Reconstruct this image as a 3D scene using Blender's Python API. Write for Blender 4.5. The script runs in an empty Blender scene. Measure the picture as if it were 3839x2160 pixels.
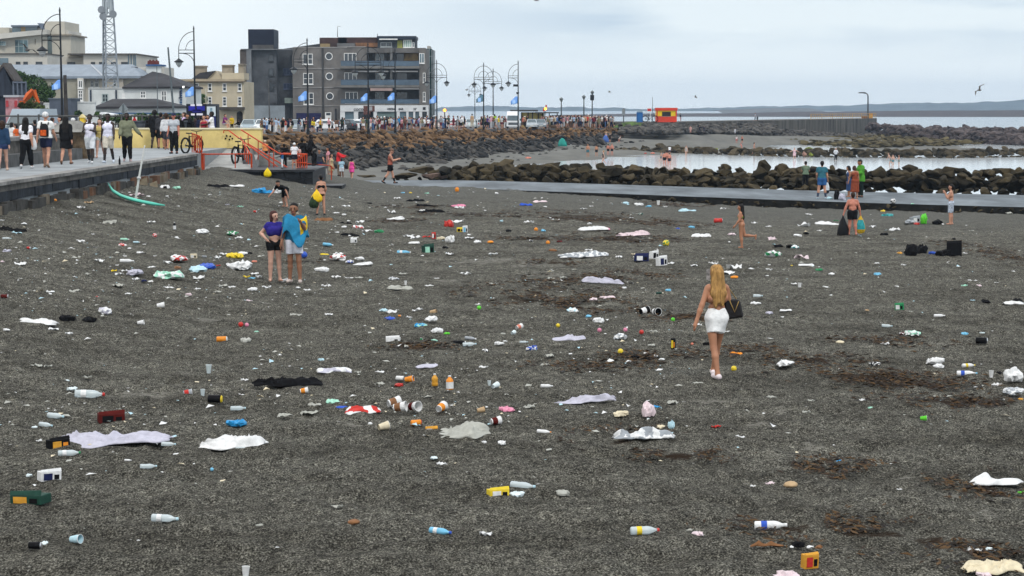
import bpy,bmesh,math,random
import numpy as np
from mathutils import Vector,Matrix,noise
from math import sin,cos,pi,radians,sqrt,atan2
rnd=random.Random(7)
SC=bpy.context.scene
COL=SC.collection
F,CX,CY,HZ=6858.0,1919.5,1080.0,405.5
CAMZ=4.0
TILT=math.atan((CY-HZ)/F)
K={'a':(0,0,2.0125),'b':(800,50,2.0125),'c':(1600,150,2.0125),'d':(2400,150,2.0125),'e':(2879,200,2.0125),'f':(0,620,2.498),'g':(900,620,2.498),'h':(1800,620,2.498),'i':(2700,720,2.2617),'j':(0,1150,2.498),'k':(900,1100,2.498),'l':(1800,1150,2.498),'m':(2839,1250,2.498),'n':(0,1580,2.498),'o':(900,1580,2.498),'p':(2200,1580,2.498),'q':(2839,1580,2.498),'D':(0,0,.67075),'S':(0,0,1),'x':(880,380,3.389),'y':(1600,360,3.68),'u':(1250,80,3.6225),'v':(900,90,3.6225),'t':(0,60,3.6225),'w':(330,160,4.14)}
def S(k,x,y):
 a,b,s=K[k]
 return a+x/s,b+y/s
def ray(k,x,y):
 sx,sy=S(k,x,y)
 u=CY-sy
 return Vector((sx-CX,F*cos(TILT)+u*sin(TILT),-F*sin(TILT)+u*cos(TILT)))
def at(k,x,y,Y):
 d=ray(k,x,y);t=Y/d.y
 return Vector((d.x*t,Y,CAMZ+d.z*t))
def G(k,x,y,z):
 d=ray(k,x,y);t=(z-CAMZ)/d.z
 return Vector((d.x*t,d.y*t,z))
def hit(k,x,y,fn):
 d=ray(k,x,y);d=d/d.y
 lo=8.0;Y=8.0
 while Y<700:
  p=d*Y
  if CAMZ+p.z<fn(p.x,p.y):break
  lo=Y;Y*=1.03
 hi=Y
 for _ in range(24):
  m=(lo+hi)/2;p=d*m
  if CAMZ+p.z<fn(p.x,p.y):hi=m
  else:lo=m
 p=d*hi
 return Vector((p.x,p.y,fn(p.x,p.y)))
def ss(a,b,x):
 t=min(1.0,max(0.0,(x-a)/(b-a)));return t*t*(3-2*t)
def lerp_path(P,y,ax=1,out=0):
 P=sorted(P,key=lambda q:q[ax])
 if y<=P[0][ax]:return P[0][out]
 for a,b in zip(P,P[1:]):
  if y<=b[ax]:
   t=(y-a[ax])/(b[ax]-a[ax]+1e-9);return a[out]+(b[out]-a[out])*t
 return P[-1][out]
MATS={}
def hexc(c):
 if isinstance(c,str):
  c=c.lstrip('#');r=[int(c[i:i+2],16)/255 for i in(0,2,4)]
  return tuple(((v+.055)/1.055)**2.4 if v>.04045 else v/12.92 for v in r)
 return tuple(c)
def nodes(m):
 m.use_nodes=True;nt=m.node_tree
 return nt,nt.nodes['Principled BSDF']
def mat(name,color,rough=.7,var=.15,scale=8.0,bump=0.0,bscale=None,metal=0.0,spec=.18,alpha=1.0,trans=0.0,emit=0.0,dirt=None,stretch=None):
 """a surface with two scales of uneven tone (wear, weave, weather), optional bump"""
 key=(name,str(color),rough,var,scale,bump,metal,alpha,trans,emit)
 if key in MATS:return MATS[key]
 m=bpy.data.materials.new(name);nt,b=nodes(m);N,L=nt.nodes,nt.links
 c=hexc(color)
 tc=N.new('ShaderNodeTexCoord');src=tc.outputs['Object']
 if stretch:
  mp=N.new('ShaderNodeMapping');mp.inputs['Scale'].default_value=stretch
  L.new(src,mp.inputs['Vector']);src=mp.outputs['Vector']
 n=N.new('ShaderNodeTexNoise');n.inputs['Scale'].default_value=scale;n.inputs['Detail'].default_value=6;n.inputs['Roughness'].default_value=.65
 L.new(src,n.inputs['Vector'])
 r=N.new('ShaderNodeValToRGB')
 lo=tuple(max(0,v*(1-var*1.6))for v in c);hi=tuple(min(1,v*(1+var*1.2))for v in c)
 if dirt:lo=hexc(dirt)
 r.color_ramp.elements[0].position=.32;r.color_ramp.elements[0].color=(*lo,1)
 r.color_ramp.elements[1].position=.68;r.color_ramp.elements[1].color=(*hi,1)
 L.new(n.outputs['Fac'],r.inputs['Fac']);L.new(r.outputs['Color'],b.inputs['Base Color'])
 b.inputs['Roughness'].default_value=rough;b.inputs['Metallic'].default_value=metal
 b.inputs['Specular IOR Level'].default_value=spec
 if trans:b.inputs['Transmission Weight'].default_value=trans
 if alpha<1:b.inputs['Alpha'].default_value=alpha
 if emit:
  b.inputs['Emission Color'].default_value=(*c,1);b.inputs['Emission Strength'].default_value=emit
 if bump:
  n2=N.new('ShaderNodeTexNoise');n2.inputs['Scale'].default_value=bscale or scale*4;n2.inputs['Detail'].default_value=5
  L.new(src,n2.inputs['Vector'])
  bp=N.new('ShaderNodeBump');bp.inputs['Strength'].default_value=min(1,bump);bp.inputs['Distance'].default_value=.03
  L.new(n2.outputs['Fac'],bp.inputs['Height']);L.new(bp.outputs['Normal'],b.inputs['Normal'])
 MATS[key]=m
 return m
class MB:
 def __init__(s):s.v=[];s.f=[];s.m=[]
 def add(s,vs,fs,mi=0):
  o=len(s.v);s.v+=[tuple(v)for v in vs]
  s.f+=[tuple(i+o for i in f)for f in fs];s.m+=[mi]*len(fs);return s
 def box(s,x0,x1,y0,y1,z0,z1,mi=0,rz=0,c=None):
  vs=[(x,y,z)for z in(z0,z1)for x,y in((x0,y0),(x1,y0),(x1,y1),(x0,y1))]
  if rz:
   c=c or((x0+x1)/2,(y0+y1)/2)
   vs=[(c[0]+(x-c[0])*cos(rz)-(y-c[1])*sin(rz),c[1]+(x-c[0])*sin(rz)+(y-c[1])*cos(rz),z)for x,y,z in vs]
  return s.add(vs,[(3,2,1,0),(4,5,6,7),(0,1,5,4),(1,2,6,5),(2,3,7,6),(3,0,4,7)],mi)
 def tube(s,pts,r,n=6,mi=0,cap=True):
  pts=[Vector(p)for p in pts];R=r if isinstance(r,(list,tuple))else[r]*len(pts)
  vs,fs=[],[];ref=None
  for i,p in enumerate(pts):
   d=(pts[min(i+1,len(pts)-1)]-pts[max(i-1,0)])
   d=d.normalized()if d.length>1e-9 else Vector((0,0,1))
   if ref is None:ref=Vector((0,0,1))if abs(d.z)<.9 else Vector((1,0,0))
   a=d.cross(ref).normalized();b=d.cross(a).normalized();ref=-b if b.length else ref;ref=b.cross(d)if False else ref
   for j in range(n):
    t=2*pi*j/n;vs.append(p+a*(cos(t)*R[i])+b*(sin(t)*R[i]))
   ref=Vector((0,0,1))if abs(d.z)<.9 else Vector((1,0,0))
  for i in range(len(pts)-1):
   for j in range(n):
    j2=(j+1)%n;fs.append((i*n+j,i*n+j2,(i+1)*n+j2,(i+1)*n+j))
  if cap:
   fs.append(tuple(range(n))[::-1]);fs.append(tuple((len(pts)-1)*n+j for j in range(n)))
  return s.add(vs,fs,mi)
 def lathe(s,prof,n=14,mi=0,M=None,bands=None,closed=True):
  """prof: (radius, z) pairs about the z axis; bands: material index per ring gap"""
  vs,fs,ms=[],[],[]
  for r,z in prof:
   for j in range(n):vs.append(Vector((r*cos(2*pi*j/n),r*sin(2*pi*j/n),z)))
  for i in range(len(prof)-1):
   for j in range(n):
    fs.append((i*n+j,i*n+(j+1)%n,(i+1)*n+(j+1)%n,(i+1)*n+j));ms.append(bands[i]if bands else mi)
  if closed:
   fs.append(tuple(range(n))[::-1]);ms.append(bands[0]if bands else mi)
   fs.append(tuple((len(prof)-1)*n+j for j in range(n)));ms.append(bands[-1]if bands else mi)
  if M is not None:vs=[M@v for v in vs]
  o=len(s.v);s.v+=[tuple(v)for v in vs];s.f+=[tuple(i+o for i in f)for f in fs];s.m+=ms
  return s
 def prism(s,poly,y0,y1,mi=0):
  n=len(poly)
  vs=[(x,y0,z)for x,z in poly]+[(x,y1,z)for x,z in poly]
  fs=[tuple(range(n)),tuple(range(n,2*n))[::-1]]+[(i,i+n,(i+1)%n+n,(i+1)%n)for i in range(n)]
  return s.add(vs,fs,mi)
 def slab(s,poly,z0,z1,mi=0):
  n=len(poly)
  vs=[(x,y,z0)for x,y in poly]+[(x,y,z1)for x,y in poly]
  fs=[tuple(range(n))[::-1],tuple(range(n,2*n))]+[(i,(i+1)%n,(i+1)%n+n,i+n)for i in range(n)]
  return s.add(vs,fs,mi)
 def build(s,name,mats,parent=None,smooth=False,loc=None,fix=False):
  me=bpy.data.meshes.new(name);o0=Vector((0,0,0))
  if parent is not None:
   p=parent
   while p is not None:o0=o0+p.location;p=p.parent
  if loc is not None:o0=Vector(loc)
  me.from_pydata([tuple(Vector(v)-o0)for v in s.v],[],s.f)
  for m in(mats if isinstance(mats,(list,tuple))else[mats]):me.materials.append(m)
  if len(me.materials)>1:me.polygons.foreach_set('material_index',s.m)
  if fix:
   bm=bmesh.new();bm.from_mesh(me);bmesh.ops.recalc_face_normals(bm,faces=bm.faces);bm.to_mesh(me);bm.free()
  if smooth:me.shade_smooth()
  me.update()
  o=bpy.data.objects.new(name,me);COL.objects.link(o)
  if parent is not None:o.parent=parent
  elif loc is not None:o.location=loc
  return o
def tag(o,label=None,cat=None,group=None,kind=None):
 if label:o['label']=label
 if cat:o['category']=cat
 if group:o['group']=group
 if kind:o['kind']=kind
 return o
def thing(name,label,cat,loc=(0,0,0),group=None,rz=0):
 o=bpy.data.objects.new(name,None);COL.objects.link(o);o.location=loc;o.rotation_euler.z=rz
 o.empty_display_size=.1
 return tag(o,label,cat,group)
def copy_tree(o,parent=None):
 c=o.copy();COL.objects.link(c)
 if parent is not None:c.parent=parent
 for ch in list(o.children):copy_tree(ch,c)
 return c
def set_mat(o,m,i=0):
 o.material_slots[i].link='OBJECT';o.material_slots[i].material=m
def prop_label(items,marks,fmt):
 """items: (object, px, py, description); marks: (px, py, phrase). Says for each thing by which landmark it lies, on which side, and how near."""
 seen={}
 for it in items:
  o,x,y,d=it
  b=min(marks,key=lambda m:((m[0]-x)*1.0)**2+((m[1]-y)*2.2)**2)
  dx,dy=x-b[0],(y-b[1])*2.2
  if abs(dx)>2.2*abs(dy):w='right of' if dx>0 else 'left of'
  elif abs(dy)>2.2*abs(dx):w='in front of' if dy>0 else 'behind'
  else:w=('in front and ' if dy>0 else 'behind and ')+('right of' if dx>0 else 'left of')
  seen.setdefault((d,b[2],w),[]).append((dx*dx+dy*dy,o))
 ORD=['nearest','second nearest','third nearest','fourth nearest','fifth nearest','sixth nearest','seventh nearest','eighth nearest','ninth nearest','tenth nearest']
 for(d,m,w),L in seen.items():
  L.sort(key=lambda q:q[0])
  for i,(_,o)in enumerate(L):
   if len(L)==1:o['label']=f'{d} {w} {m}'
   else:o['label']=f'{d}, {ORD[i] if i < 10 else "farthest"} {w} {m}'
   if len(o['label'].split())>16:o['label']=o['label'].replace('in front and ','').replace('behind and ','').replace(' nearest ',' ')
   if len(o['label'].split())>16:o['label']=o['label'].replace(' crumpled','').replace(' and ',' ')
def px(p):
 v=Vector(p)-Vector((0,0,CAMZ))
 f=v.y*cos(TILT)-v.z*sin(TILT);u=v.y*sin(TILT)+v.z*cos(TILT)
 return CX+v.x/f*F,CY-u/f*F
cam_d=bpy.data.cameras.new('camera');cam=bpy.data.objects.new('camera',cam_d);COL.objects.link(cam)
cam.location=(0,0,CAMZ);cam.rotation_euler=(pi/2-TILT,0,0)
cam_d.sensor_width=36;cam_d.lens=36*F/3839;cam_d.clip_end=30000;cam_d.clip_start=.5
SC.camera=cam
SC.view_settings.view_transform='Standard';SC.view_settings.look='None';SC.view_settings.exposure=0.33;SC.view_settings.gamma=1
SC.cycles.max_bounces=8;SC.cycles.transparent_max_bounces=12;SC.cycles.volume_bounces=0
SC.cycles.use_denoising=True
W=bpy.data.worlds.new('World');SC.world=W;W.use_nodes=True
nt=W.node_tree;N,L=nt.nodes,nt.links
SUN_EL,SUN_AZ=radians(52),radians(150)
sky=N.new('ShaderNodeTexSky');sky.sky_type='NISHITA';sky.sun_disc=False;sky.sun_elevation=SUN_EL;sky.sun_rotation=SUN_AZ
bg=N['Background'];bg.inputs['Strength'].default_value=.1
tc=N.new('ShaderNodeTexCoord')
sep=N.new('ShaderNodeSeparateXYZ');L.new(tc.outputs['Generated'],sep.inputs[0])
el=N.new('ShaderNodeValToRGB');E_=el.color_ramp.elements
E_[0].position=0.0;E_[0].color=(8.2,8.85,9.1,1)
E_[1].position=.06;E_[1].color=(7.0,7.75,8.15,1)
e=E_.new(.13);e.color=(10.8,11.3,11.7,1)
e=E_.new(.35);e.color=(12.0,12.2,12.4,1)
e=E_.new(1.0);e.color=(14,14,14,1)
L.new(sep.outputs['Z'],el.inputs['Fac'])
mp=N.new('ShaderNodeMapping');mp.inputs['Scale'].default_value=(3.6,1,22);mp.inputs['Location'].default_value=(.55,0,.1)
L.new(tc.outputs['Generated'],mp.inputs['Vector'])
nz=N.new('ShaderNodeTexNoise');nz.inputs['Scale'].default_value=1.5;nz.inputs['Detail'].default_value=5;nz.inputs['Roughness'].default_value=.5
L.new(mp.outputs[0],nz.inputs['Vector'])
bx=N.new('ShaderNodeMapRange');bx.inputs['From Min'].default_value=-.16;bx.inputs['From Max'].default_value=.06;L.new(sep.outputs['X'],bx.inputs['Value'])
bz=N.new('ShaderNodeMapRange');bz.inputs['From Min'].default_value=.022;bz.inputs['From Max'].default_value=.046;L.new(sep.outputs['Z'],bz.inputs['Value'])
bm_=N.new('ShaderNodeMath');bm_.operation='MULTIPLY';L.new(bx.outputs[0],bm_.inputs[0]);L.new(bz.outputs[0],bm_.inputs[1])
cr=N.new('ShaderNodeMapRange');cr.inputs['From Min'].default_value=.34;cr.inputs['From Max'].default_value=.52;L.new(nz.outputs['Fac'],cr.inputs['Value'])
b2=N.new('ShaderNodeMath');b2.operation='MULTIPLY';L.new(bm_.outputs[0],b2.inputs[0]);L.new(cr.outputs[0],b2.inputs[1])
b3=N.new('ShaderNodeMath');b3.operation='MULTIPLY';b3.inputs[1].default_value=.95;L.new(b2.outputs[0],b3.inputs[0])
dk=N.new('ShaderNodeMix');dk.data_type='RGBA';dk.inputs[7].default_value=(4.7,5.75,6.8,1)
L.new(b3.outputs[0],dk.inputs[0]);L.new(el.outputs['Color'],dk.inputs[6])
mx=N.new('ShaderNodeMix');mx.data_type='RGBA';mx.inputs[0].default_value=.93
lx=N.new('ShaderNodeMapRange');lx.inputs['From Min'].default_value=.05;lx.inputs['From Max'].default_value=-.26;lx.inputs['To Max'].default_value=.5;L.new(sep.outputs['X'],lx.inputs['Value'])
lz=N.new('ShaderNodeMapRange');lz.inputs['From Min'].default_value=.3;lz.inputs['From Max'].default_value=.1;L.new(sep.outputs['Z'],lz.inputs['Value'])
lm=N.new('ShaderNodeMath');lm.operation='MULTIPLY';L.new(lx.outputs[0],lm.inputs[0]);L.new(lz.outputs[0],lm.inputs[1])
pal=N.new('ShaderNodeMix');pal.data_type='RGBA';pal.inputs[7].default_value=(9.5,9.75,9.7,1)
L.new(lm.outputs[0],pal.inputs[0]);L.new(dk.outputs[2],pal.inputs[6])
L.new(sky.outputs[0],mx.inputs[6]);L.new(pal.outputs[2],mx.inputs[7]);L.new(mx.outputs[2],bg.inputs['Color'])
sd=bpy.data.lights.new('sun','SUN');sd.energy=1.5;sd.angle=radians(10);sd.color=(1,.965,.92)
so=bpy.data.objects.new('sun',sd);COL.objects.link(so)
sdir=Vector((sin(SUN_AZ)*cos(SUN_EL),cos(SUN_AZ)*cos(SUN_EL),sin(SUN_EL)))
so.rotation_euler=sdir.to_track_quat('Z','Y').to_euler()
SEA=-2.2
SLIP_N=[(-11,96),(-6,94),(-1.8,93),(5,90),(23,81.6),(44,71),(90,45)]
SLIP_F=[(-11,103),(-3.4,104),(5,101),(23,94),(44,84),(100,56)]
def slip_z(x):return-.08-.32*ss(-6,22,x)
def sand(x,y):
 s=min(1.0,max(0.0,(-5.5-x)/8.2))
 rise=1.26*s**1.25
 base=-.68*ss(40,82,y)*ss(-5,14,x)
 und=.05*noise.noise((x*.16,y*.16,3.3))
 return rise+base+und*ss(8,30,60-abs(y-45))
LOW=[(p.x,p.y,z)for p,z in[(G('D',x,y,z),z)for x,y,z in[(1060,420,-1.5),(966,410,-1.4),(1150,400,-1.7),(1240,384,-1.6),(1406,364,-1.24),(1553,347,-.73),(1640,345,-.8),(1320,420,-2.2),(1410,411,-2.2),(1493,404,-2.2),(1593,394,-2.2),(1717,384,-2.2),(1800,379,-2.2),(1400,390,-1.85),(1500,375,-1.6),(1600,372,-1.75),(1500,425,-2.6),(1700,415,-2.6),(1900,400,-2.6),(2200,405,-2.7),(2500,415,-2.8),(1650,402,-2.45),(1400,430,-2.5),(1650,360,-1.6),(1800,345,-1.0),(1880,360,-1.85),(1950,342,-1.1),(1700,337,-.3),(1650,350,-.9),(1900,368,-2.2),(2000,371,-2.5),(2080,376,-2.4),(1860,378,-2.3),(2000,350,-1.9),(2200,345,-1.9),(2300,365,-2.05),(2460,372,-2.7),(2575,375,-2.8),(2200,372,-2.1),(1800,332,-.1),(2300,345,-2.2),(2560,350,-2.1)]]]
LOW+=[(20,150,-2.6),(40,150,-2.8),(30,170,-2.6),(50,190,-2.7),(12,172,-2.3),(30,128,-2.5),(55,140,-2.8),(10,150,-2.2),(-30,112,-.7),(-10,110,-.7),(0,112,-1.0),(15,108,-1.2),(30,100,-1.4),(50,90,-1.8),(0,130,-1.5),(20,125,-2.3),(40,120,-2.5),(70,105,-2.6),(120,120,-3.4),(140,250,-3.5),(130,400,-4),(120,520,-5),(40,520,-5),(200,300,-5),(-40,160,-.2),(-30,150,-.3)]
LA=np.array(LOW)
def low(x,y):
 w=1/(((LA[:,0]-x)**2+(LA[:,1]-y)**2)+4.0)**1.8
 return float((w*LA[:,2]).sum()/w.sum())
def ground_any(x,y):
 if y<lerp_path(SLIP_N,x,0,1):return sand(x,y)
 return slip_z(x)+.01 if y<lerp_path(SLIP_F,x,0,1)else low(x,y)
def vnoise(x,y,seed=0):
 xi=np.floor(x).astype(np.int64);yi=np.floor(y).astype(np.int64);fx=x-xi;fy=y-yi
 fx=fx*fx*(3-2*fx);fy=fy*fy*(3-2*fy)
 def h(a,b):
  n=(a*374761393+b*668265263+seed*1442695)&0x7fffffff
  n=((n^(n>>13))*1274126177)&0x7fffffff
  return((n^(n>>16))&0xffff)/65535.0
 return(h(xi,yi)*(1-fx)+h(xi+1,yi)*fx)*(1-fy)+(h(xi,yi+1)*(1-fx)+h(xi+1,yi+1)*fx)*fy
def grid_sheet(name,X,Y,Z,m,kind='structure',smooth=True):
 r,c=X.shape
 me=bpy.data.meshes.new(name)
 V=np.stack([X.ravel(),Y.ravel(),Z.ravel()],1)
 i=np.arange(r*c).reshape(r,c)
 Q=np.stack([i[:-1,:-1].ravel(),i[:-1,1:].ravel(),i[1:,1:].ravel(),i[1:,:-1].ravel()],1)
 me.vertices.add(len(V));me.vertices.foreach_set('co',V.ravel().astype(np.float32))
 me.loops.add(Q.size);me.loops.foreach_set('vertex_index',Q.ravel().astype(np.int32))
 me.polygons.add(len(Q));me.polygons.foreach_set('loop_start',(np.arange(len(Q))*4).astype(np.int32))
 try:me.polygons.foreach_set('loop_total',np.full(len(Q),4,np.int32))
 except Exception:pass
 me.update(calc_edges=True);me.materials.append(m)
 if smooth:me.shade_smooth()
 o=bpy.data.objects.new(name,me);COL.objects.link(o);tag(o,kind=kind)
 return o
def onsand(k,x,y):return hit(k,x,y,sand)
PALE=[]
for k,x,y,wpx,hpx in[('D',525,802,95,10),('D',1165,1070,75,18),('D',1230,655,190,16),('D',1340,665,140,14),('D',1235,545,80,7),('D',980,725,50,6),('D',330,985,90,16),('D',780,1045,110,12),('D',60,930,110,8),('D',2480,1290,60,24),('D',2280,1195,70,12),('D',300,715,150,9),('D',860,800,60,8),('D',1960,1030,40,14),('D',850,500,80,8),('D',560,470,60,10),('D',1900,1005,60,14),('D',1460,830,60,6),('D',230,905,140,6),('D',420,990,90,9),('D',1900,1060,40,14),('D',2050,1120,60,14),('D',960,1040,80,8),('D',90,945,120,14),('D',360,985,130,14),('D',560,1010,110,14),('D',700,1030,100,12),('D',880,1060,110,10),('D',480,940,90,8),('D',160,915,90,7),('D',620,960,110,7),('D',250,1040,80,6),('D',420,730,100,8),('D',640,760,90,7),('D',850,830,110,8),('D',1100,700,120,9),('D',1380,690,80,8),('D',700,600,80,5),('D',1000,560,90,5),('D',1120,620,100,7),('D',1500,1010,70,8),('D',1800,1010,70,9),('D',1950,1080,60,10),('D',2120,1150,60,10),('D',2400,1250,50,14)]:
 p=onsand(k,x,y);q=onsand(k,x+wpx,y);r=onsand(k,x,y+hpx)
 PALE.append((p.x,p.y,max(.15,q.x-p.x),max(.25,p.y-r.y)))
def sand_material():
 m=bpy.data.materials.new('dark shingle sand');nt,b=nodes(m);N,L=nt.nodes,nt.links
 tc=N.new('ShaderNodeTexCoord');P=tc.outputs['Object']
 def nz(scale,detail=4,rough=.6,vec=None):
  n=N.new('ShaderNodeTexNoise');n.inputs['Scale'].default_value=scale;n.inputs['Detail'].default_value=detail;n.inputs['Roughness'].default_value=rough
  L.new(vec or P,n.inputs['Vector']);return n.outputs['Fac']
 def ramp(src,stops):
  r=N.new('ShaderNodeValToRGB');r.color_ramp.elements[0].position=stops[0][0];r.color_ramp.elements[0].color=(*stops[0][1],1)
  r.color_ramp.elements[1].position=stops[-1][0];r.color_ramp.elements[1].color=(*stops[-1][1],1)
  for p,c in stops[1:-1]:e=r.color_ramp.elements.new(p);e.color=(*c,1)
  L.new(src,r.inputs['Fac']);return r.outputs['Color']
 def mix(a,bb,fac,mode='MIX'):
  x=N.new('ShaderNodeMix');x.data_type='RGBA';x.blend_type=mode
  if isinstance(fac,float):x.inputs[0].default_value=fac
  else:L.new(fac,x.inputs[0])
  L.new(a,x.inputs[6])
  if isinstance(bb,tuple):x.inputs[7].default_value=bb
  else:L.new(bb,x.inputs[7])
  return x.outputs[2]
 mg=N.new('ShaderNodeMapping');mg.inputs['Scale'].default_value=(1,.62,1);mg.inputs['Rotation'].default_value=(0,0,-.25);L.new(P,mg.inputs['Vector'])
 grain=nz(52,4,.75,mg.outputs[0])
 col=ramp(grain,[(.36,(.010,.0092,.0072)),(.46,(.064,.0605,.050)),(.54,(.128,.121,.102)),(.66,(.30,.286,.245))])
 mid=nz(13,5,.74,mg.outputs[0])
 col=mix(col,ramp(mid,[(.34,(.45,.45,.44)),(.48,(.95,.95,.94)),(.64,(1.55,1.55,1.52))]),1.0,'MULTIPLY')
 mid2=nz(4.2,5,.72,mg.outputs[0])
 col=mix(col,ramp(mid2,[(.35,(.72,.71,.70)),(.5,(1,1,1)),(.66,(1.3,1.3,1.28))]),1.0,'MULTIPLY')
 mp=N.new('ShaderNodeMapping');mp.inputs['Scale'].default_value=(.5,1.6,1);mp.inputs['Rotation'].default_value=(0,0,.12);L.new(P,mp.inputs['Vector'])
 big=nz(.55,5,.6,mp.outputs[0])
 col=mix(col,ramp(big,[(.3,(.62,.61,.59)),(.5,(1,1,1)),(.72,(1.35,1.36,1.36))]),1.0,'MULTIPLY')
 at_=N.new('ShaderNodeAttribute');at_.attribute_name='patch'
 sp=N.new('ShaderNodeSeparateColor');L.new(at_.outputs['Color'],sp.inputs[0])
 mf=N.new('ShaderNodeMapping');mf.inputs['Scale'].default_value=(.30,.9,1);L.new(P,mf.inputs['Vector']);fine=nz(14,6,.85,mf.outputs[0])
 def gate(chan,lo,hi):
  a=N.new('ShaderNodeMath');a.operation='ADD';L.new(sp.outputs[chan],a.inputs[0]);L.new(fine,a.inputs[1])
  g=N.new('ShaderNodeMapRange');g.inputs['From Min'].default_value=lo;g.inputs['From Max'].default_value=hi;L.new(a.outputs[0],g.inputs['Value']);return g.outputs[0]
 col=mix(col,(.27,.258,.222,1),gate(0,.91,1.0))
 col=mix(col,(.030,.017,.008,1),gate(1,.98,1.13))
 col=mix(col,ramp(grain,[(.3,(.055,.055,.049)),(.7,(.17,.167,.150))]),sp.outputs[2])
 vo=N.new('ShaderNodeTexVoronoi');vo.inputs['Scale'].default_value=9.0;vo.inputs['Randomness'].default_value=1.0;L.new(P,vo.inputs['Vector'])
 dd=N.new('ShaderNodeMath');dd.operation='LESS_THAN';dd.inputs[1].default_value=.11;L.new(vo.outputs['Distance'],dd.inputs[0])
 sel=N.new('ShaderNodeSeparateColor');L.new(vo.outputs['Color'],sel.inputs[0])
 s2=N.new('ShaderNodeMath');s2.operation='GREATER_THAN';s2.inputs[1].default_value=.80;L.new(sel.outputs[0],s2.inputs[0])
 mm=N.new('ShaderNodeMath');mm.operation='MULTIPLY';L.new(dd.outputs[0],mm.inputs[0]);L.new(s2.outputs[0],mm.inputs[1])
 col=mix(col,(.36,.35,.31,1),mm.outputs[0])
 L.new(col,b.inputs['Base Color']);b.inputs['Roughness'].default_value=.95;b.inputs['Specular IOR Level'].default_value=.06
 bp=N.new('ShaderNodeBump');bp.inputs['Strength'].default_value=1.0;bp.inputs['Distance'].default_value=.10
 L.new(nz(19,6,.74,mg.outputs[0]),bp.inputs['Height']);L.new(bp.outputs[0],b.inputs['Normal'])
 return m
def build_beach():
 nu,nv=680,540
 u=np.linspace(-.52,.60,nu);yy=7.0*(108/7.0)**np.linspace(0,1,nv)
 Yg,Ug=np.meshgrid(yy,u,indexing='ij');X=Ug*Yg;X=np.clip(X,-13.9,70)
 s=np.clip((-5.5-X)/8.2,0,1);Z=1.26*s**1.25
 def sst(a,b,v):t=np.clip((v-a)/(b-a),0,1);return t*t*(3-2*t)
 Z-=.68*sst(40,82,Yg)*sst(-5,14,X)
 und=np.array([[noise.noise((a*.16,b*.16,3.3))for a,b in zip(ra,rb)]for ra,rb in zip(X[::6,::6],Yg[::6,::6])])
 ri=np.linspace(0,und.shape[0]-1,nv);ci=np.linspace(0,und.shape[1]-1,nu)
 r0=np.floor(ri).astype(int);r1=np.minimum(r0+1,und.shape[0]-1);c0=np.floor(ci).astype(int);c1=np.minimum(c0+1,und.shape[1]-1)
 fr=(ri-r0)[:,None];fc=(ci-c0)[None,:]
 U2=(und[r0][:,c0]*(1-fc)+und[r0][:,c1]*fc)*(1-fr)+(und[r1][:,c0]*(1-fc)+und[r1][:,c1]*fc)*fr
 Z+=.05*U2*sst(8,30,60-np.abs(Yg-45))
 foot=(vnoise(X*2.6,Yg*2.0,1)-.5)*.085+(vnoise(X*5.5+3,Yg*4.4,2)-.5)*.06+(vnoise(X*13,Yg*10,3)-.5)*.018
 Z+=foot-.016
 sl=np.interp(X,[p[0]for p in SLIP_N],[p[1]for p in SLIP_N])
 Z-=.9*sst(.8,4.5,Yg-sl)
 pale=np.zeros_like(X);weed=np.zeros_like(X)
 wob=(vnoise(X*1.2,Yg*.8,9)-.5)*.9+(vnoise(X*4,Yg*2.5,11)-.5)*.7
 for(a,b_,rx,ry)in PALE:
  d=np.sqrt(((X-a)/rx)**2+((Yg-b_)/ry)**2)+wob*.7
  pale=np.maximum(pale,np.clip(1.3-d,0,1.1)/1.1*.445)
 wob2=(vnoise(X*.7,Yg*.45,19)-.5)*1.4+(vnoise(X*3,Yg*1.6,21)-.5)*.8
 for(a,b_,rx,ry)in WEED:
  d=np.sqrt(((X-a)/rx)**2+((Yg-b_)/ry)**2)+wob2*.8
  weed=np.maximum(weed,np.clip(1.2-d,0,.8)/.8*.62)
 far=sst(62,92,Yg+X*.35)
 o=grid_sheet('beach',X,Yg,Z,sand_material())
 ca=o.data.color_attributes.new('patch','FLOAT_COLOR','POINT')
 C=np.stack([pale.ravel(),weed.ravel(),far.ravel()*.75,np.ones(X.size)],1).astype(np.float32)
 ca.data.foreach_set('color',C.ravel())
WEED=[]
for k,x,y,wpx,hpx in[('D',1340,735,110,30),('D',1440,758,90,14),('D',1520,775,60,9),('D',1440,700,80,9),('D',1460,545,120,12),('D',1650,560,70,8),('D',1560,600,90,10),('D',1500,920,90,8),('D',2190,945,120,14),('D',2320,965,90,10),('D',2050,905,80,12),('D',1860,880,70,10),('D',1740,800,60,8),('D',2400,1010,120,14),('D',1700,1145,60,8),('D',2560,650,40,60),('D',1560,1100,60,20),('D',2200,1340,120,16),('D',2330,1350,70,12),('D',2480,1225,60,22),('D',2100,1175,60,10),('D',1600,690,70,10),('D',1400,660,40,10),('D',2230,860,90,8),('D',1050,520,60,5),('D',1180,540,80,5),('D',1000,555,40,4),('D',1800,500,60,4),('D',1700,515,50,5),('D',2460,1390,60,10),('D',1620,895,70,8),('D',2000,1320,70,14),('D',740,655,30,3),('D',1060,870,40,3),('D',1330,600,60,5)]:
 p=onsand(k,x,y);q=onsand(k,x+wpx,y);r=onsand(k,x,y+hpx)
 WEED.append((p.x,p.y,max(.15,q.x-p.x),max(.25,p.y-r.y)))
build_beach()
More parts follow.
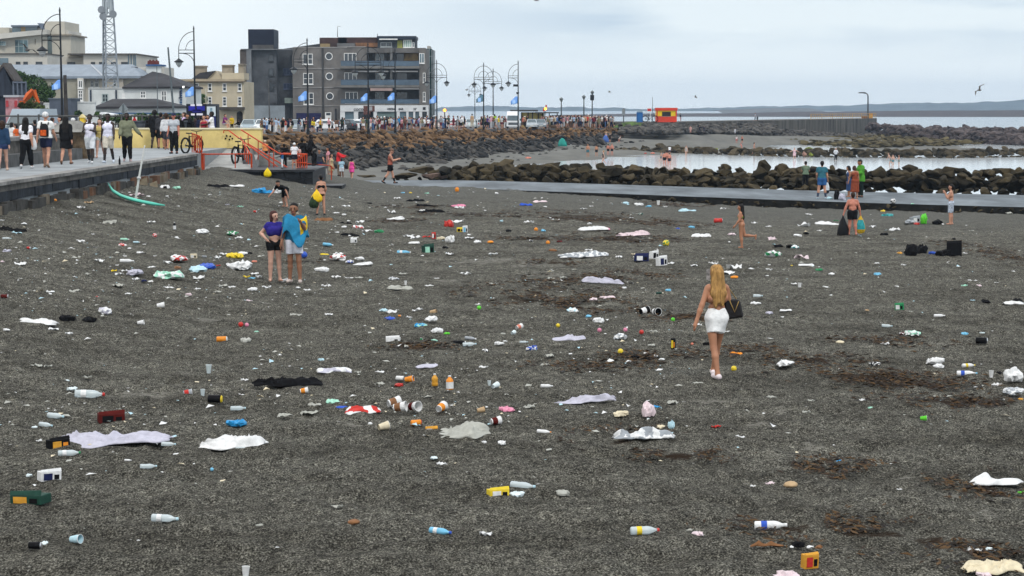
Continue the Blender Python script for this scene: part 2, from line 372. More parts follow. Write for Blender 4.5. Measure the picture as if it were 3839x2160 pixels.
def seaweed():
 r=random.Random(5);mb=MB()
 for(a,b_,rx,ry)in WEED:
  for _ in range(int(min(1600,300+380*rx*ry*min(3,40/b_)))):
   t=r.uniform(0,2*pi);q=sqrt(r.random())*1.1
   x=a+rx*1.7*q*cos(t)+r.gauss(0,.25);y=b_+ry*1.1*q*sin(t)+r.gauss(0,.3)
   if noise.noise((x*1.3,y*.8,7))<-.12:continue
   s=r.uniform(.008,.03)*(1+b_/45);z=sand(x,y)+.01;an=r.uniform(0,pi)
   c,d=cos(an)*s*1.8,sin(an)*s*1.8
   h=r.uniform(.0,.028)
   mb.add([(x-c,y-d,z),(x+d*.3,y-c*.3,z+h),(x+c,y+d,z+r.uniform(0,.02)),(x-d*.3,y+c*.3,z+h*.6)],[(0,1,2,3)],r.randrange(3))
 o=mb.build('seaweed',[mat('weed dark',(.012,.008,.005),.6),mat('weed brown',(.030,.016,.007),.7),mat('weed tan',(.085,.048,.02),.8)])
 tag(o,kind='stuff')
seaweed()
def low_material():
 m=mat('wet grey sand',(.135,.132,.118),.9,.16,.35,.35,14,spec=.08,stretch=(1,.5,1))
 return m
def build_low():
 nu,nv=170,150
 u=np.linspace(-.32,.52,nu);yy=np.linspace(97,560,nv)
 Yg,Ug=np.meshgrid(yy,u,indexing='ij');X=Ug*Yg
 Z=np.zeros_like(X);ws=np.zeros_like(X)
 for a,b_,c in LOW:
  w=1/((X-a)**2+(Yg-b_)**2+4.0)**1.8;Z+=w*c;ws+=w
 Z/=ws;Z+=(vnoise(X*.35,Yg*.2,5)-.5)*.10
 sl=np.interp(X,[p[0]for p in SLIP_F],[p[1]for p in SLIP_F])
 Z=np.where(Yg<sl,np.minimum(Z,-1.0),Z)
 grid_sheet('lower_beach',X,Yg,Z,low_material())
build_low()
def water_material():
 m=bpy.data.materials.new('sea water');nt,b=nodes(m);N,L=nt.nodes,nt.links
 b.inputs['Base Color'].default_value=(.10,.135,.155,1);b.inputs['Roughness'].default_value=.14;b.inputs['IOR'].default_value=1.33
 b.inputs['Specular IOR Level'].default_value=.9
 tc=N.new('ShaderNodeTexCoord');mp=N.new('ShaderNodeMapping');mp.inputs['Scale'].default_value=(.35,1,1);L.new(tc.outputs['Object'],mp.inputs['Vector'])
 n1=N.new('ShaderNodeTexNoise');n1.inputs['Scale'].default_value=.9;n1.inputs['Detail'].default_value=6;L.new(mp.outputs[0],n1.inputs['Vector'])
 bp=N.new('ShaderNodeBump');bp.inputs['Strength'].default_value=.5;bp.inputs['Distance'].default_value=.06
 L.new(n1.outputs['Fac'],bp.inputs['Height']);L.new(bp.outputs[0],b.inputs['Normal'])
 return m
mb=MB();mb.add([(-3000,60,SEA),(9000,60,SEA),(9000,9500,SEA),(-3000,9500,SEA)],[(0,1,2,3)])
tag(mb.build('sea',water_material()),kind='structure')
def shallow():
 m=mat('shallow water painted sky white',(.52,.55,.56),.12,.10,.08,spec=.9,stretch=(.4,1,1))  # bright sky reflection on the pool is put into the base colour
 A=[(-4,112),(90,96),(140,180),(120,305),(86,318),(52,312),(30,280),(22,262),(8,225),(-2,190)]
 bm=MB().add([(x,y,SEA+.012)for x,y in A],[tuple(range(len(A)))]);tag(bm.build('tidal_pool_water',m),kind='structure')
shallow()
def ridge(name,pts,Y,depth,base,m,amp=.8,kind='structure'):
 """low land on the horizon: crest line given by sight lines at distance Y"""
 P=[at('D',x,y,Y)for x,y in pts];x0,x1=P[0].x,P[-1].x
 n=int((x1-x0)/7)+2;rows=7;X=np.zeros((rows,n));Yg=X.copy();Z=X.copy()
 for i in range(n):
  x=x0+(x1-x0)*i/(n-1);zt=lerp_path([(p.x,p.z)for p in P],x,0,1)
  zt+=amp*(noise.noise((x*.02,1,2))+.8*noise.noise((x*.07,4,2))+.6*abs(noise.noise((x*.2,8,1))))
  for j in range(rows):
   t=j/(rows-1);h=sin(pi*min(1,t*1.15)/1.15*.58)/sin(pi*.5*1.0)if t<.87 else 1
   h=min(1,(t/.5)**.8)if t<.5 else 1-(t-.5)*.6
   X[j,i]=x;Yg[j,i]=Y-depth*.5+depth*t;Z[j,i]=base+(zt-base)*h+(.4*amp*noise.noise((x*.05,t*5,3))if 0<j<rows-1 else 0)
 return grid_sheet(name,X,Yg,Z,m,kind,smooth=False)
hillm=mat('wooded far shore',(.05,.065,.06),.9,.5,.02)
ridge('hills',[(-900,262),(-100,262),(700,266),(1090,272),(1160,268),(1225,266),(1330,270),(1400,271),(1450,269),(1530,272),(1600,274),(1700,273),(1800,272),(1900,268),(2000,267),(2100,266),(2200,262),(2300,259),(2420,258),(2500,257),(2560,251),(2640,246),(3000,244),(3500,256)],3950,500,-4,hillm,2.3)
ridge('headland',[(1800,277),(1850,275),(1900,273),(1990,271.5),(2035,272),(2060,277),(2075,281)],2300,200,-4,mat('bare headland',(.10,.10,.095),.9,.3,.05),.5)
ridge('sand_spit',[(1400,289),(1600,286),(1800,285),(2000,281.5),(2200,279.5),(2400,278),(2600,277),(3300,276)],1450,420,-4,mat('dark weedy spit',(.05,.038,.036),.9,.3,.06),.25)
def slipway():
 mb=MB();n=40;xs=[-11+101*i/n for i in range(n+1)]
 top,fs=[],[]
 for x in xs:
  yn=lerp_path(SLIP_N,x,0,1);yf=lerp_path(SLIP_F,x,0,1);z=slip_z(x)
  wob=.12*noise.noise((x*.7,0,5));top+=[(x,yn+wob,z-1.4),(x,yn+wob,z),(x,yf,z+.02),(x,yf,z-1.6)]
 for i in range(n):
  for j in range(3):fs.append((i*4+j,(i+1)*4+j,(i+1)*4+j+1,i*4+j+1))
 mb.v=top;mb.f=fs;mb.m=[1 if k%3==0 else 0 for k in range(len(fs))]
 m0=mat('worn slip concrete',(.135,.152,.165),.7,.3,.5,.3,6,stretch=(1,.4,1))
 m1=mat('weedy slip edge',(.012,.012,.011),.8,.5,2,.6)
 tag(mb.build('slipway',[m0,m1]),kind='structure')
slipway()
def hull_rock(seed,n=15,flat=.75):
 r=random.Random(seed);bm=bmesh.new()
 for _ in range(n):
  v=Vector((r.gauss(0,1),r.gauss(0,1),r.gauss(0,1))).normalized()
  bm.verts.new((v.x*r.uniform(.8,1.05),v.y*r.uniform(.7,1),v.z*flat*r.uniform(.8,1.05)))
 bmesh.ops.convex_hull(bm,input=bm.verts)
 bmesh.ops.delete(bm,geom=[v for v in bm.verts if not v.link_faces],context='VERTS')
 bmesh.ops.bevel(bm,geom=list(bm.edges),offset=.035,segments=1,profile=.5,affect='EDGES',clamp_overlap=True)
 bmesh.ops.triangulate(bm,faces=bm.faces)
 bmesh.ops.subdivide_edges(bm,edges=bm.edges,cuts=1,use_grid_fill=True)
 for v in bm.verts:
  d=noise.noise(v.co*2.1+Vector((seed,0,0)))*.13+noise.noise(v.co*5+Vector((0,seed,0)))*.06
  v.co*=1+d
 bm.verts.ensure_lookup_table()
 V=np.array([v.co[:]for v in bm.verts]);Fc=np.array([[v.index for v in f.verts]for f in bm.faces if len(f.verts)==3])
 bm.verts.index_update();bm.free()
 return V,Fc
ROCKV=[]
for i in range(14):
 bmv,bmf=None,None
 ROCKV.append(hull_rock(i+1,13+i%5,.62+.05*(i%6)))
def rock_material(name,c0,c1,c2,scale=1.1,rough=.85):
 m=bpy.data.materials.new(name);nt,b=nodes(m);N,L=nt.nodes,nt.links
 geo=N.new('ShaderNodeNewGeometry');oi=N.new('ShaderNodeObjectInfo')
 n=N.new('ShaderNodeTexNoise');n.inputs['Scale'].default_value=scale;n.inputs['Detail'].default_value=6;n.inputs['Roughness'].default_value=.65
 L.new(geo.outputs['Position'],n.inputs['Vector'])
 ri=N.new('ShaderNodeMath');ri.operation='MULTIPLY_ADD';ri.inputs[1].default_value=.30;L.new(geo.outputs['Random Per Island'],ri.inputs[0]);L.new(n.outputs['Fac'],ri.inputs[2])
 a2=N.new('ShaderNodeMath');a2.operation='MULTIPLY_ADD';a2.inputs[1].default_value=.22;L.new(oi.outputs['Random'],a2.inputs[0]);L.new(ri.outputs[0],a2.inputs[2])
 r=N.new('ShaderNodeValToRGB');r.color_ramp.elements[0].position=.38;r.color_ramp.elements[0].color=(*c0,1)
 r.color_ramp.elements[1].position=1.0;r.color_ramp.elements[1].color=(*c2,1)
 e=r.color_ramp.elements.new(.66);e.color=(*c1,1)
 L.new(a2.outputs[0],r.inputs['Fac']);L.new(r.outputs[0],b.inputs['Base Color']);b.inputs['Roughness'].default_value=rough;b.inputs['Specular IOR Level'].default_value=.12
 n2=N.new('ShaderNodeTexNoise');n2.inputs['Scale'].default_value=7;n2.inputs['Detail'].default_value=6;L.new(geo.outputs['Position'],n2.inputs['Vector'])
 bp=N.new('ShaderNodeBump');bp.inputs['Strength'].default_value=.7;bp.inputs['Distance'].default_value=.06
 L.new(n2.outputs['Fac'],bp.inputs['Height']);L.new(bp.outputs[0],b.inputs['Normal'])
 return m
M_GROYNE=rock_material('weedy brown boulder',(.008,.0075,.0055),(.019,.0155,.009),(.075,.058,.032))
M_GROYNE_FAR=rock_material('far weedy boulder',(.008,.008,.006),(.024,.0195,.011),(.085,.066,.038))
M_RUST=rock_material('rusty brown armour stone',(.009,.007,.005),(.088,.050,.024),(.25,.148,.072),.45)
M_DARK=rock_material('dark tidal armour stone',(.006,.006,.006),(.026,.025,.024),(.11,.10,.088),.45)
M_BREAK=rock_material('purple grey breakwater stone',(.010,.010,.010),(.030,.024,.024),(.10,.08,.076),.3)
M_KELP=rock_material('kelp covered stone',(.010,.009,.005),(.04,.032,.015),(.11,.088,.042),.25)
ROCKME={}
def rock_mesh(i,m):
 k=(i,m.name)
 if k not in ROCKME:
  V,Fc=ROCKV[i];me=bpy.data.meshes.new('boulder');me.from_pydata(V.tolist(),[],Fc.tolist());me.materials.append(m);me.update();ROCKME[k]=me
 return ROCKME[k]
def boulder(p,sx,sy,sz,m,group,r,tilt=.35):
 o=bpy.data.objects.new('boulder',rock_mesh(r.randrange(14),m));COL.objects.link(o)
 o.location=p;o.scale=(sx,sy,sz);o.rotation_euler=(r.uniform(-tilt,tilt),r.uniform(-tilt,tilt),r.uniform(0,6.28))
 tag(o,None,'boulder',group);return o
class Rubble:
 def __init__(s):s.V=[];s.F=[];s.n=0;s.M=[]
 def put(s,p,sx,sy,sz,r,tilt=.5,mi=0,lean=0):
  V,Fc=ROCKV[r.randrange(14)]
  from mathutils import Euler
  R=np.array(Euler((r.uniform(-tilt,tilt),r.uniform(-tilt,tilt)+lean,r.uniform(0,6.28)if not lean else r.uniform(-.6,.6))).to_matrix())
  W_=(V*np.array([sx,sy,sz]))@R.T+np.array(p)
  s.V.append(W_);s.F.append(Fc+s.n);s.n+=len(V);s.M.append(np.full(len(Fc),mi))
 def build(s,name,mats):
  me=bpy.data.meshes.new(name);V=np.concatenate(s.V);Fc=np.concatenate(s.F);M=np.concatenate(s.M)
  me.vertices.add(len(V));me.vertices.foreach_set('co',V.ravel().astype(np.float32))
  me.loops.add(Fc.size);me.loops.foreach_set('vertex_index',Fc.ravel().astype(np.int32))
  me.polygons.add(len(Fc));me.polygons.foreach_set('loop_start',(np.arange(len(Fc))*3).astype(np.int32))
  for m in mats:me.materials.append(m)
  me.polygons.foreach_set('material_index',M.astype(np.int32));me.update(calc_edges=True)
  o=bpy.data.objects.new(name,me);COL.objects.link(o);return tag(o,kind='stuff')
MARKS_G=[]
GROYNE=[]
def near_groyne():
 r=random.Random(11)
 g='boulders of the near rock line'
 big=[('c',80,165,938,1010,'low dark boulder at the town end of the near rock line'),('c',175,275,930,1010,'rounded dark boulder in the near rock line'),('c',295,430,908,1000,'broad flat-topped dark boulder in the near rock line'),('c',480,605,937,1005,'slanting slab boulder in the near rock line'),('c',550,675,1008,1065,'smooth blue-grey boulder low in the near rock line'),('c',920,1035,932,1000,'slabby dark boulder left of the huge block'),('c',1085,1258,920,1015,'huge blocky boulder on top of the near rock line'),('c',1270,1390,950,1015,'tilted flat boulder right of the huge block'),('c',1395,1500,958,1020,'square boulder in the near rock line'),('d',597,705,922,1005,'tall peaked boulder against the bright pool'),('d',712,820,948,1012,'dark hunched boulder beside the peaked one'),('d',880,1003,908,1000,'tallest pointed boulder against the bright pool'),('d',1008,1118,920,1030,'upright rounded boulder next to the tallest pointed one'),('d',465,545,965,1030,'reddish leaning boulder in the near rock line'),('e',45,155,820,930,'upright reddish boulder behind the green shirted man'),('e',318,378,838,900,'dark wedge boulder between two standing men'),('e',450,512,842,925,'steep boulder just behind the teal shirted man'),('e',838,905,870,920,'brown knob boulder in the near rock line'),('e',915,990,868,920,'pale brown dome boulder in the near rock line'),('e',1400,1475,862,910,'rounded boulder standing above the floral shorts figure'),('e',1500,1635,862,950,'large rounded olive boulder in the near rock line'),('e',1630,1720,855,920,'tall rounded boulder near the right end of the near rock line'),('e',1735,1850,855,930,'broad domed boulder beside a white bag'),('e',1855,1932,858,935,'dark domed boulder at the picture edge')]
 for k,x0,x1,yt,yb,lab in big:
  xm=(x0+x1)/2;sx,sy=S(k,xm,yb)
  d=ray(k,xm,yb);Y=0
  X=d.x/d.y*100;Y=lerp_path(SLIP_F,X,0,1)+4.2
  a=at(k,x0,yt,Y);b=at(k,x1,yb,Y);c=(a+b)/2
  o=boulder((c.x,Y,c.z),(b.x-a.x)*.53,(b.x-a.x)*.5,(a.z-b.z)*.72,M_GROYNE,g,r,.2)
  o['label']=lab;MARKS_G.append((*px(o.location),'the '+lab.split(' in the')[0].split(' on top')[0].split(' against')[0].split(' beside')[0].split(' next')[0].split(' at the')[0].split(' behind')[0].split(' standing')[0].split(' near the')[0].split(' between')[0].split(' just')[0].split(' low')[0].split(' left')[0].split(' right')[0]))
  GROYNE.append(o)
 rub=Rubble()
 x=-4.5;items=[]
 while x<36:
  yF=lerp_path(SLIP_F,x,0,1)
  for row,(dy,zz,smin,smax)in enumerate([(.7,.06,.22,.42),(1.7,.38,.26,.5),(3.0,.66,.3,.56),(4.6,.72,.34,.6),(6.6,.35,.4,.7)]):
   s=r.uniform(smin,smax);xx=x+r.uniform(-.3,.3)
   z=slip_z(xx)+(zz+.26*ss(12,24,xx)*(row>0))*min(1,(xx+6)/5)+r.uniform(-.1,.08)
   items.append((xx,yF+dy+r.uniform(-.4,.4),z,s))
  x+=r.uniform(.46,.74)
 n=0
 for xx,yy,z,s in items:
  vis=abs(xx/yy)<.275
  if vis and n<165 and s>.29:
   o=boulder((xx,yy,z),s*r.uniform(1,1.35),s*r.uniform(.9,1.2),s*r.uniform(.75,1),M_GROYNE,g,r);n+=1
   GROYNE.append(o)
  else:rub.put((xx,yy,z),s*r.uniform(1,1.4),s,s*r.uniform(.6,.9),r)
 for _ in range(260):
  xx=r.uniform(-7,60);yF=lerp_path(SLIP_F,xx,0,1);s=r.uniform(.10,.26)
  rub.put((xx,yF+r.uniform(.2,6.5),slip_z(xx)+r.uniform(-.1,.3)*min(1,max(.1,(xx+6)/6))),s*1.2,s,s*.8,r)
 for _ in range(380):
  xx=r.uniform(-4,52);yF=lerp_path(SLIP_F,xx,0,1);s=r.uniform(.5,.8)
  rub.put((xx,yF+r.uniform(2.5,7),slip_z(xx)+.12+.25*ss(10,20,xx)),s*1.3,s,s*.8,r)
 for _ in range(170):
  xx=r.uniform(-1,34);s=r.uniform(.04,.13);rub.put((xx,lerp_path(SLIP_N,xx,0,1)-r.uniform(0,.35)**1.3,slip_z(xx)-r.uniform(.08,.38)),s*1.8,s,s,r)
 rub.build('loose_stones',[M_GROYNE])
 prop_label([(o,*px(o.location),'brown weedy boulder')for o in GROYNE if 'label' not in o],MARKS_G,'')
near_groyne()
def far_rocks():
 r=random.Random(23)
 LINE=[G('D',x,y,z)for x,y,z in[(1545,383,-1.9),(1600,386,-2.1),(1717,386,-2.2),(1850,392,-2.25),(2000,397,-2.3),(2200,399,-2.3),(2400,400,-2.3),(2575,397,-2.3),(2800,395,-2.3)]]
 g='boulders of the middle rock line';rub=Rubble();keep=[]
 bigs=[('d',0,60,785,845,'dark peaked boulder at the left start of the middle rock line'),('d',98,205,778,840,'long flat dark boulder above the red towel'),('d',245,312,788,845,'rounded boulder behind the white shirted wader'),('d',520,590,812,850,'yellow green weedy boulder in the middle rock line'),('d',690,755,808,850,'olive dome boulder in the middle rock line'),('d',1235,1325,808,855,'olive boulder above the lime green one'),('d',1220,1258,842,880,'pinkish boulder in the middle rock line'),('d',1268,1308,850,880,'lime green weedy boulder in the middle rock line'),('d',1505,1590,808,880,'big brown boulder right of the standing wader in black trousers'),('e',270,360,708,760,'broad brown boulder in the middle rock line'),('e',1755,1812,695,750,'pointed reddish boulder near the right of the middle rock line')]
 for k,x0,x1,yt,yb,lab in bigs:
  p=G(k,(x0+x1)/2,yb,-2.1);a=at(k,x0,yt,p.y);b=at(k,x1,yb,p.y);c=(a+b)/2
  m=M_GROYNE_FAR
  if 'lime' in lab or 'yellow green' in lab:m=mat('lime weed',(.16,.19,.03),.9,.4,1.5)
  if 'pinkish' in lab:m=mat('pink granite',(.30,.17,.13),.9,.3,2)
  o=boulder(c,(b.x-a.x)*.54,(b.x-a.x)*.5,(a.z-b.z)*.7,m,g,r,.2);o['label']=lab;keep.append(o)
 marks=[(*px(o.location),'the '+' '.join(o['label'].split(' in the')[0].split(' at the')[0].split(' near the')[0].split(' above')[0].split(' behind')[0].split(' right of')[0].split()))for o in keep]
 xs=[p.x for p in LINE];x=xs[0];n=0
 while x<110:
  y=lerp_path([(p.x,p.y)for p in LINE],x,0,1)
  for dy,zz,a,b in((0,0,.35,.7),(2.2,.4,.45,.9),(4.4,.65,.5,.95),(7,.5,.5,.9)):
   s=r.uniform(a,b);xx=x+r.uniform(-.5,.5);z=-2.2+zz*min(1,.45+(xx-10)/60)
   if n<66 and s>.62 and abs(xx/y)<.275:
    o=boulder((xx,y+dy+r.uniform(-.6,.6),z),s*1.25,s,s*.85,M_GROYNE_FAR,g,r);n+=1;keep.append(o)
   else:rub.put((xx,y+dy,z),s*1.25,s,s*.8,r)
  x+=r.uniform(.6,1.0)
 prop_label([(o,*px(o.location),'weedy brown boulder')for o in keep if 'label' not in o],marks,'')
 rub.build('middle_stones',[M_GROYNE_FAR])
 rub=Rubble()
 for _ in range(2600):
  xd=r.uniform(1890,2620);yd=r.uniform(338,372)
  if yd>lerp_path([(1890,352),(2000,362),(2200,372),(2400,366),(2620,350)],xd,0,1):continue
  p=G('D',xd,yd,-2.05);s=r.uniform(.25,.8)
  rub.put((p.x,p.y,-2.1+r.uniform(-.1,.55)),s*1.5,s*1.3,s*.6,r,.4,0 if yd>343 or xd>2350 else 1)
 for _ in range(1500):
  xd=r.uniform(1560,2200);t=r.random();y0=316+(xd-1560)*.012;yd=y0+t*(20 if xd<1950 else 34)
  zz=lerp_path([(1560,.3),(1950,-.3),(2200,-1)],xd,0,1)*(1-t)+(-1.2 if xd<1950 else-2.1)*t
  Yp=lerp_path([(8,309),(26,311),(52,360),(80,420),(100,433)],(xd-1287)*.0725,0,1);yd=(313.5+(xd-1560)*.002 if xd<1950 else 328+(xd-1950)*.05)+t*(20 if xd<1950 else 22);Yp=min(Yp,lerp_path([(1560,311),(1675,311),(1960,360),(2120,420),(2190,433)],xd,0,1));p=at('D',xd,yd,Yp-1.5-t*14);zz=p.z;s=r.uniform(.35,.8)
  rub.put((p.x,p.y,zz),s*1.4,s,s*.8,r,.5,1)
 rub.build('tidal_stones',[M_KELP,M_DARK])
 rub=Rubble();keep=[]
 A=[(88,425),(93,385),(95,350),(98,322),(118,322),(170,322)]
 for _ in range(900):
  t=r.random()*(len(A)-1);i=int(t);f=t-i;x=A[i][0]+(A[i+1][0]-A[i][0])*f;y=A[i][1]+(A[i+1][1]-A[i][1])*f
  w=r.uniform(-1,1);h=1-abs(w)
  if i>=3:y+=w*6
  else:x+=w*6+2
  s=r.uniform(.55,1.25);rub.put((x,y,-2.2+2.0*h),s*1.25,s,s*.85,r,.5)
 A2=[G('D',x,y,-2.1)for x,y in[(2195,342),(2300,352),(2400,356),(2500,362),(2600,366)]]
 for _ in range(420):
  t=r.random()*(len(A2)-1);i=int(t);p=A2[i].lerp(A2[i+1],t-i);w=r.random();s=r.uniform(.55,1.2)
  zt=lerp_path([(2195,.9),(2300,.35),(2400,.1),(2500,-.1),(2620,-.2)],px(p)[0]*.67075,0,1)
  rub.put((p.x,p.y+w*9,-2.2+(zt+2.0)*w),s*1.3,s,s*.85,r,.5)
 rub.build('breakwater_stones',[M_BREAK])
far_rocks()
REV_T=[at('D',x,y,d)for x,y,d in[(540,327,160),(660,327,185),(900,322,225),(1150,319,260),(1400,317,290),(1555,319,312)]]
REV_B=[G('D',x,y,z)for x,y,z in[(560,402,-.1),(700,402,-.2),(880,410,-.88),(1000,412,-1.4),(1150,401,-1.7),(1240,385,-1.55),(1406,366,-1.24),(1560,349,-.75)]]
def along(P,t):
 L_=[0]
 for a,b in zip(P,P[1:]):L_.append(L_[-1]+(b-a).length)
 d=t*L_[-1]
 for i in range(len(P)-1):
  if d<=L_[i+1]or i==len(P)-2:
   return P[i].lerp(P[i+1],(d-L_[i])/(L_[i+1]-L_[i]))
def revetment():
 r=random.Random(31);rub=Rubble();items=[]
 for row in range(13):
  v=row/12
  t=r.uniform(0,.01)
  while t<1:
   a,b=along(REV_T,t),along(REV_B,t);p=a.lerp(b,v);s=r.uniform(.45,1.0)*(1.0 if v<.55 else .85)
   items.append((p+Vector((r.uniform(-.3,.3),r.uniform(-.3,.3),-.25-.45*(1-v)+r.uniform(-.1,.12))),s,v,t));t+=r.uniform(.0065,.0135)*(.75+.5*t)
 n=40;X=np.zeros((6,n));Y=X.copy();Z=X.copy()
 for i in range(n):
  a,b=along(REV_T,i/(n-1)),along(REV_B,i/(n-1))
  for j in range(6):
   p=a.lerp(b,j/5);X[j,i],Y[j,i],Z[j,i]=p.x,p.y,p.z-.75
 grid_sheet('embankment',X,Y,Z,mat('dark core stone',(.02,.018,.015),.95,.4,1))  # dark brown sheet beneath the armour stones
 items.sort(key=lambda q:-q[1]/q[0].y)
 keep=[];g='armour stones of the sea bank'
 rowname=['along the crest of','high on','halfway up','low on','at the foot of']
 for k,(p,s,v,t)in enumerate(items):
  rust=v+noise.noise((p.x*.15,p.y*.1,2))*.16<.56
  m=M_RUST if rust else M_DARK
  sx,sy,sz=s*r.uniform(1.1,1.75),s*r.uniform(.6,.95),s*r.uniform(.38,.8)
  x,y=px(p)
  if k<130 and x>1000:
   o=boulder(p,sx,sy,sz,m,g,r,.6);o.rotation_euler=(r.uniform(-.3,.3),.45+r.uniform(-.35,.3),r.uniform(-.6,.6));keep.append((o,x,y,'rusty brown armour stone' if rust else 'dark grey armour stone'))
  else:rub.put(p,sx,sy,sz,r,.35,0 if rust else 1,.42)
 for _ in range(420):
  t=r.random();a,b=along(REV_T,t),along(REV_B,t);v=.15+.85*r.random();p=a.lerp(b,v);s=r.uniform(.2,.45)
  rub.put(p+Vector((0,0,.1)),s*1.4,s,s*.8,r,.8,0 if v<.5 else 1)
 for _ in range(90):
  t=r.random();b=along(REV_B,t);s=r.uniform(.15,.5);q=b+Vector((r.uniform(0,5),r.uniform(-5,0),0));rub.put((q.x,q.y,low(q.x,q.y)),s*1.3,s,s*.6,r,.4,1)
 for _ in range(160):
  xd=r.uniform(1540,1650);f=(xd-1540)/110;yd=322+f*22+r.random()*(28-20*f);zz=.6-1.5*((yd-318)/28);p=G('D',xd,yd,zz-.1);s=r.uniform(.4,.8)
  if p.y<330:rub.put(p,s*1.4,s,s*.7,r,.6,1)
 rub.build('armour_stones',[M_RUST,M_DARK])
 marks=[(*S('D',x,y),t)for x,y,t in[(690,350,'the yellow wall end'),(740,395,'the red stair railings'),(845,385,'the man in red'),(800,340,'the yellow shirted pair above'),(870,345,'the white hatchback above'),(960,345,'the cafe front above'),(985,400,'the striding man in black shorts'),(1050,350,'the bar front above'),(1100,350,'the white van above'),(930,385,'the pink dressed girl'),(1215,345,'the double lamp above'),(1290,340,'the facing van above'),(1300,360,'the lamp with cameras above'),(1415,355,'the teal tent')]]
 prop_label(keep,marks,'')
revetment()
def stray_rocks():
 r=random.Random(3);g='weedy boulders by the slip head'
 for k,x0,x1,yt,yb,lab,m in[('b',1460,1660,1155,1212,'low kelp covered rock behind the striding man',M_GROYNE),('b',1340,1560,1205,1250,'long dark flat rock beside the slip head',M_GROYNE),('b',1560,1760,1200,1262,'pinkish pebbly rock at the slip head',mat('pink barnacled rock',(.17,.115,.09),.9,.4,5,.8)),('b',1085,1230,1205,1245,'buried brown rock behind the pink girl',M_GROYNE),('b',1690,1800,1150,1225,'dark boulder starting the near rock line',M_GROYNE)]:
  Y=104.5;a=at(k,x0,yt,Y);b=at(k,x1,yb,Y);c=(a+b)/2
  o=boulder((c.x,Y,c.z),(b.x-a.x)*.55,1.1,(a.z-b.z)*.75,m,g,r,.08);o.rotation_euler.z=r.uniform(-.3,.3);o['label']=lab
stray_rocks()
ROADZ=[(60,2.0),(92,1.98),(150,1.75),(185,1.38),(225,1.13),(260,.95),(290,.8),(312,.62),(460,.6)]
def road_z(y):return lerp_path(ROADZ,y,0,1)
def rev_x(y):
 if y<160:return-13-(y-92)/68*13
 return lerp_path([(p.x,p.y)for p in REV_T],y,1,0)
CONC=mat('pale promenade concrete',(.255,.275,.285),.6,.16,.6,.15,9,dirt=(.17,.18,.185))
mb=MB();mb.slab([(-60,18),(-13.75,18),(-13.65,79.5),(-14.4,85),(-14.4,92.6),(-60,92.6)],.4,2.0)
tag(mb.build('promenade',CONC),kind='structure')
ASPH=mat('grey road',(.11,.112,.115),.85,.2,.3,.2,8)
ys=[92.6,110,130,160,185,205,225,245,260,275,290,312,330,420]
mb=MB();vs=[]
for y in ys:
 xr=rev_x(y)+.6 if y<=312 else 30
 vs+=[(-260,y,road_z(y)),(xr,y,road_z(y)),(xr,y,road_z(y)-2.5)]
mb.add(vs,[f for i in range(len(ys)-1)for f in((i*3,i*3+1,i*3+4,i*3+3),(i*3+1,i*3+2,i*3+5,i*3+4))])
tag(mb.build('road',ASPH),kind='structure')
pm=mat('pier concrete',(.085,.078,.068),.9,.5,.7,.3,5,dirt=(.018,.018,.017),stretch=(1,1,.12))
PN=[(8,309),(26,311),(52,360),(80,420),(86,433)]
mb=MB()
for(a,b),(c,d)in zip(PN,PN[1:]):pass
mb.slab(PN+[(87,439),(60,400),(30,335),(8,330)],-3,1.62)
t=thing('pier','long dark concrete pier running out behind the red and yellow hut','pier',(26,311,-2))
mb.build('deck',pm,t)
rl=mat('rusty orange railing',(.42,.27,.10),.7,.3,2)
def pier_rail():
 mb=MB();A,B=Vector((62,381,1.62)),Vector((85.5,431.5,1.62))
 for i in range(34):
  p=A.lerp(B,i/33);mb.tube([p,p+Vector((0,0,1.15))],.045 if i%5 else .09,4)
 for h in(.55,1.12):mb.tube([A+Vector((0,0,h)),B+Vector((0,0,h))],.05,4)
 tag(mb.build('pier_railing',rl),'rusty orange railing along the outer end of the pier','railing')
 mb=MB();a=at('e',703,490,431);b=at('e',790,452,431);c=at('e',755,452,431)
 t=thing('pier_end_screen','orange and brown boarded screen at the very end of the pier','screen',(a.x,431,1.62))
 MB().box(c.x,b.x,430.6,431,1.62,b.z).build('panel',mat('orange board',(.55,.25,.03),.7,.25,1),t)
 MB().box(a.x,c.x-.03,430.7,431,1.62,b.z-.7).build('panel',mat('brown board',(.16,.06,.03),.8,.25,1),t)
 p=at('e',755,470,430);q=at('e',755,318,430);r_=at('e',715,298,430)
 t=thing('pier_lamp','single grey street light with angled head at the end of the pier','street lamp',(p.x,430,1.6))
 MB().tube([(p.x,430,1.6),q,q+Vector((-.3,0,.4)),r_],[.22,.16,.13,.11],6).build('post',mat('dark grey steel',(.05,.055,.06),.5,.2,2),t)
 MB().box(r_.x-.9,r_.x+.7,429.8,430.2,r_.z-.12,r_.z+.15).build('lamp_head',mat('dark grey steel',(.05,.055,.06),.5,.2,2),t)
pier_rail()
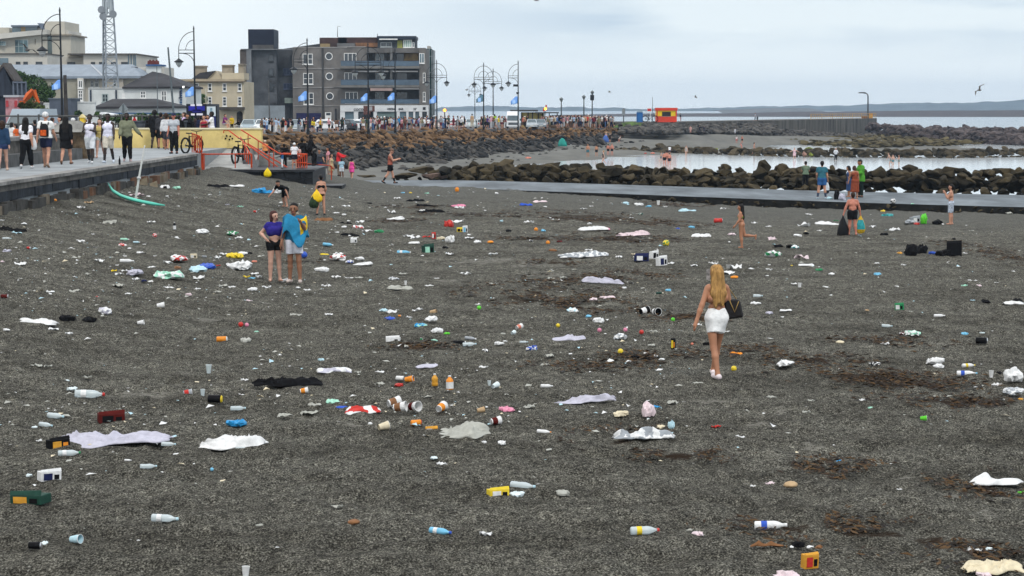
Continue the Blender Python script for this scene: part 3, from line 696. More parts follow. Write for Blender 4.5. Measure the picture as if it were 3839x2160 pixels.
def sea_wall():
 t=thing('sea_wall','low sea wall of dark stone blocks under a pale promenade edge','wall',(-13.7,50,1))
 mb=MB();n=40
 for i in range(n):
  y0=18+61.5*i/n;y1=y0+61.5/n-.012;w=.02*noise.noise((i*.7,0,0));mb.box(-14.1,-13.60+w,y0,y1,1.94,2.035)
 mb.build('coping',mat('weathered coping',(.26,.25,.235),.8,.25,1.5,.4,10,dirt=(.10,.095,.09)),t)
 mb=MB();mb.box(-14.1,-13.64,18,79.5,1.77,1.94);mb.build('concrete_band',mat('stained concrete band',(.115,.108,.098),.9,.35,1.2,.5,8,dirt=(.04,.038,.035)),t)
 mb=MB();r=random.Random(2);y=18.0
 while y<79.5:
  w=r.uniform(.7,1.3);mb.box(-14.1,-13.63+r.uniform(-.03,.03),y,min(79.5,y+w-.03),1.52+r.uniform(-.02,.02),1.765);y+=w
 mb.build('block_course',mat('blue black wall stone',(.022,.026,.033),.75,.5,1.6,.5,7),t)
 rub=MB();y=18.0
 while y<79.8:
  w=r.uniform(.35,.9);rub.box(-14.1,-13.5+r.uniform(-.1,.16),y,y+w-.04,.2,1.49+r.uniform(-.12,.03),r.choice([0,0,0,1,2]));y+=w
 rub.build('rough_footing',[mat('rough dark footing',(.055,.052,.047),.9,.4,2,.6),mat('tan footing',(.16,.13,.095),.9,.3,2,.6),mat('rusty footing',(.14,.075,.045),.9,.3,2,.6)],t)
 s=thing('leaning_slabs','tan stone slabs leaning on the wall behind the mint board','stone slabs',(-13.3,63,1))
 for i,(cx0,cx1)in enumerate([(1232,1285),(1290,1380),(1385,1475)]):
  a=at('f',cx0,228,66.2+i*.25);b=at('f',cx1,[150,118,150][i],66.2+i*.25)
  mb=MB().add([(a.x,a.y,a.z-.1),(b.x,a.y+.1,a.z-.1),(b.x-.12,a.y+.4,b.z),(a.x+.03,a.y+.3,b.z-.08),(a.x,a.y+.14,a.z-.1),(b.x,a.y+.24,a.z-.1),(b.x-.12,a.y+.54,b.z),(a.x+.03,a.y+.44,b.z-.08)],[(0,1,2,3),(7,6,5,4),(0,4,5,1),(1,5,6,2),(2,6,7,3),(3,7,4,0)])
  mb.build('slab',mat('tan slab stone',(.17,.14,.095),.9,.3,2.5,.6,stretch=(2,2,.5)),s)
sea_wall()
def boundary_wall():
 t=thing('boundary_wall','grey stone boundary wall with bench ledge beside the promenade','wall',(-17.6,55,2))
 st=mat('lichened grey stone',(.14,.13,.115),.9,.4,2.2,.6,6,dirt=(.045,.042,.038))
 MB().box(-18.1,-17.55,30,72.6,1.98,2.85).build('wall',st,t)
 mb=MB()
 for i in range(10):mb.box(-18.15,-17.45,30+4.26*i,34.2+4.26*i,2.853,2.98)
 mb.build('coping',mat('slate coping',(.21,.20,.19),.8,.3,1.5,.4),t)
 MB().box(-17.547,-17.0,30,72.6,1.98,2.42).build('bench_ledge',mat('bench concrete',(.10,.10,.098),.85,.3,1.5,.4),t)
 mb=MB().box(-18.3,-16.85,72.62,74.0,1.98,3.05)
 mb.build('pillar',mat('brown rubble stone',(.13,.095,.06),.9,.45,3,.7,5),t)
 MB().add([(-18.45,72.5,3.053),(-16.7,72.5,3.053),(-16.7,74.1,3.053),(-18.45,74.1,3.053),(-17.9,73,3.5),(-17.3,73,3.5),(-17.3,73.6,3.5),(-17.9,73.6,3.5)],[(0,1,5,4),(1,2,6,5),(2,3,7,6),(3,0,4,7),(4,5,6,7),(3,2,1,0)]).build('pillar_cap',mat('grey pillar cap',(.2,.195,.18),.85,.3,2,.4),t)
boundary_wall()
YW=mat('yellow painted wall',(.66,.52,.20),.8,.12,.8,.2,9,dirt=(.5,.38,.15))
def yellow_wall():
 a=at('a',850,985,93);b=at('b',363,876,93)
 t=thing('yellow_wall','long pale yellow wall behind the stairs at the end of the promenade','wall',(b.x-3,93,2))
 MB().box(a.x,b.x,92.9,93.4,.2,b.z).build('wall',YW,t)
 MB().box(a.x-.05,b.x+.04,92.85,93.45,b.z+.003,b.z+.07).build('coping',mat('cream coping',(.70,.64,.45),.8,.12,1),t)
 for x,y in((92,945),(100,925),(122,952),(128,928),(143,945)):
  p=at('b',x,y,92.9);mb=MB().tube([(p.x,92.86,p.z),(p.x,93.0,p.z)],.045,8);mb.build('drain_hole',mat('black hole',(.01,.01,.01),1,0),t)
yellow_wall()
RED=mat('red painted rail',(.46,.05,.010),.45,.2,3)
BLK=mat('black wet stone',(.016,.018,.021),.45,.5,1.4,.5,7)
def stairs():
 MBs=MB();MBs.add([(-14.4,85,1.12),(-12.2,85,1.12),(-12.6,92.85,1.95),(-14.4,92.85,1.98),(-14.4,85,-.5),(-12.2,85,-.5),(-12.6,92.85,-.5),(-14.4,92.85,-.5)],[(0,1,2,3),(0,4,5,1),(1,5,6,2),(3,2,6,7),(0,3,7,4)])
 tag(MBs.build('beach_ramp',mat('trodden ramp concrete',(.30,.30,.285),.85,.2,.9,.3,7)),kind='structure')
 t=thing('stone_platform','black stone landing at the foot of the red railed stairs','platform',(-11,87,0))
 mb=MB();r=random.Random(4)
 for row in range(5):
  x=-13.0+(.3 if row%2 else 0)
  while x<-9.25:
   w=r.uniform(.5,.9);mb.box(x,min(x+w-.02,-9.2),84.6+r.uniform(0,.03),90.5,-.4+row*.295,-.115+row*.295);x+=w
 mb.build('block_wall',BLK,t)
 MB().box(-13.1,-9.1,84.5,90.6,1.078,1.17).build('paving',mat('black paving',(.03,.032,.036),.5,.3,1.5),t)
 MB().box(-9.05,-7.9,85.0,87,-.4,.42).build('bottom_step',BLK,t)
 s=thing('staircase','concrete steps falling from the yellow wall to the black landing','stairs',(-11.9,91,1.2))
 for i in range(7):
  MB().box(-13.0+i*.34,-12.665+i*.34,90.65,92.8,.3,1.98-i*.12).build('step',mat('step concrete',(.21,.21,.20),.85,.25,1.5,.3),s)
 a=[at('a',1820,1185,88),at('a',1900,1255,86),at('a',1880,1268,86),at('b',210,1065,88)]
 mb=MB().add([(-13.0,86,1.175),(-11.9,86,1.175),(-12.5,89.5,1.175),(-13.2,89.5,1.175),(-12.7,86.3,1.2),(-12.0,86.3,1.22),(-12.6,89.5,1.75),(-13.1,89.5,1.75)],[(0,1,5,4),(1,2,6,5),(2,3,7,6),(3,0,4,7),(4,5,6,7)])
 mb.build('stringer',BLK,s)
 def rail(label,lines,posts,Y):
  t=thing('red_railing',label,'railing',lines[0][0])
  for ln in lines:MB().tube(ln,.034,6).build('handrail',RED,t)
  for a,b in posts:MB().tube([a,b],.026,6).build('post',RED,t)
 P=lambda k,x,y,Y:at(k,x,y,Y)
 rail('red rail spanning the ramp mouth in front of the bicycle',[[P('a',1520,1165,84.9),P('b',160,1062,84.9),P('b',290,1062,84.9)]],[(P('a',1775,1165,84.9),P('a',1775,1268,84.9)),(P('b',290,1062,84.9),P('b',290,1165,84.9))],85)
 t=thing('red_post','stout red gate post at the end of the promenade wall','post',P('a',1525,1268,84.6))
 a,b=P('a',1512,1165,84.6),P('a',1542,1268,84.6);MB().box(a.x,b.x,84.4,84.75,b.z-.2,a.z).build('shaft',RED,t);MB().box(a.x-.03,b.x+.03,84.37,84.78,a.z+.003,a.z+.05).build('cap',RED,t)
 rail('long red handrails slanting down the stairs below the yellow wall',[[P('b',78,905,92.7),P('b',78,886,92.7),P('b',118,886,92.7),P('b',505,1175,88.5)],[P('b',210,880,90.4),P('b',490,1055,88),P('b',705,1062,86)],[P('b',262,985,90.4),P('b',560,1165,88)]],[(P('b',338,962,89.4),P('b',338,1105,89.4)),(P('b',262,920,90.2),P('b',262,1000,90.2)),(P('b',420,1010,88.6),P('b',420,1165,88.6)),(P('b',455,1045,88.2),P('b',455,1168,88.2))],90)
 lines=[[P('b',205,935,89),P('b',285,1075,86)]]
 posts=[(P('b',x,935+(x-205)*1.75,89-(x-205)*.0375),P('b',x,1068+(x-205)*1.2,89-(x-205)*.0375))for x in(222,236,250,264,285)]
 rail('short red baluster rail on the black stair flank by the bicycle',lines,posts,88)
 posts=[(P('b',x,1065,86),P('b',x,1168,86))for x in(640,655,672,688,705)]
 rail('red baluster panel at the seaward corner of the landing',[[P('b',500,1062,86),P('b',705,1066,86)],[P('b',600,1125,86),P('b',705,1130,86)],[P('b',620,1120,86),P('b',690,1070,86)]],posts,86)
 rail('red rail from the landing down to the slipway',[[P('b',705,1135,86),P('b',770,1140,87),P('b',880,1150,89),P('b',905,1175,89.2)]],[(P('b',890,1150,89),P('b',890,1258,89))],86)
 posts=[(P('a',x,1010+(x-1450)*.25,82),P('a',x,1150+(x-1450)*.1,82))for x in(1450,1464,1478,1492,1506,1520)]
 rail('red baluster fence at the promenade end beside the parked bicycle',[[P('a',1440,1005,82),P('a',1500,1025,82),P('a',1525,1150,82)]],posts,82)
stairs()
GLASS=mat('dark window glass',(.025,.032,.04),.12,.3,.3,spec=.8)
GLASSB=mat('blue grey glass',(.09,.14,.17),.12,.25,.3,spec=.8)
WFR=mat('white window frame',(.72,.72,.70),.5,.06,2)
def rect(k,x0,y0,x1,y1,Y):
 a,b=at(k,x0,y1,Y),at(k,x1,y0,Y);return a.x,b.x,a.z,b.z
def window(par,k,x0,y0,x1,y1,Y,nx=2,ny=2,fr=WFR,gl=GLASS,w=.09,sill=True):
 X0,X1,Z0,Z1=rect(k,x0,y0,x1,y1,Y)
 mb=MB();d0,d1=Y-.07,Y+.02
 mb.box(X0,X0+w,d0,d1,Z0,Z1);mb.box(X1-w,X1,d0,d1,Z0,Z1);mb.box(X0+w,X1-w,d0,d1,Z0,Z0+w);mb.box(X0+w,X1-w,d0,d1,Z1-w,Z1)
 for i in range(1,nx):x=X0+(X1-X0)*i/nx;mb.box(x-w*.45,x+w*.45,d0+.01,d1,Z0+w,Z1-w)
 for j in range(1,ny):z=Z0+(Z1-Z0)*j/ny;mb.box(X0+w,X1-w,d0+.015,d1,z-w*.4,z+w*.4)
 if sill:mb.box(X0-.08,X1+.08,Y-.14,Y+.02,Z0-.12,Z0-.003)
 f=mb.build('window',fr,par)
 MB().box(X0+w*.5,X1-w*.5,Y-.03,Y+.01,Z0+w*.5,Z1-w*.5).build('pane',gl,f)
 return f
def wallbox(par,name,k,x0,y0,x1,y1,Y,depth,m,zb=None):
 X0,X1,Z0,Z1=rect(k,x0,y0,x1,y1,Y)
 return MB().box(X0,X1,Y,Y+depth,zb if zb is not None else Z0,Z1).build(name,m,par)
def main_building():
 Y=300;t=thing('apartment_building','large grey four storey seafront apartment block with blue glass balconies over shops','building',(at('D',850,300,Y).x,Y,1))
 stone=mat('grey rendered wall',(.145,.135,.125),.9,.25,.35,.3,3,dirt=(.095,.09,.085))
 slate=mat('dark slate cladding',(.062,.066,.072),.8,.35,.4,.3,3)
 wallbox(t,'tower','v',10,352,150,1300,Y-1.5,14,mat('brownish side wall',(.095,.078,.068),.9,.3,.5),.5)
 wallbox(t,'tower_front','v',152,350,490,1110,Y-1,13,slate,.5)
 wallbox(t,'corner_strip','v',98,352,150,1290,Y-1.7,.18,mat('pale corner strip',(.17,.18,.19),.8,.2,.6),.5)
 wallbox(t,'roof_box','v',112,72,458,350,Y,6,mat('navy roof box',(.008,.011,.024),.6,.2,.5))
 wallbox(t,'roof_box_plinth','v',170,285,455,345,Y-.06,.05,mat('grey plinth',(.09,.085,.08),.9,.3,.5))
 wallbox(t,'link_wall','v',492,350,718,1300,Y+1.5,9,mat('dark link wall',(.05,.052,.056),.9,.35,.4,.2),.5)  # link wall in a dark grey base tone
 wallbox(t,'main_wall','v',720,318,1449,1300,Y,13,stone,.5)
 wallbox(t,'balcony_block','u',62,350,450,1300,Y-.02,9,stone,.5)
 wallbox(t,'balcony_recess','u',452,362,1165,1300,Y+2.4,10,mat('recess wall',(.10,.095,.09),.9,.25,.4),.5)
 wallbox(t,'east_wall','u',1167,368,1258,1300,Y-.3,11,stone,.5)
 wallbox(t,'parapet','u',62,342,442,352,Y-.1,9,mat('pale parapet',(.28,.27,.26),.8,.2,.5))
 wallbox(t,'roof_slab','u',444,362,1250,428,Y-.2,8,mat('roof edge',(.12,.115,.11),.85,.2,.5))
 wallbox(t,'parapet','v',720,312,1449,324,Y-.08,.1,mat('pale parapet',(.28,.27,.26),.8,.2,.5))
 wallbox(t,'parapet','v',8,338,715,352,Y-1.75,1.5,mat('slate coping',(.13,.135,.14),.8,.2,.5))
 a,b=at('v',560,350,Y+2),at('v',1085,268,Y+2);c=at('v',1085,322,Y+2)
 MB().prism([(a.x,a.z-.3),(c.x,c.z-.2),(b.x,b.z),(a.x,a.z+.1)],Y+2,Y+10).build('sloping_roof',slate,t)
 wallbox(t,'plant_room','v',1080,186,1449,320,Y+1.5,7,mat('maroon brown plant room',(.06,.035,.032),.85,.3,.4))
 wallbox(t,'plant_room_panel','v',1088,268,1222,318,Y+1.4,.09,mat('tan panel',(.25,.19,.10),.85,.2,.5))
 wallbox(t,'plant_room','u',62,218,640,352,Y+1.5,7,mat('maroon brown plant room',(.06,.035,.032),.85,.3,.4))
 wallbox(t,'roof_kiosk','u',50,298,290,346,Y+.6,.8,mat('grey upstand',(.13,.13,.13),.85,.2,.5))
 wallbox(t,'brick_wall','u',300,292,600,350,Y+1.2,.25,mat('orange brown brick',(.20,.10,.05),.9,.4,.8))
 wallbox(t,'penthouse','u',600,206,1115,362,Y+.8,6,mat('penthouse slate',(.035,.042,.05),.6,.25,.4))
 wallbox(t,'penthouse_roof','u',590,200,1122,240,Y+.2,7,mat('navy fascia',(.022,.03,.045),.5,.2,.5))
 wallbox(t,'penthouse_awning','u',622,236,870,252,Y+.1,.25,WFR)
 window(t,'u',640,285,795,348,Y+.78,2,1,mat('grey frame',(.3,.32,.32),.5,.1,1),GLASS)
 window(t,'u',870,262,935,352,Y+.78,1,1,mat('olive frame',(.26,.27,.06),.6,.2,1),mat('olive glass',(.20,.21,.05),.3,.2,1))  # penthouse window with plain olive frame and glass
 window(t,'u',950,252,1065,356,Y+.78,4,1,WFR,mat('pale green glass',(.30,.42,.37),.2,.2,1))
 window(t,'u',1072,285,1100,356,Y+.78,1,1,WFR,GLASSB)
 for y in(638,895):wallbox(t,'string_course','u',0,y-4,85,y+6,Y-.1,.09,mat('pale parapet',(.28,.27,.26),.8,.2,.5))
 for y in(608,862,1112):wallbox(t,'string_course','v',722,y-5,1360,y+5,Y-.1,.09,mat('pale parapet',(.28,.27,.26),.8,.2,.5))
 wallbox(t,'drainpipe','v',1118,325,1134,1290,Y-.14,.12,mat('dark pipe',(.05,.05,.05),.6,.2,1))
 for y0,y1 in((405,548),(668,818),(935,1092)):
  for x0,x1 in((852,912),(922,985)):window(t,'v',x0+(y0-405)*.025,y0,x1+(y0-405)*.025,y1,Y,1,2)
 for y0,y1,c in((445,460,0),(445,460,0)):pass
 for cx,cy in((1207,440),(1212,712),(1220,982)):
  p=at('v',cx,cy,Y);mb=MB();R_=.62;n=24;vs,fs=[],[]
  for i in range(n):
   a=2*pi*i/n
   for rr,yy in((R_,-.10),(R_-.12,-.10),(R_-.12,.02),(R_,.02)):vs.append((p.x+rr*cos(a),Y+yy,p.z+rr*sin(a)))
  for i in range(n):
   for j in range(4):fs.append((i*4+j,i*4+(j+1)%4,((i+1)%n)*4+(j+1)%4,((i+1)%n)*4+j))
  f=mb.add(vs,fs).build('round_window',WFR,t,fix=True)
  MB().tube([(p.x,Y-.04,p.z),(p.x,Y+.05,p.z)],R_-.1,24).build('pane',GLASS,f)
 for x0,y0,x1,y1 in((385,415,450,510),(390,605,455,705),(395,800,462,900)):window(t,'v',x0,y0,x1,y1,Y-1,1,1,mat('dark grey frame',(.035,.04,.045),.7,.2,1))
 for x0,y0,x1,y1 in((585,600,715,690),(590,805,720,885)):window(t,'v',x0,y0,x1,y1,Y+1.5,3,1,mat('navy frame',(.05,.06,.10),.6,.2,1),mat('navy glass',(.02,.03,.06),.2,.2,1))
 wallbox(t,'canopy','v',605,1005,728,1075,Y+.9,.6,mat('green grey panel',(.20,.24,.21),.8,.2,1))
 p=at('v',722,1008,Y+.5)
 wallbox(t,'boundary_front','v',160,1108,606,1295,Y-2.5,.3,mat('pale blue grey wall',(.22,.25,.27),.85,.15,.5),.5)
 wallbox(t,'garage_door','v',765,1210,1098,1300,Y-.08,.07,mat('navy garage door',(.012,.012,.06),.5,.2,1),.8)
 d=wallbox(t,'door','v',1155,1200,1238,1300,Y-.08,.07,WFR,.9)
 X0,X1,Z0,Z1=rect('v',1170,1208,1228,1240,Y-.1);MB().box(X0,X1,Y-.11,Y-.083,Z0,Z1).build('pane',GLASS,d)
 wallbox(t,'door','v',1288,1150,1312,1290,Y-.08,.07,mat('dark door',(.03,.03,.035),.6,.2,1),.9)
 for i,(y0,y1,gt)in enumerate(((608,642,540),(868,900,795),(1120,1135,1060))):
  wallbox(t,'balcony_slab','u',85,y0,1168,y1,Y-1.3,3.6,mat('balcony slab',(.155,.15,.14),.85,.2,.4))
  X0,X1,Z0,Z1=rect('u',100,gt,1165,y0-2,Y-1.25)
  b=MB().box(X0,X1,Y-1.25,Y-1.21,Z0,Z1).build('balcony_glass',mat('blue balcony glass',(.045,.085,.13),.15,.25,.4,spec=.8),t)
  MB().box(X0,X1,Y-1.29,Y-1.18,Z1+.003,Z1+.06).build('handrail',mat('navy rail',(.03,.05,.09),.5,.2,1),b)
 for y0,y1,dx in((432,578,0),(695,848,5),(960,1110,18)):
  window(t,'u',145+dx,y0,312+dx,y1,Y-.04,3,1)
  window(t,'u',570,y0+2,690,y1+22,Y+2.38,2,2,WFR,GLASSB)
  window(t,'u',380,y0+2,440,y1+22,Y+2.38,1,1,mat('grey frame',(.3,.32,.32),.5,.1,1),GLASS)
  wallbox(t,'balcony_divider','u',770,y0-60,800,y1+30,Y-.8,3,mat('divider',(.17,.17,.165),.85,.2,.4))
  wallbox(t,'patio_door','u',860,y0+6,1000,y1+26,Y+2.3,.06,GLASS)
 wallbox(t,'balcony_screen','u',955,435,1150,600,Y+2.2,.05,mat('orange tan screen',(.33,.22,.09),.8,.5,.6))  # plain orange tan panel set in the balcony recess
 window(t,'u',1165,435,1235,570,Y-.32,2,1,WFR,GLASSB)
 for y0,y1 in((700,832),(960,1090)):window(t,'u',1215,y0,1250,y1,Y-.32,1,2)
 for x0,x1,y in((330,745,672),(790,1145,672),(840,1160,908)):wallbox(t,'awning','u',x0,y,x1,y+18,Y-1.6,1.3,mat('grey awning',(.20,.20,.20),.8,.15,.6))
 wallbox(t,'awning','u',500,908,800,945,Y-1.7,1.4,mat('pinkish awning',(.30,.22,.20),.8,.2,.6))
 sh=mat('white shop front',(.62,.63,.63),.7,.1,.5)
 f=wallbox(t,'shop_fascia','u',92,1140,1288,1226,Y-1.9,1.9,sh)
 for x0,x1 in((92,155),(278,335),(545,590),(860,900),(990,1020),(1085,1110),(1165,1205),(1270,1288)):wallbox(t,'shop_pier','u',x0,1226.5,x1,1330,Y-1.85,1.8,sh,.7)
 for x0,x1,m in((156,277,GLASSB),(336,410,GLASS),(591,859,mat('green grey shop glass',(.16,.22,.21),.2,.2,.5)),(901,989,GLASSB),(1021,1084,GLASSB),(1111,1164,GLASSB),(1206,1269,GLASS)):
  wallbox(t,'shop_window','u',x0,1232,x1,1330,Y-1.6,.06,m,.7)
 def sign(txt,x0,x1,y0,y1,m,bold=0):
  cu=bpy.data.curves.new('lettering','FONT');cu.body=txt;cu.extrude=.03;cu.offset=bold
  o=bpy.data.objects.new('lettering',cu);COL.objects.link(o);bpy.context.view_layer.update()
  d=o.dimensions.copy();X0,X1,Z0,Z1=rect('u',x0,y0,x1,y1,Y-1.94)
  me=bpy.data.meshes.new_from_object(o);bpy.data.objects.remove(o)
  me.transform(Matrix.Diagonal(((X1-X0)/max(d.x,.01),(Z1-Z0)/max(d.y,.01),1,1)))
  me.transform(Matrix.Translation((X0,Y-1.95,Z0))@Matrix.Rotation(pi/2,4,'X'));me.transform(Matrix.Translation(-(t.location+f.location)))
  me.materials.clear();me.materials.append(m);o=bpy.data.objects.new('lettering',me);COL.objects.link(o);o.parent=f
 dk=mat('black lettering',(.02,.02,.025),.6,.1,1)
 sign('COCO CAFE',275,520,1182,1216,dk,.012);sign('WESTEND',730,845,1178,1202,dk,.02);sign('BAR',885,950,1178,1202,dk,.02)
 sign("22'",1085,1128,1176,1202,dk,.01)
 X0,X1,Z0,Z1=rect('u',1215,1165,1252,1202,Y-1.94);MB().box(X0,X1,Y-1.96,Y-1.903,Z0,Z1).build('shop_badge',dk,f)
 p=at('u',55,215,Y+3);q=at('u',57,70,Y+3)
 MB().tube([p,q],[.08,.04],5).tube([q,q+Vector((.5,0,0))],.03,4).build('antenna',mat('grey mast',(.2,.2,.2),.6,.1,1),t)
 p=at('u',598,205,Y+3);MB().tube([p,p+Vector((0,0,.45))],.06,5).build('vent_pipe',mat('grey mast',(.2,.2,.2),.6,.1,1),t)
 a=at('v',520,340,Y+5);b=at('v',635,262,Y+5)
 MB().tube([(a.x,Y+5,a.z),(a.x,Y+5,b.z),(b.x,Y+5,b.z),(b.x,Y+5,a.z)],.03,4).build('roof_rail',WFR,t)
main_building()
def scaffold_building():
 Y=322;a=at('u',1258,1330,Y);b=at('u',1330,372,Y)
 t=thing('scaffolded_building','narrow building wrapped in dark green netting and scaffold poles','building',(a.x,Y,1))
 MB().box(a.x,b.x,Y,Y+9,.6,b.z).build('netting',mat('dark green netting',(.012,.04,.035),.9,.5,.8,.4,4),t)
 for x in(1300,1337,1360,1375):p=at('u',x,1300,Y-1.2);q=at('u',x,372+(x-1300)*.35,Y-1.2);MB().tube([(q.x,Y-1.2,.9),q],.09,5).build('scaffold_pole',mat('grey scaffold',(.22,.24,.25),.5,.2,1),t)
 mb=MB()
 for y in(480,700,930,1120):p=at('u',1262,y,Y-1.1);q=at('u',1378,y-8,Y-1.1);mb.tube([p,q],.06,4)
 mb.build('ledger',mat('grey scaffold',(.22,.24,.25),.5,.2,1),t)
 MB().box(a.x+.2,b.x-.3,Y+1,Y+7,b.z+.003,b.z+.5).build('roof_sheet',mat('pale sheet',(.35,.33,.3),.8,.2,1),t)
scaffold_building()
def hip_roof(par,name,k,pts_eave,pts_ridge,Y,depth,m,over=.3):
 """roof over a box: front eave (two pixel points), ridge (two pixel points) half way back"""
 (ax,ay),(bx,by)=pts_eave;(cx_,cy_),(dx,dy)=pts_ridge
 a,b=at(k,ax,ay,Y-over),at(k,bx,by,Y-over);c,d=at(k,cx_,cy_,Y+depth/2),at(k,dx,dy,Y+depth/2)
 a2,b2=Vector((a.x,Y+depth+over,a.z)),Vector((b.x,Y+depth+over,b.z))
 mb=MB().add([a,b,b2,a2,c,d,a-Vector((0,0,.18)),b-Vector((0,0,.18)),b2-Vector((0,0,.18)),a2-Vector((0,0,.18))],[(0,1,5,4),(1,2,5),(2,3,4,5),(3,0,4),(0,6,7,1),(1,7,8,2),(2,8,9,3),(3,9,6,0),(9,8,7,6)])
 return mb.build(name,m,par)
WHT=mat('off white render',(.60,.62,.61),.85,.10,.4,.15,5,dirt=(.48,.50,.49))
BEI=mat('beige render',(.42,.39,.33),.9,.12,.3,.15,5)
SLT=mat('dark slate roof',(.035,.034,.038),.75,.3,.6,.3,6,stretch=(.5,.5,3))
def town():
 Y=185;t=thing('white_house','white two storey house with dark hipped roof and blue corner quoins','house',(at('w',1000,1080,Y).x,Y,1.9))
 wallbox(t,'wall','w',560,682,1520,1110,Y,9,WHT,1.6)
 hip_roof(t,'roof','w',[(530,685),(1538,680)],[(1000,448),(1165,478)],Y,9,SLT)
 for x0,y0,x1,y1 in((812,750,897,865),(1138,745,1222,910),(533,788,572,866)):window(t,'w',x0,y0,x1,y1,Y,2,2)
 mb=MB()
 for i in range(11):X0,X1,Z0,Z1=rect('w',1420+(8 if i%2 else 0),702+i*35,1460,702+i*35+26,Y-.05);mb.box(X0,X1,Y-.05,Y+.02,Z0,Z1)
 mb.build('quoins',mat('blue quoin paint',(.035,.09,.19),.7,.15,1),t)
 window(t,'w',1422,745,1440,850,Y-.06,1,2,mat('navy frame',(.05,.06,.10),.6,.2,1))
 p=at('w',1482,690,Y-.2);MB().tube([(p.x,Y-.2,p.z-.1),(p.x,Y-.2,p.z+.1)],.14,8).build('wall_lamp',mat('white lamp',(.9,.9,.85),.4,.02,1,emit=1.0),t)
 Y=190;t=thing('white_annex','plain white flat roofed annex joined to the hipped roof house','house',(at('w',290,1080,Y).x,Y,1.9))
 wallbox(t,'wall','w',12,712,575,1100,Y,8,WHT,1.6);wallbox(t,'coping','w',5,700,580,712,Y-.1,8.2,mat('pale coping',(.55,.56,.55),.8,.1,1))
 window(t,'w',222,795,312,925,Y,2,2,mat('grey green frame',(.28,.33,.33),.6,.1,1))
 for x in(42,438):wallbox(t,'drainpipe','w',x-8,735,x+8,1080,Y-.15,.12,mat('navy pipe',(.03,.04,.06),.6,.2,1))
 Y=165;t=thing('white_bungalow','low white bungalow with long dark roof and blue stripe','house',(at('w',700,1130,Y).x,Y,1.9))
 wallbox(t,'wall','w',110,985,1330,1180,Y,7,WHT,1.6);hip_roof(t,'roof','w',[(90,995),(1338,985)],[(380,874),(1050,870)],Y,7,SLT)
 wallbox(t,'blue_stripe','w',110,1088,1450,1104,Y-.05,.04,mat('blue stripe paint',(.03,.11,.25),.7,.1,1))
 Y=230;t=thing('beige_hall','long beige building with wide blue grey metal roof','building',(at('a',600,780,Y).x,Y,1.6))
 wallbox(t,'wall','a',110,578,1050,850,Y,12,BEI,1.2)
 a,b=at('a',75,578,Y-.8),at('a',1064,573,Y-.8);c,d=at('a',40,488,Y+7),at('a',1000,486,Y+7)
 rm=mat('blue grey metal roof',(.20,.235,.275),.55,.12,.4,.2,3,stretch=(3,1,1))
 MB().add([a,b,d,c,a-Vector((0,0,.3)),b-Vector((0,0,.3)),Vector((d.x+2,Y+14,b.z)),Vector((c.x,Y+14,a.z))],[(0,1,2,3),(0,4,5,1),(1,6,2),(2,6,7,3),(0,3,7)]).build('roof',rm,t)
 MB().tube([at('a',690,490,Y+6.6),at('a',775,572,Y-.75)],.12,4).build('roof_seam',mat('pale seam',(.4,.42,.45),.6,.1,1),t)
 for x0,x1,m in((352,585,mat('olive render',(.29,.275,.22),.9,.15,.4)),(800,930,mat('tan render',(.34,.31,.26),.9,.15,.4))):wallbox(t,'bay','a',x0,586,x1,800,Y-.5,.5,m,1.2)
 wallbox(t,'bay','a',587,590,628,800,Y-1.0,1,mat('pale bay',(.5,.48,.43),.9,.1,.4),1.2)
 for x0,y0,x1,y1,n in((592,605,624,665,1),(592,680,624,760,3),(592,772,624,792,1)):window(t,'a',x0,y0,x1,y1,Y-1.0,2,n)
 for x0,y0,x1,y1 in((684,608,706,658),(715,590,745,660),(855,600,880,655)):window(t,'a',x0,y0,x1,y1,Y-.02 if x0<800 else Y-.5,1,2,mat('grey frame',(.3,.32,.32),.5,.1,1))
 wallbox(t,'chimney','a',990,505,1022,545,Y+5,1.5,mat('dark chimney',(.04,.035,.035),.9,.2,1))
 Y=270;t=thing('pale_flat_block','pale flat roofed block behind the grey metal roof','building',(at('a',770,480,Y).x,Y,1.5))
 wallbox(t,'wall','a',470,432,640,560,Y,14,BEI,1);wallbox(t,'wall','a',632,410,1027,560,Y-1.5,16,mat('cream render',(.50,.48,.43),.9,.08,.3),1)
 wallbox(t,'roof_edge','a',510,403,1030,412,Y-2,17,mat('dark roof edge',(.10,.09,.08),.8,.2,1));wallbox(t,'roof_edge','a',510,412,634,434,Y-.6,.5,mat('tan edge',(.26,.23,.18),.8,.2,1))
 for x0,x1 in((508,568),(686,718),(748,792),(838,878),(915,965)):window(t,'a',x0,468,x1,486,Y-1.5 if x0>640 else Y,2,1,mat('dark grey frame',(.035,.04,.045),.7,.2,1))
 for x in(965,985,1005,1018):wallbox(t,'glazing_strip','a',x,412,x+9,500,Y-1.6,.08,GLASSB)
 Y=240;t=thing('chimney_block','small white block with blue capped chimney and red pots','building',(at('w',1000,450,Y).x,Y,1.6))
 wallbox(t,'wall','w',740,380,1180,560,Y,7,mat('cream render',(.50,.48,.43),.9,.08,.3),1.2)
 wallbox(t,'chimney','w',905,360,1125,520,Y-.6,3,WHT);wallbox(t,'chimney_cap','w',895,338,1132,362,Y-.9,3.6,mat('blue cap',(.03,.09,.22),.7,.1,1))
 mb=MB()
 for i,x in enumerate((940,965,990,1015,1042,1068,1090)):
  p=at('w',x,337,Y+.6);mb.tube([p,p+Vector((0,0,.45+.15*(i%2)))],[.16,.12],7)
 mb.build('chimney_pots',mat('dark red pot',(.13,.03,.025),.8,.2,2),t)
 Y=300;t=thing('white_tower_block','tall cream building with curved glazed front and stair tower','building',(at('a',260,450,Y).x,Y,1.5))
 cre=mat('cream tower render',(.47,.44,.37),.9,.10,.25,.1,4)
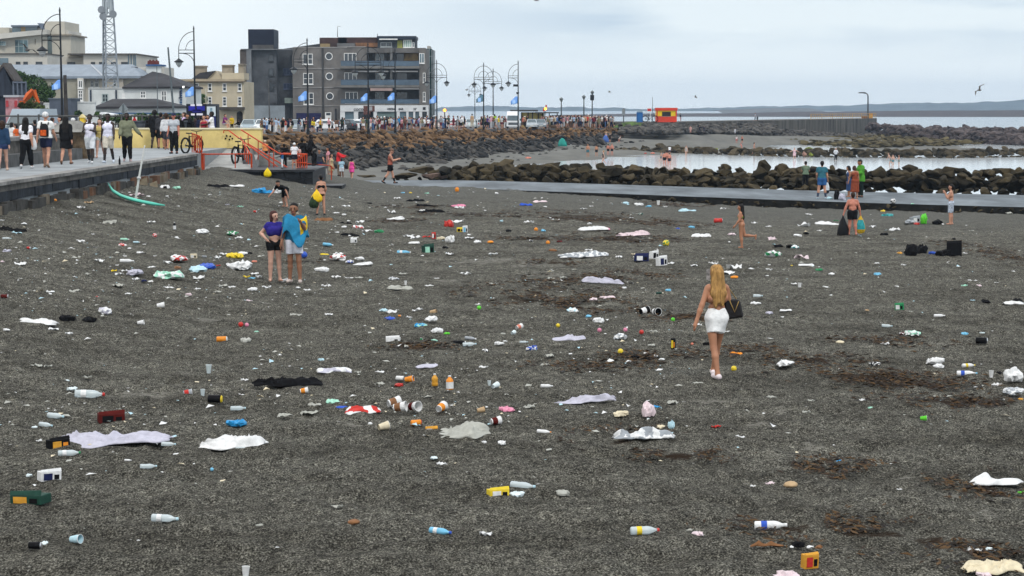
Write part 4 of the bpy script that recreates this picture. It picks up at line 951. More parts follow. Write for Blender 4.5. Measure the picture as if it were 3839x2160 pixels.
 wallbox(t,'stair_tower','a',345,162,487,520,Y,10,cre,1);wallbox(t,'tower_side','a',487,232,516,520,Y+.6,9,mat('pale tower side',(.52,.50,.45),.9,.08,.3),1)
 wallbox(t,'east_wing','a',395,262,532,520,Y-.5,10,cre,1);wallbox(t,'roof_edge','a',380,258,541,268,Y-1,11,mat('tan edge',(.26,.23,.18),.8,.2,1))
 n=14;P0=at('a',-160,330,Y-6);P1=at('a',352,225,Y-1)
 def curved(name,yl,yr,yl2,yr2,off,m):
  mb=MB();vs,fs=[],[]
  for i in range(n+1):
   f=i/n;x=-160+512*f;yy=Y-8+7*f*f+off;top=at('a',x,yl+(yr-yl)*f**.8,yy);bot=at('a',x,yl2+(yr2-yl2)*f**.8,yy)
   vs+=[(top.x,yy,bot.z),(top.x,yy,top.z),(top.x,yy+8,top.z),(top.x,yy+8,bot.z)]
  for i in range(n):
   for j in range(4):fs.append((i*4+j,(i+1)*4+j,(i+1)*4+(j+1)%4,i*4+(j+1)%4))
  fs+=[(0,1,2,3),(n*4+3,n*4+2,n*4+1,n*4)]
  mb.add(vs,fs).build(name,m,t,fix=True)
 curved('curved_wall',320,262,560,560,0,cre);curved('curved_cornice',276,222,318,258,-1.2,mat('pale cornice',(.52,.50,.45),.85,.08,.3))
 for x0,x1,y0,y1 in((70,212,300,400),(-20,45,312,345)):
  Yw=Y-8+7*((x0+x1+320)/2/512)**2-.4;window(t,'a',x0,y0,x1,y1,Yw,4,2,mat('grey green frame',(.28,.33,.33),.6,.1,1),mat('sea green glass',(.11,.18,.20),.15,.3,.3),.1,False)
 for x in(236,247,260):window(t,'a',x,292,x+8,335,Y-3.2,1,1,mat('tan edge',(.26,.23,.18),.8,.2,1),GLASS,.05,False)
 wallbox(t,'glazed_slot','a',345,270,390,478,Y-.55,.1,mat('slot glass',(.10,.13,.13),.2,.3,.4))
 wallbox(t,'roof_deck','a',92,200,278,244,Y+1,6,GLASSB);wallbox(t,'deck_roof','a',82,190,282,203,Y,8,mat('navy deck roof',(.09,.11,.14),.7,.1,1));wallbox(t,'deck_panel','a',160,205,190,240,Y+.9,.08,mat('tan board',(.35,.25,.13),.8,.2,1))
 wallbox(t,'lift_house','a',-60,208,68,260,Y+2,6,cre)
 a,b,c=at('a',282,175,Y+.5),at('a',350,178,Y+.5),at('a',310,215,Y+.5)
 MB().prism([(a.x,a.z),(b.x,b.z),(b.x,c.z-.4),(c.x,c.z)],Y+.4,Y+4).build('butterfly_roof',mat('blue slate wedge',(.12,.15,.20),.7,.15,1),t)
 Y=285;t=thing('cream_podium','long cream podium below the curved glazed building','building',(at('a',180,480,Y).x,Y,1.5))
 wallbox(t,'wall','a',-200,408,356,560,Y,10,mat('cream render',(.50,.48,.43),.9,.08,.3),1);wallbox(t,'roof_edge','a',-200,402,357,410,Y-.3,10.5,mat('dark roof edge',(.10,.09,.08),.8,.2,1))
 for x0,x1 in((120,154),(177,210),(270,320)):window(t,'a',x0,466,x1,486,Y,2,1,mat('dark grey frame',(.035,.04,.045),.7,.2,1))
 wallbox(t,'dark_glazing','a',-100,438,62,490,Y-.1,.09,GLASSB)
 Y=262;t=thing('cream_terrace','cream three storey terrace with sash windows and stone chimneys','building',(at('w',1900,1100,Y).x,Y,1.4))
 wal=mat('cream terrace render',(.46,.40,.29),.9,.10,.3,.15,5)
 wallbox(t,'wall','w',1340,605,2420,1300,Y,10,wal,1);wallbox(t,'parapet','w',1330,566,2420,600,Y-.25,1,mat('tan parapet',(.36,.30,.21),.9,.12,.5))
 wallbox(t,'cornice','w',1330,600,2420,612,Y-.4,1,mat('brown cornice band',(.12,.09,.06),.9,.1,1))  # narrow dark brown band below the parapet
 for x in(1660,1862,2090,2325):
  for y0,y1 in((632,752),(840,985)):window(t,'w',x,y0,x+60,y1,Y,1,2 if y0<700 else 3)
 a,b,c=at('w',1620,570,Y+4),at('w',2075,570,Y+4),at('w',1985,438,Y+4)
 MB().prism([(a.x,a.z),(b.x,b.z),(c.x,c.z)],Y+4,Y+10).build('gable',wal,t)
 p0,p1,p2,p3=at('w',1615,562,Y+3.9),at('w',1850,562,Y+3.9),at('w',1985,436,Y+3.9),at('w',1740,470,Y+3.9)
 MB().prism([(p.x,p.z)for p in(p0,p1,p2,p3)],Y+3.6,Y+3.95).build('slate_roof',SLT,t)
 for x0,y0,x1,y1 in((1655,365,1812,520),(2080,352,2242,490),(2335,335,2420,600)):
  c=wallbox(t,'chimney','w',x0,y0,x1,y1,Y+5,2,mat('stone chimney',(.28,.24,.18),.9,.2,.8));wallbox(t,'chimney_cap','w',x0-6,y0-8,x1+6,y0+12,Y+4.8,2.4,mat('stone chimney cap',(.22,.19,.15),.9,.2,.8))
 wallbox(t,'upper_wall','w',2075,470,2420,570,Y+3,5,wal)
 wallbox(t,'ground_fascia','w',2030,1000,2420,1042,Y-1,1,mat('dark fascia',(.07,.06,.05),.8,.2,1))
 X0,X1,Z0,Z1=rect('w',2310,1065,2400,1250,Y-.06);mb=MB();pts=[(X0,Z0),(X1,Z0)]+[((X0+X1)/2+(X1-X0)/2*cos(pi*i/10),Z1-(X1-X0)/2+(X1-X0)/2*sin(pi*i/10))for i in range(11)]
 mb.prism(pts,Y-.08,Y+.01).build('arched_door',mat('dark archway',(.02,.016,.014),.8,.2,1),t,fix=True)
 Y=150
 for lab,x0,y0,x1,y1,m in(('white garden wall left of the lamp with the flag',548,1195,742,1330,WHT),('long white garden wall in front of the beige hall',935,1180,1290,1345,WHT)):
  a=rect('t',x0,y0,x1,y1,Y);o=MB().box(a[0],a[1],Y,Y+.3,1.6,a[3]);MB.box(o,a[0]-.05,a[1]+.05,Y-.05,Y+.35,a[3]+.003,a[3]+.1)
  tag(o.build('garden_wall',m),lab,'wall')
 a=rect('t',675,1115,970,1345,Y-2);t=thing('grey_shed','blue grey shed with ribbed sides behind the flag lamp','shed',(a[0],Y-2,1.9));mb=MB();n=22
 for i in range(n):mb.box(a[0]+(a[1]-a[0])*i/n,a[0]+(a[1]-a[0])*(i+.7)/n,Y-2.04,Y-2.0,1.9,a[3]-.1)
 mb.build('ribs',mat('shed rib',(.10,.12,.155),.7,.15,1),t);MB().box(a[0],a[1],Y-2,Y+1,1.6,a[3]-.1).build('body',mat('shed body',(.085,.10,.13),.7,.15,1),t);MB().box(a[0]-.1,a[1]+.1,Y-2.1,Y+1.1,a[3]-.097,a[3]).build('roof',mat('shed roof',(.12,.14,.16),.7,.15,1),t)
 Y=160;t=thing('dark_gabled_house','dark gabled building behind site netting at the left edge','house',(at('t',0,1200,Y).x,Y,1.9))
 a=rect('t',-120,760,190,1330,Y);MB().box(a[0],a[1],Y,Y+2,1.6,a[3]-1).build('wall',mat('blue black boarding',(.03,.036,.05),.9,.35,.8,.3,4,stretch=(3,1,.3)),t)
 A,B,C=at('t',-170,930,Y-.4),at('t',45,660,Y-.4),at('t',205,905,Y-.4)
 MB().prism([(A.x,A.z-1.0),(C.x,C.z-1.2),(B.x,B.z-.1)],Y-.3,Y+2).build('gable',mat('blue black boarding',(.03,.036,.05),.9,.35,.8,.3,4,stretch=(3,1,.3)),t)
 for p,q in((A,B),(B,C)):d=Vector((0,0,.16));MB().add([p-d,q-d,q+d,p+d]+[v+Vector((0,2.6,0))for v in(p-d,q-d,q+d,p+d)],[(0,1,2,3),(3,2,6,7),(7,6,5,4),(1,0,4,5)]).build('barge_roof',mat('dark brown roof edge',(.07,.06,.055),.85,.2,1),t)
 t=thing('site_screen','dark construction screen between the gabled building and the trees','screen',(at('t',270,1100,150).x,150,1.9))
 a=rect('t',190,905,355,1110,150);MB().box(a[0],a[1],150,150.2,1.8,a[3]).build('mesh_panel',mat('slate mesh',(.045,.055,.075),.9,.6,2.5),t)
 mb=MB()
 for f in(0,.33,.66,1):x=a[0]+(a[1]-a[0])*f;mb.tube([(x,149.9,1.8),(x,149.9,a[3]+.1)],.07,4)
 for z in(a[3],(a[3]*.6+1.9*.4)):mb.tube([(a[0],149.88,z),(a[1],149.88,z)],.06,4)
 mb.build('frame',mat('grey blue frame',(.12,.14,.18),.7,.2,1),t)
 t=thing('site_cabin','small pink and white site cabin below the dark gabled building','cabin',(at('t',170,1230,130).x,130,1.9))
 a=rect('t',75,1105,240,1250,130);MB().box(a[0],a[1],130,132,1.85,a[3]).build('body',mat('faded pink panel',(.42,.22,.24),.8,.3,1.2),t)
 for x0,x1 in((85,115),(200,232)):b_=rect('t',x0,1150,x1,1235,130);MB().box(b_[0],b_[1],129.93,129.99,b_[2],b_[3]).build('panel',mat('red panel',(.40,.05,.06),.7,.2,1),t)
 MB().box(a[0]-.1,a[1]+.1,129.9,132.1,a[3]+.003,a[3]+.15).build('roof',mat('pale grey roof',(.4,.42,.45),.7,.1,1),t)
 Y=128;t=thing('orange_digger','orange digger with its boom folded up beside the shrub','digger',(at('t',440,1180,Y).x,Y,1.9));orange=mat('digger orange',(.50,.09,.015),.5,.2,2)
 P=lambda x,y:at('t',x,y,Y)
 MB().tube([P(335,1150),P(385,1080),P(450,1010)],[.16,.24,.17],4).build('boom',orange,t);MB().tube([P(455,1008),P(480,1080),P(525,1185)],[.17,.15,.10],4).build('dipper_arm',orange,t)
 a=rect('t',250,1150,420,1260,Y);MB().box(a[0],a[1],Y+.3,Y+2.5,2.3,a[3]).build('body',orange,t);MB().box(a[0]-.2,a[1]+.2,Y,Y+2.8,1.9,2.297).build('tracks',mat('black track',(.012,.012,.012),.9,.2,3),t)
 MB().add([P(500,1165),P(560,1170),P(550,1220),P(505,1225)]+[v+Vector((0,.7,0))for v in(P(500,1165),P(560,1170),P(550,1220),P(505,1225))],[(0,1,2,3),(7,6,5,4),(0,4,5,1),(1,5,6,2),(2,6,7,3),(3,7,4,0)]).build('bucket',mat('grey bucket',(.08,.07,.065),.7,.3,2),t)
 Y=215;t=thing('telecom_mast','tall grey lattice telecom mast with antennas at the top','mast',(at('a',830,650,Y).x,Y,1.6));steel=mat('galvanised steel',(.25,.28,.31),.5,.2,1.5)
 b0=at('a',825,660,Y);top=at('a',805,-60,Y);wb,wt=1.25,.62
 mb=MB()
 for i in range(3):
  a=2*pi*i/3+.4;mb.tube([(b0.x+wb*cos(a),Y+wb*sin(a),1.5),(top.x+wt*cos(a),Y+wt*sin(a),top.z)],.11,5)
 mb.build('legs',steel,t);mb=MB();n=17
 for j in range(n):
  f0,f1=j/n,(j+1)/n
  for i in range(3):
   a,c=2*pi*i/3+.4,2*pi*((i+1)%3)/3+.4;w0,w1=wb+(wt-wb)*f0,wb+(wt-wb)*f1;x0,x1=b0.x+(top.x-b0.x)*f0,b0.x+(top.x-b0.x)*f1;z0,z1=1.5+(top.z-1.5)*f0,1.5+(top.z-1.5)*f1
   mb.tube([(x0+w0*cos(a),Y+w0*sin(a),z0),(x1+w1*cos(c),Y+w1*sin(c),z1)],.045,3);mb.tube([(x1+w1*cos(a),Y+w1*sin(a),z1),(x1+w1*cos(c),Y+w1*sin(c),z1)],.045,3)
 mb.build('bracing',steel,t)
 for x0,y0,x1,y1 in((775,-10,790,105),(798,10,812,110),(828,5,845,90),(815,-20,828,60)):a=rect('a',x0,y0,x1,y1,Y-1);MB().box(a[0],a[1],Y-1.0-.3,Y-.9,a[2],a[3]).build('antenna_panel',mat('pale antenna',(.34,.38,.40),.6,.1,1),t)
 for x,y in((768,75),(855,108),(780,125)):p=at('a',x,y,Y-1.2);MB().lathe([(.05,-.1),(.42,.1),(.45,.16)],10,M=Matrix.Translation(p)@Matrix.Rotation(pi/2,4,'X')).build('dish',mat('grey dish',(.2,.22,.24),.6,.1,1),t)
 a=rect('a',770,118,850,128,Y-.5);MB().box(a[0],a[1],Y-1,Y+1,a[2],a[3]).build('platform',steel,t)
town()
def leaf_clump(name,label,cat,spots,m3,nleaf,size,r,trunk=None):
 """spots: (centre, rx, ry, rz); leaves spread through the volume in uneven clumps"""
 c0=spots[0][0];t=thing(name,label,cat,(c0[0],c0[1],road_z(c0[1])))
 mb=MB()
 for c,rx,ry,rz in spots:
  cl=[(Vector((r.gauss(0,.5),r.gauss(0,.5),r.gauss(0,.5))),r.uniform(.25,.5))for _ in range(16)]
  for _ in range(nleaf):
   q,w=r.choice(cl);v=q+Vector((r.gauss(0,1),r.gauss(0,1),r.gauss(0,1)))*w*.5
   if v.length>1:v=v.normalized()*r.uniform(.75,1.0)
   p=Vector(c)+Vector((v.x*rx,v.y*ry,v.z*rz))
   if p.z<road_z(p.y):continue
   a=Vector((r.gauss(0,1),r.gauss(0,1),r.gauss(0,1))).normalized()*size*r.uniform(.6,1.3);b=a.cross(Vector((r.gauss(0,1),r.gauss(0,1),r.gauss(0,1)))).normalized()*size*.5
   mb.add([p-a,p+b,p+a,p-b],[(0,1,2,3)],r.randrange(3))
 mb.build('crown',m3,t)
 tr=MB()
 for c,rx,ry,rz in spots:
  g=Vector((c[0],c[1],road_z(c[1])));tr.tube([g,g.lerp(Vector(c),.6)+Vector((.1,0,0)),Vector(c)+Vector((.1,.1,rz*.5))],[.16,.11,.04],5)
 tr.build('trunk',mat('brown bark',(.05,.036,.025),.9,.3,3,.4),t)
GRN=[mat('leaf dark',(.018,.042,.014),.6,.4,.6),mat('leaf mid',(.04,.085,.024),.6,.4,.6),mat('leaf light',(.075,.135,.04),.6,.4,.6)]
OLV=[mat('olive leaf dark',(.03,.045,.012),.6,.4,.6),mat('olive leaf mid',(.065,.088,.025),.6,.4,.6),mat('olive leaf light',(.11,.14,.045),.6,.4,.6)]
r=random.Random(9)
A_=lambda k,x,y,Y:tuple(at(k,x,y,Y))
leaf_clump('tree','dense dark green trees sloping down beside the gabled building','tree',[(A_('t',200,850,172),.85,1,.9),(A_('t',300,920,172),1.3,1,1.3),(A_('t',440,980,172),1.4,1,1.35),(A_('t',580,1030,172),1.2,1,1.15),(A_('t',660,1000,174),.6,.8,.8),(A_('t',400,880,175),.8,1,.6),(A_('t',250,830,175),.7,1,.5),(A_('t',680,1100,173),.6,.8,.6),(A_('t',330,1080,173),1.2,.8,.8)],GRN,1500,.13,r)
leaf_clump('shrub','low olive shrub in front of the orange digger','shrub',[(A_('t',330,1230,121),.42,.5,.32),(A_('t',430,1210,121),.5,.5,.36),(A_('t',520,1260,121),.55,.5,.34),(A_('t',640,1310,121),.5,.5,.25)],OLV,1100,.07,r)
leaf_clump('tree','small round green tree behind the blue flag by the terrace','tree',[(A_('w',1650,860,215),.9,1,.75),(A_('w',1760,880,215),.75,1,.65),(A_('w',1640,740,215),.6,.7,.5)],GRN,1500,.10,r)
leaf_clump('hedge','dark low hedge behind the walkers on the promenade','hedge',[(A_('w',x,1190,112),1.1,.4,.36)for x in(450,640,830,1000,1180,1380)],GRN,700,.10,r)
leaf_clump('shrub','small dark shrubs against the foot of the white bungalow','shrub',[(A_('t',1060,1330,140),.3,.3,.25),(A_('t',1330,1340,140),.3,.3,.22)],GRN,500,.10,r)
mb=MB();a=rect('c',1495,600,1590,622,306)
mb.lathe([(3.1,.0),(2.6,.35),(1.5,.75),(.4,.95)],16,M=Matrix.Translation(((a[0]+a[1])/2,306,.8))@Matrix.Diagonal((1,.6,1,1)));tag(mb.build('grass_mound',mat('mossy green mound',(.07,.11,.03),.9,.5,1.5,.6),fix=True),'small green grassy mound beside the blue toilet','mound')
def rails():
 a=at('t',0,1360,104);b=at('w',1480,1140,104);t=thing('rail_fence','grey post and rail fence along the far side of the promenade','fence',(a.x,104,2))
 gm=mat('weathered grey rail',(.085,.085,.08),.8,.2,2)
 for i in range(15):
  x=a.x-6+(b.x-a.x+6)*i/14;MB().tube([(x,104,1.9),(x,104,a.z+.1)],.06,5).build('post',gm,t)
 for z in(a.z,a.z-.45):MB().tube([(a.x-6,104,z),(b.x,104,z)],.045,5).build('rail',gm,t)
 a=rect('w',690,1235,930,1355,98);mb=MB();mb.box(a[0],a[1]+2,98,98.4,1.9,a[3]);mb.box(a[0]-.05,a[1]+2.05,97.95,98.45,a[3]+.003,a[3]+.08)
 tag(mb.build('dark_wall',mat('blue grey rubble wall',(.06,.068,.08),.9,.5,2.5,.6,5)),'low blue grey stone wall behind the man in the open jacket','wall')
rails()
LM=mat('black lamp iron',(.013,.015,.018),.45,.3,3)
LGL=mat('frosted lamp glass',(.45,.48,.48),.25,.1,3)
def lamp_proto(double):
 t=thing('street_lamp','x','street lamp');t.name='street_lamp'
 MB().tube([(0,0,0),(0,0,.5),(0,0,.55),(0,0,9.1)],[.16,.15,.10,.055],8).lathe([(.05,9.1),(.08,9.14),(.02,9.42)],6).build('pole',LM,t)
 for s in((-1,1)if double else(-1,)):
  mb=MB();R=1.33;z0=7.35
  mb.tube([(s*R*sin(a),0,z0+R*1.18*cos(a))for a in[pi/2*i/10 for i in range(11)]],.032,5)
  mb.tube([(s*.72*sin(a),0,z0+.72*1.18*cos(a))for a in[pi/2*i/8 for i in range(9)]],.026,4)
  mb.tube([(0,0,z0),(s*R,0,z0)],.028,4);mb.tube([(0,0,z0-.28),(s*R,0,z0-.28)],.034,4)
  mb.tube([(s*R,0,z0),(s*R,0,z0-.75)],.035,4)
  mb.tube([(s*.95*(1-sin(a)),0,z0-.3-.95*(1-cos(a)))for a in[pi/2*i/6 for i in range(7)]],.026,4)
  mb.build('bracket',LM,t)
  M=Matrix.Translation((s*R,0,z0-1.05))
  c=MB().lathe([(.04,.34),(.10,.28),(.42,.06),(.40,.0),(.30,-.02)],10,M=M).build('lamp_head',LM,t)
  MB().lathe([(.29,-.02),(.23,-.22),(.07,-.40),(.02,-.44)],10,M=M).build('lamp_glass',LGL,c)
 return t
LAMPS=[(150,18,False,'nearest lamp post, single armed, in front of the cream tower block',1),(487,65,False,'single armed lamp post beside the blue fronted truck',1),(772,95,False,'single armed lamp post before the round windows',1),(925,106,True,'double armed lamp post in front of the cafe lettering',1),(993,120,False,'single armed lamp post in front of the bar lettering',1),(1098,150,True,'double armed lamp post beside the scaffolded building',1),(1216,157,True,'double armed lamp post standing taller of the seaward pair',1),(1240,172,True,'double armed lamp post just right of the taller one',0),(1194,204,True,'smallest and most distant double armed lamp post',0),(1303,152,False,'single armed lamp post carrying cameras and a blue flag',1)]
FLAGM=mat('sky blue flag cloth',(.17,.36,.78),.8,.15,1.2)
def flag(p,w,h,label,r,side=-1,tint=None):
 mb=MB();n,m_=12,8;vs,fs=[],[]
 for j in range(m_+1):
  for i in range(n+1):
   u,v=i/n,j/m_;dro=u*u*.9+.15*u
   vs.append((side*(w*u*.92),.22*sin(u*5+v*1.2)*u*w*.5,-h*v*(1-.35*u)-dro*h*.55+.08*h*sin(u*6+v*2)))
 for j in range(m_):
  for i in range(n):a=j*(n+1)+i;fs.append((a,a+1,a+n+2,a+n+1))
 o=mb.add([(Vector(q)+p)for q in vs],fs).build('flag',[tint or FLAGM,mat('pale flag print',(.35,.55,.88),.8,.1,1)],loc=p,smooth=True)
 for f in o.data.polygons:
  c=f.center
  if abs(c.x)>w*.3 and abs(c.x)<w*.68 and-h*1.0<c.z<-h*.45:f.material_index=1
 s=o.modifiers.new('thick','SOLIDIFY');s.thickness=.01
 return tag(o,label,'flag','blue flags on the promenade lamp posts')
PROTO={False:None,True:None}
r=random.Random(12)
LAMPPOS=[]
for x,y,dbl,lab,fl in LAMPS:
 lo,hi=60,700
 for _ in range(40):
  m_=(lo+hi)/2;p=at('D',x,y,m_)
  if p.z-road_z(m_)>9.4:hi=m_
  else:lo=m_
 p=at('D',x,y,lo);Y=lo
 xb=p.x
 if PROTO[dbl]is None:PROTO[dbl]=t=lamp_proto(dbl)
 else:t=copy_tree(PROTO[dbl])
 t.location=(xb,Y,road_z(Y)-.02);t['label']=lab;t['group']='lamp posts along the promenade'
 LAMPPOS.append((xb,Y,road_z(Y)))
 if fl:
  nm=lab.split(',')[0].replace('single armed ','').replace('double armed ','')
  zt={150:205,487:222,772:233,925:238,993:236,1098:243,1216:240,1303:245}[x]
  q=at('D',x,zt,Y);w=24/.67075*Y/F*(1.0 if x<900 else .8)
  flag(Vector((xb-.07,Y,q.z+.1)),w*.98,w*.95,{150:'blue flag on the nearest lamp post above the shed',487:'blue flag on the lamp post by the blue fronted truck',772:'blue flag in front of the lowest sash window',925:'blue flag above the cafe lettering',993:'blue flag above the bar lettering',1098:'blue flag beside the scaffolded building',1216:'greyish teal flag hanging on the taller seaward double lamp',1303:'blue flag on the lamp post with cameras'}[x],r,tint=mat('grey teal flag',(.10,.20,.26),.8,.2,1)if x==1216 else None)
x,Y,z=LAMPPOS[-1]
t=thing('camera_unit','camera unit with floodlight fixed to the lamp post with the right hand flag','camera',(x,Y,z+5));p=at('D',1297,216,Y)
MB().box(p.x-.35,p.x+.3,Y-.2,Y+.2,p.z-.1,p.z+.2).build('housing',LM,t);MB().tube([(p.x+.3,Y,p.z),(x,Y,p.z)],.05,4).tube([(p.x+.3,Y,p.z-.9),(x,Y,p.z-.9)],.05,4).build('arm',LM,t);MB().lathe([(.2,0),(.18,-.2),(.05,-.3)],8,M=Matrix.Translation((p.x+.25,Y,p.z-.85))).build('dome',LM,t)
def pole(k,x0,y0,x1,y1,Y,r0,r1,name,label,cat,m):
 a,b=at(k,x0,y0,Y),at(k,x1,y1,Y);z=road_z(Y);a=a+(b-a)*((z-a.z)/(b.z-a.z))
 return tag(MB().tube([a,a.lerp(b,.5),b],[r0,(r0+r1)/2,r1],7).build(name,m,loc=a),label,cat)
PM=mat('dark timber pole',(.05,.045,.042),.85,.3,2)
pole('a',500,860,490,567,128,.17,.12,'utility_pole','short dark pole just right of the nearest lamp post','pole',PM)
pole('a',1310,850,1268,358,150,.10,.07,'mast','slanting grey pole beside the hipped roof house','pole',mat('grey paint pole',(.10,.12,.13),.6,.2,2))
pole('a',1190,850,1183,500,158,.055,.03,'thin_pole','thin grey pole in front of the hipped roof','pole',mat('grey paint pole',(.10,.12,.13),.6,.2,2))
pole('a',1555,800,1553,668,200,.06,.05,'thin_pole','thin white pole before the small green tree','pole',mat('cream pole',(.5,.48,.4),.6,.1,2))
pole('v',402,1290,385,760,215,.11,.06,'lamp_standard','old grey lamp standard in front of the dark tower','street lamp',mat('weathered grey iron',(.09,.09,.09),.7,.3,2))
pole('c',1703,615,1703,432,312,.06,.04,'thin_pole','thin grey pole left of the red and yellow hut','pole',mat('grey paint pole',(.10,.12,.13),.6,.2,2))
def lantern(k,x,yb,yt,Y,label,box=False):
 a,b=at(k,x,yb,Y),at(k,x,yt,Y);h=b.z-a.z;t=thing('lantern_post',label,'street lamp',(a.x,Y,a.z),'small lantern posts by the pier')
 MB().tube([(a.x,Y,a.z),(a.x,Y,b.z-.7)],[.13,.09],6).build('post',mat('grey lantern post',(.08,.095,.10),.6,.2,2),t)
 MB().lathe([(.10,-.7),(.30,-.25),(.34,-.2),(.16,-.05),(.03,.06)],8,M=Matrix.Translation((a.x,Y,b.z))).build('lantern',mat('grey lantern head',(.13,.15,.15),.4,.2,2),t)
 if box:MB().box(a.x-.35,a.x+.3,Y-.2,Y-.12,a.z+2.6,a.z+3.5).build('notice',LM,t)
lantern('c',1015,580,435,296,'small lantern post above the yellow shelter end')
lantern('c',1185,575,418,300,'small lantern post at the middle of the packed crowd')
lantern('c',1248,575,383,305,'tallest lantern post near the pier carrying a dark notice',True)
t=thing('notice_post','grey post with small notice left of the blue toilet','sign',tuple(at('c',1485,640,308)));p=at('c',1485,640,308);q=at('c',1485,515,308)
MB().tube([p,q],.10,6).build('post',mat('grey lantern post',(.08,.095,.10),.6,.2,2),t);MB().box(q.x-.25,q.x+.25,307.8,307.88,q.z-1.2,q.z-.1).build('board',mat('grey notice',(.2,.22,.23),.6,.1,2),t)
def hut():
 Y=313;a=rect('d',122,512,277,617,Y);t=thing('lifeguard_hut','red and yellow lifeguard hut with dark window on the pier','hut',((a[0]+a[1])/2,Y,a[2]))
 h=a[3]-a[2];rd=mat('hut red',(.62,.05,.02),.5,.1,1);ye=mat('hut yellow',(.72,.50,.01),.5,.1,1)
 MB().box(a[0],a[1],Y,Y+2.6,1.62,a[2]+h*.40).build('lower_wall',rd,t);MB().box(a[0]+.01,a[1]-.01,Y+.01,Y+2.59,a[2]+h*.40+.003,a[2]+h*.80).build('upper_wall',ye,t)
 MB().box(a[0]-.1,a[1]+.1,Y-.12,Y+2.7,a[2]+h*.80+.003,a[3]).build('roof',rd,t)
 for x in(a[0],a[1]-.22):MB().box(x,x+.22,Y-.02,Y+.008,a[2]+h*.40+.003,a[2]+h*.8).build('corner_post',rd,t)
 w=rect('d',165,542,232,575,Y-.03);f=MB().box(w[0],w[1],Y-.05,Y+.0,w[2],w[3]).build('window',mat('black hut shutter',(.02,.02,.018),.4,.2,1),t)
 MB().box(w[0]-.08,w[1]+.08,Y-.03,Y+.005,w[2]-.08,w[2]-.003).build('sill',mat('grey sill',(.25,.25,.22),.6,.1,1),f)
 Y=311;a=rect('c',1585,535,1630,621,Y);t=thing('portable_toilet','blue portable toilet standing left of the lifeguard hut','toilet',((a[0]+a[1])/2,Y,a[2]));bl=mat('toilet blue',(.015,.10,.30),.5,.15,1)
 MB().box(a[0],a[1],Y,Y+1.2,a[2]-.2,a[3]-.25).build('cabin',bl,t);MB().prism([(a[0]-.05,a[3]-.247),(a[1]+.05,a[3]-.247),(a[1]-.15,a[3]),(a[0]+.15,a[3])],Y-.05,Y+1.25).build('roof',mat('pale blue roof',(.25,.36,.45),.5,.1,1),t);MB().box(a[0]+.2,a[1]-.2,Y-.04,Y-.003,a[2],a[3]-.4).build('door',mat('toilet door blue',(.02,.13,.36),.5,.15,1),t)
 Y=312;a=rect('c',1662,512,1696,543,Y);t=thing('beach_sign','white sign with red band on two posts beside the toilet','sign',(a[0],Y,1.6))
 MB().box(a[0],a[1],Y,Y+.08,a[2],a[3]).build('board',mat('white sign',(.7,.7,.68),.5,.1,1),t);MB().box(a[0]+.06,a[1]-.06,Y-.02,Y-.003,a[3]-.55,a[3]-.15).build('red_band',mat('sign red',(.5,.02,.02),.5,.1,1),t)
 for x in(a[0]+.15,a[1]-.2):MB().tube([(x,Y+.04,1.6),(x,Y+.04,a[2])],.05,5).build('post',WFR,t)
 Y=296;a=rect('y',1300,205,1620,320,Y);t=thing('seafront_shelter','yellow seafront shelter with long flat dark roof behind the crowd','shelter',(a[0],Y,1))
 MB().box(a[0],a[1],Y+.5,Y+4,.9,a[3]-.25).build('back_wall',mat('yellow shelter wall',(.62,.50,.16),.7,.15,1),t)
 for x in(1300,1390,1450,1530,1590):p=rect('y',x,235,x+16,320,Y);MB().box(p[0],p[1],Y+.2,Y+.45,.9,a[3]-.25).build('pillar',mat('dark shelter pillar',(.05,.04,.03),.7,.2,1),t)
 b=rect('y',1150,192,1535,215,Y-1);MB().box(b[0],b[1],Y-1,Y+5,b[2],b[3]).build('roof',mat('dark shelter roof',(.06,.06,.06),.8,.2,1),t);b=rect('y',1500,215,1825,240,Y-1.2);MB().box(b[0],b[1],Y-1.2,Y+5,b[2],b[3]-.1).build('roof',mat('dark shelter roof',(.06,.06,.06),.8,.2,1),t)
 for x in(1690,1800):p=at('y',x,240,Y);MB().tube([(p.x,Y,.9),p],.08,5).build('post',LM,t)
 for k,x0,y0,x1,y1,Y,lab,n in(('y',1600,150,1662,215,285,'pair of red signal heads with a lit amber lamp above the shelter',2),('y',218,165,275,215,262,'single red signal head with a lit amber lamp above the white van',1)):
  a=rect(k,x0,y0,x1,y1,Y);t=thing('traffic_signal',lab,'traffic light',((a[0]+a[1])/2,Y,1.3));xm=(a[0]+a[1])/2
  MB().tube([(xm,Y+.1,road_z(Y)),(xm,Y+.1,a[2])],.08,6).build('post',LM,t)
  w=(a[1]-a[0])/n
  for i in range(n):
   hd=MB().box(a[0]+w*i+.06,a[0]+w*(i+1)-.06,Y-.2,Y+.05,a[2]+(.5 if i else 0),a[3]+(.3 if i else-.2)).build('head',mat('signal red',(.38,.03,.012),.5,.2,2),t)
   if i==n-1:c=at(k,x0+(38 if n==2 else 28),y0+(27 if n==2 else 32),Y-.25);MB().lathe([(.02,.06),(.17,.02),(.2,-.03)],12,M=Matrix.Translation(c)@Matrix.Rotation(pi/2,4,'X')).build('lamp',mat('lit amber lamp',(1.0,.33,.03),.4,.02,1,emit=6),hd)
 Y=292;a=rect('u',408,1148,560,1250,Y);t=thing('road_sign','brown direction sign hiding part of the cafe lettering','sign',(a[0],Y,1.2));br=mat('maroon brown sign',(.11,.045,.035),.6,.2,1)
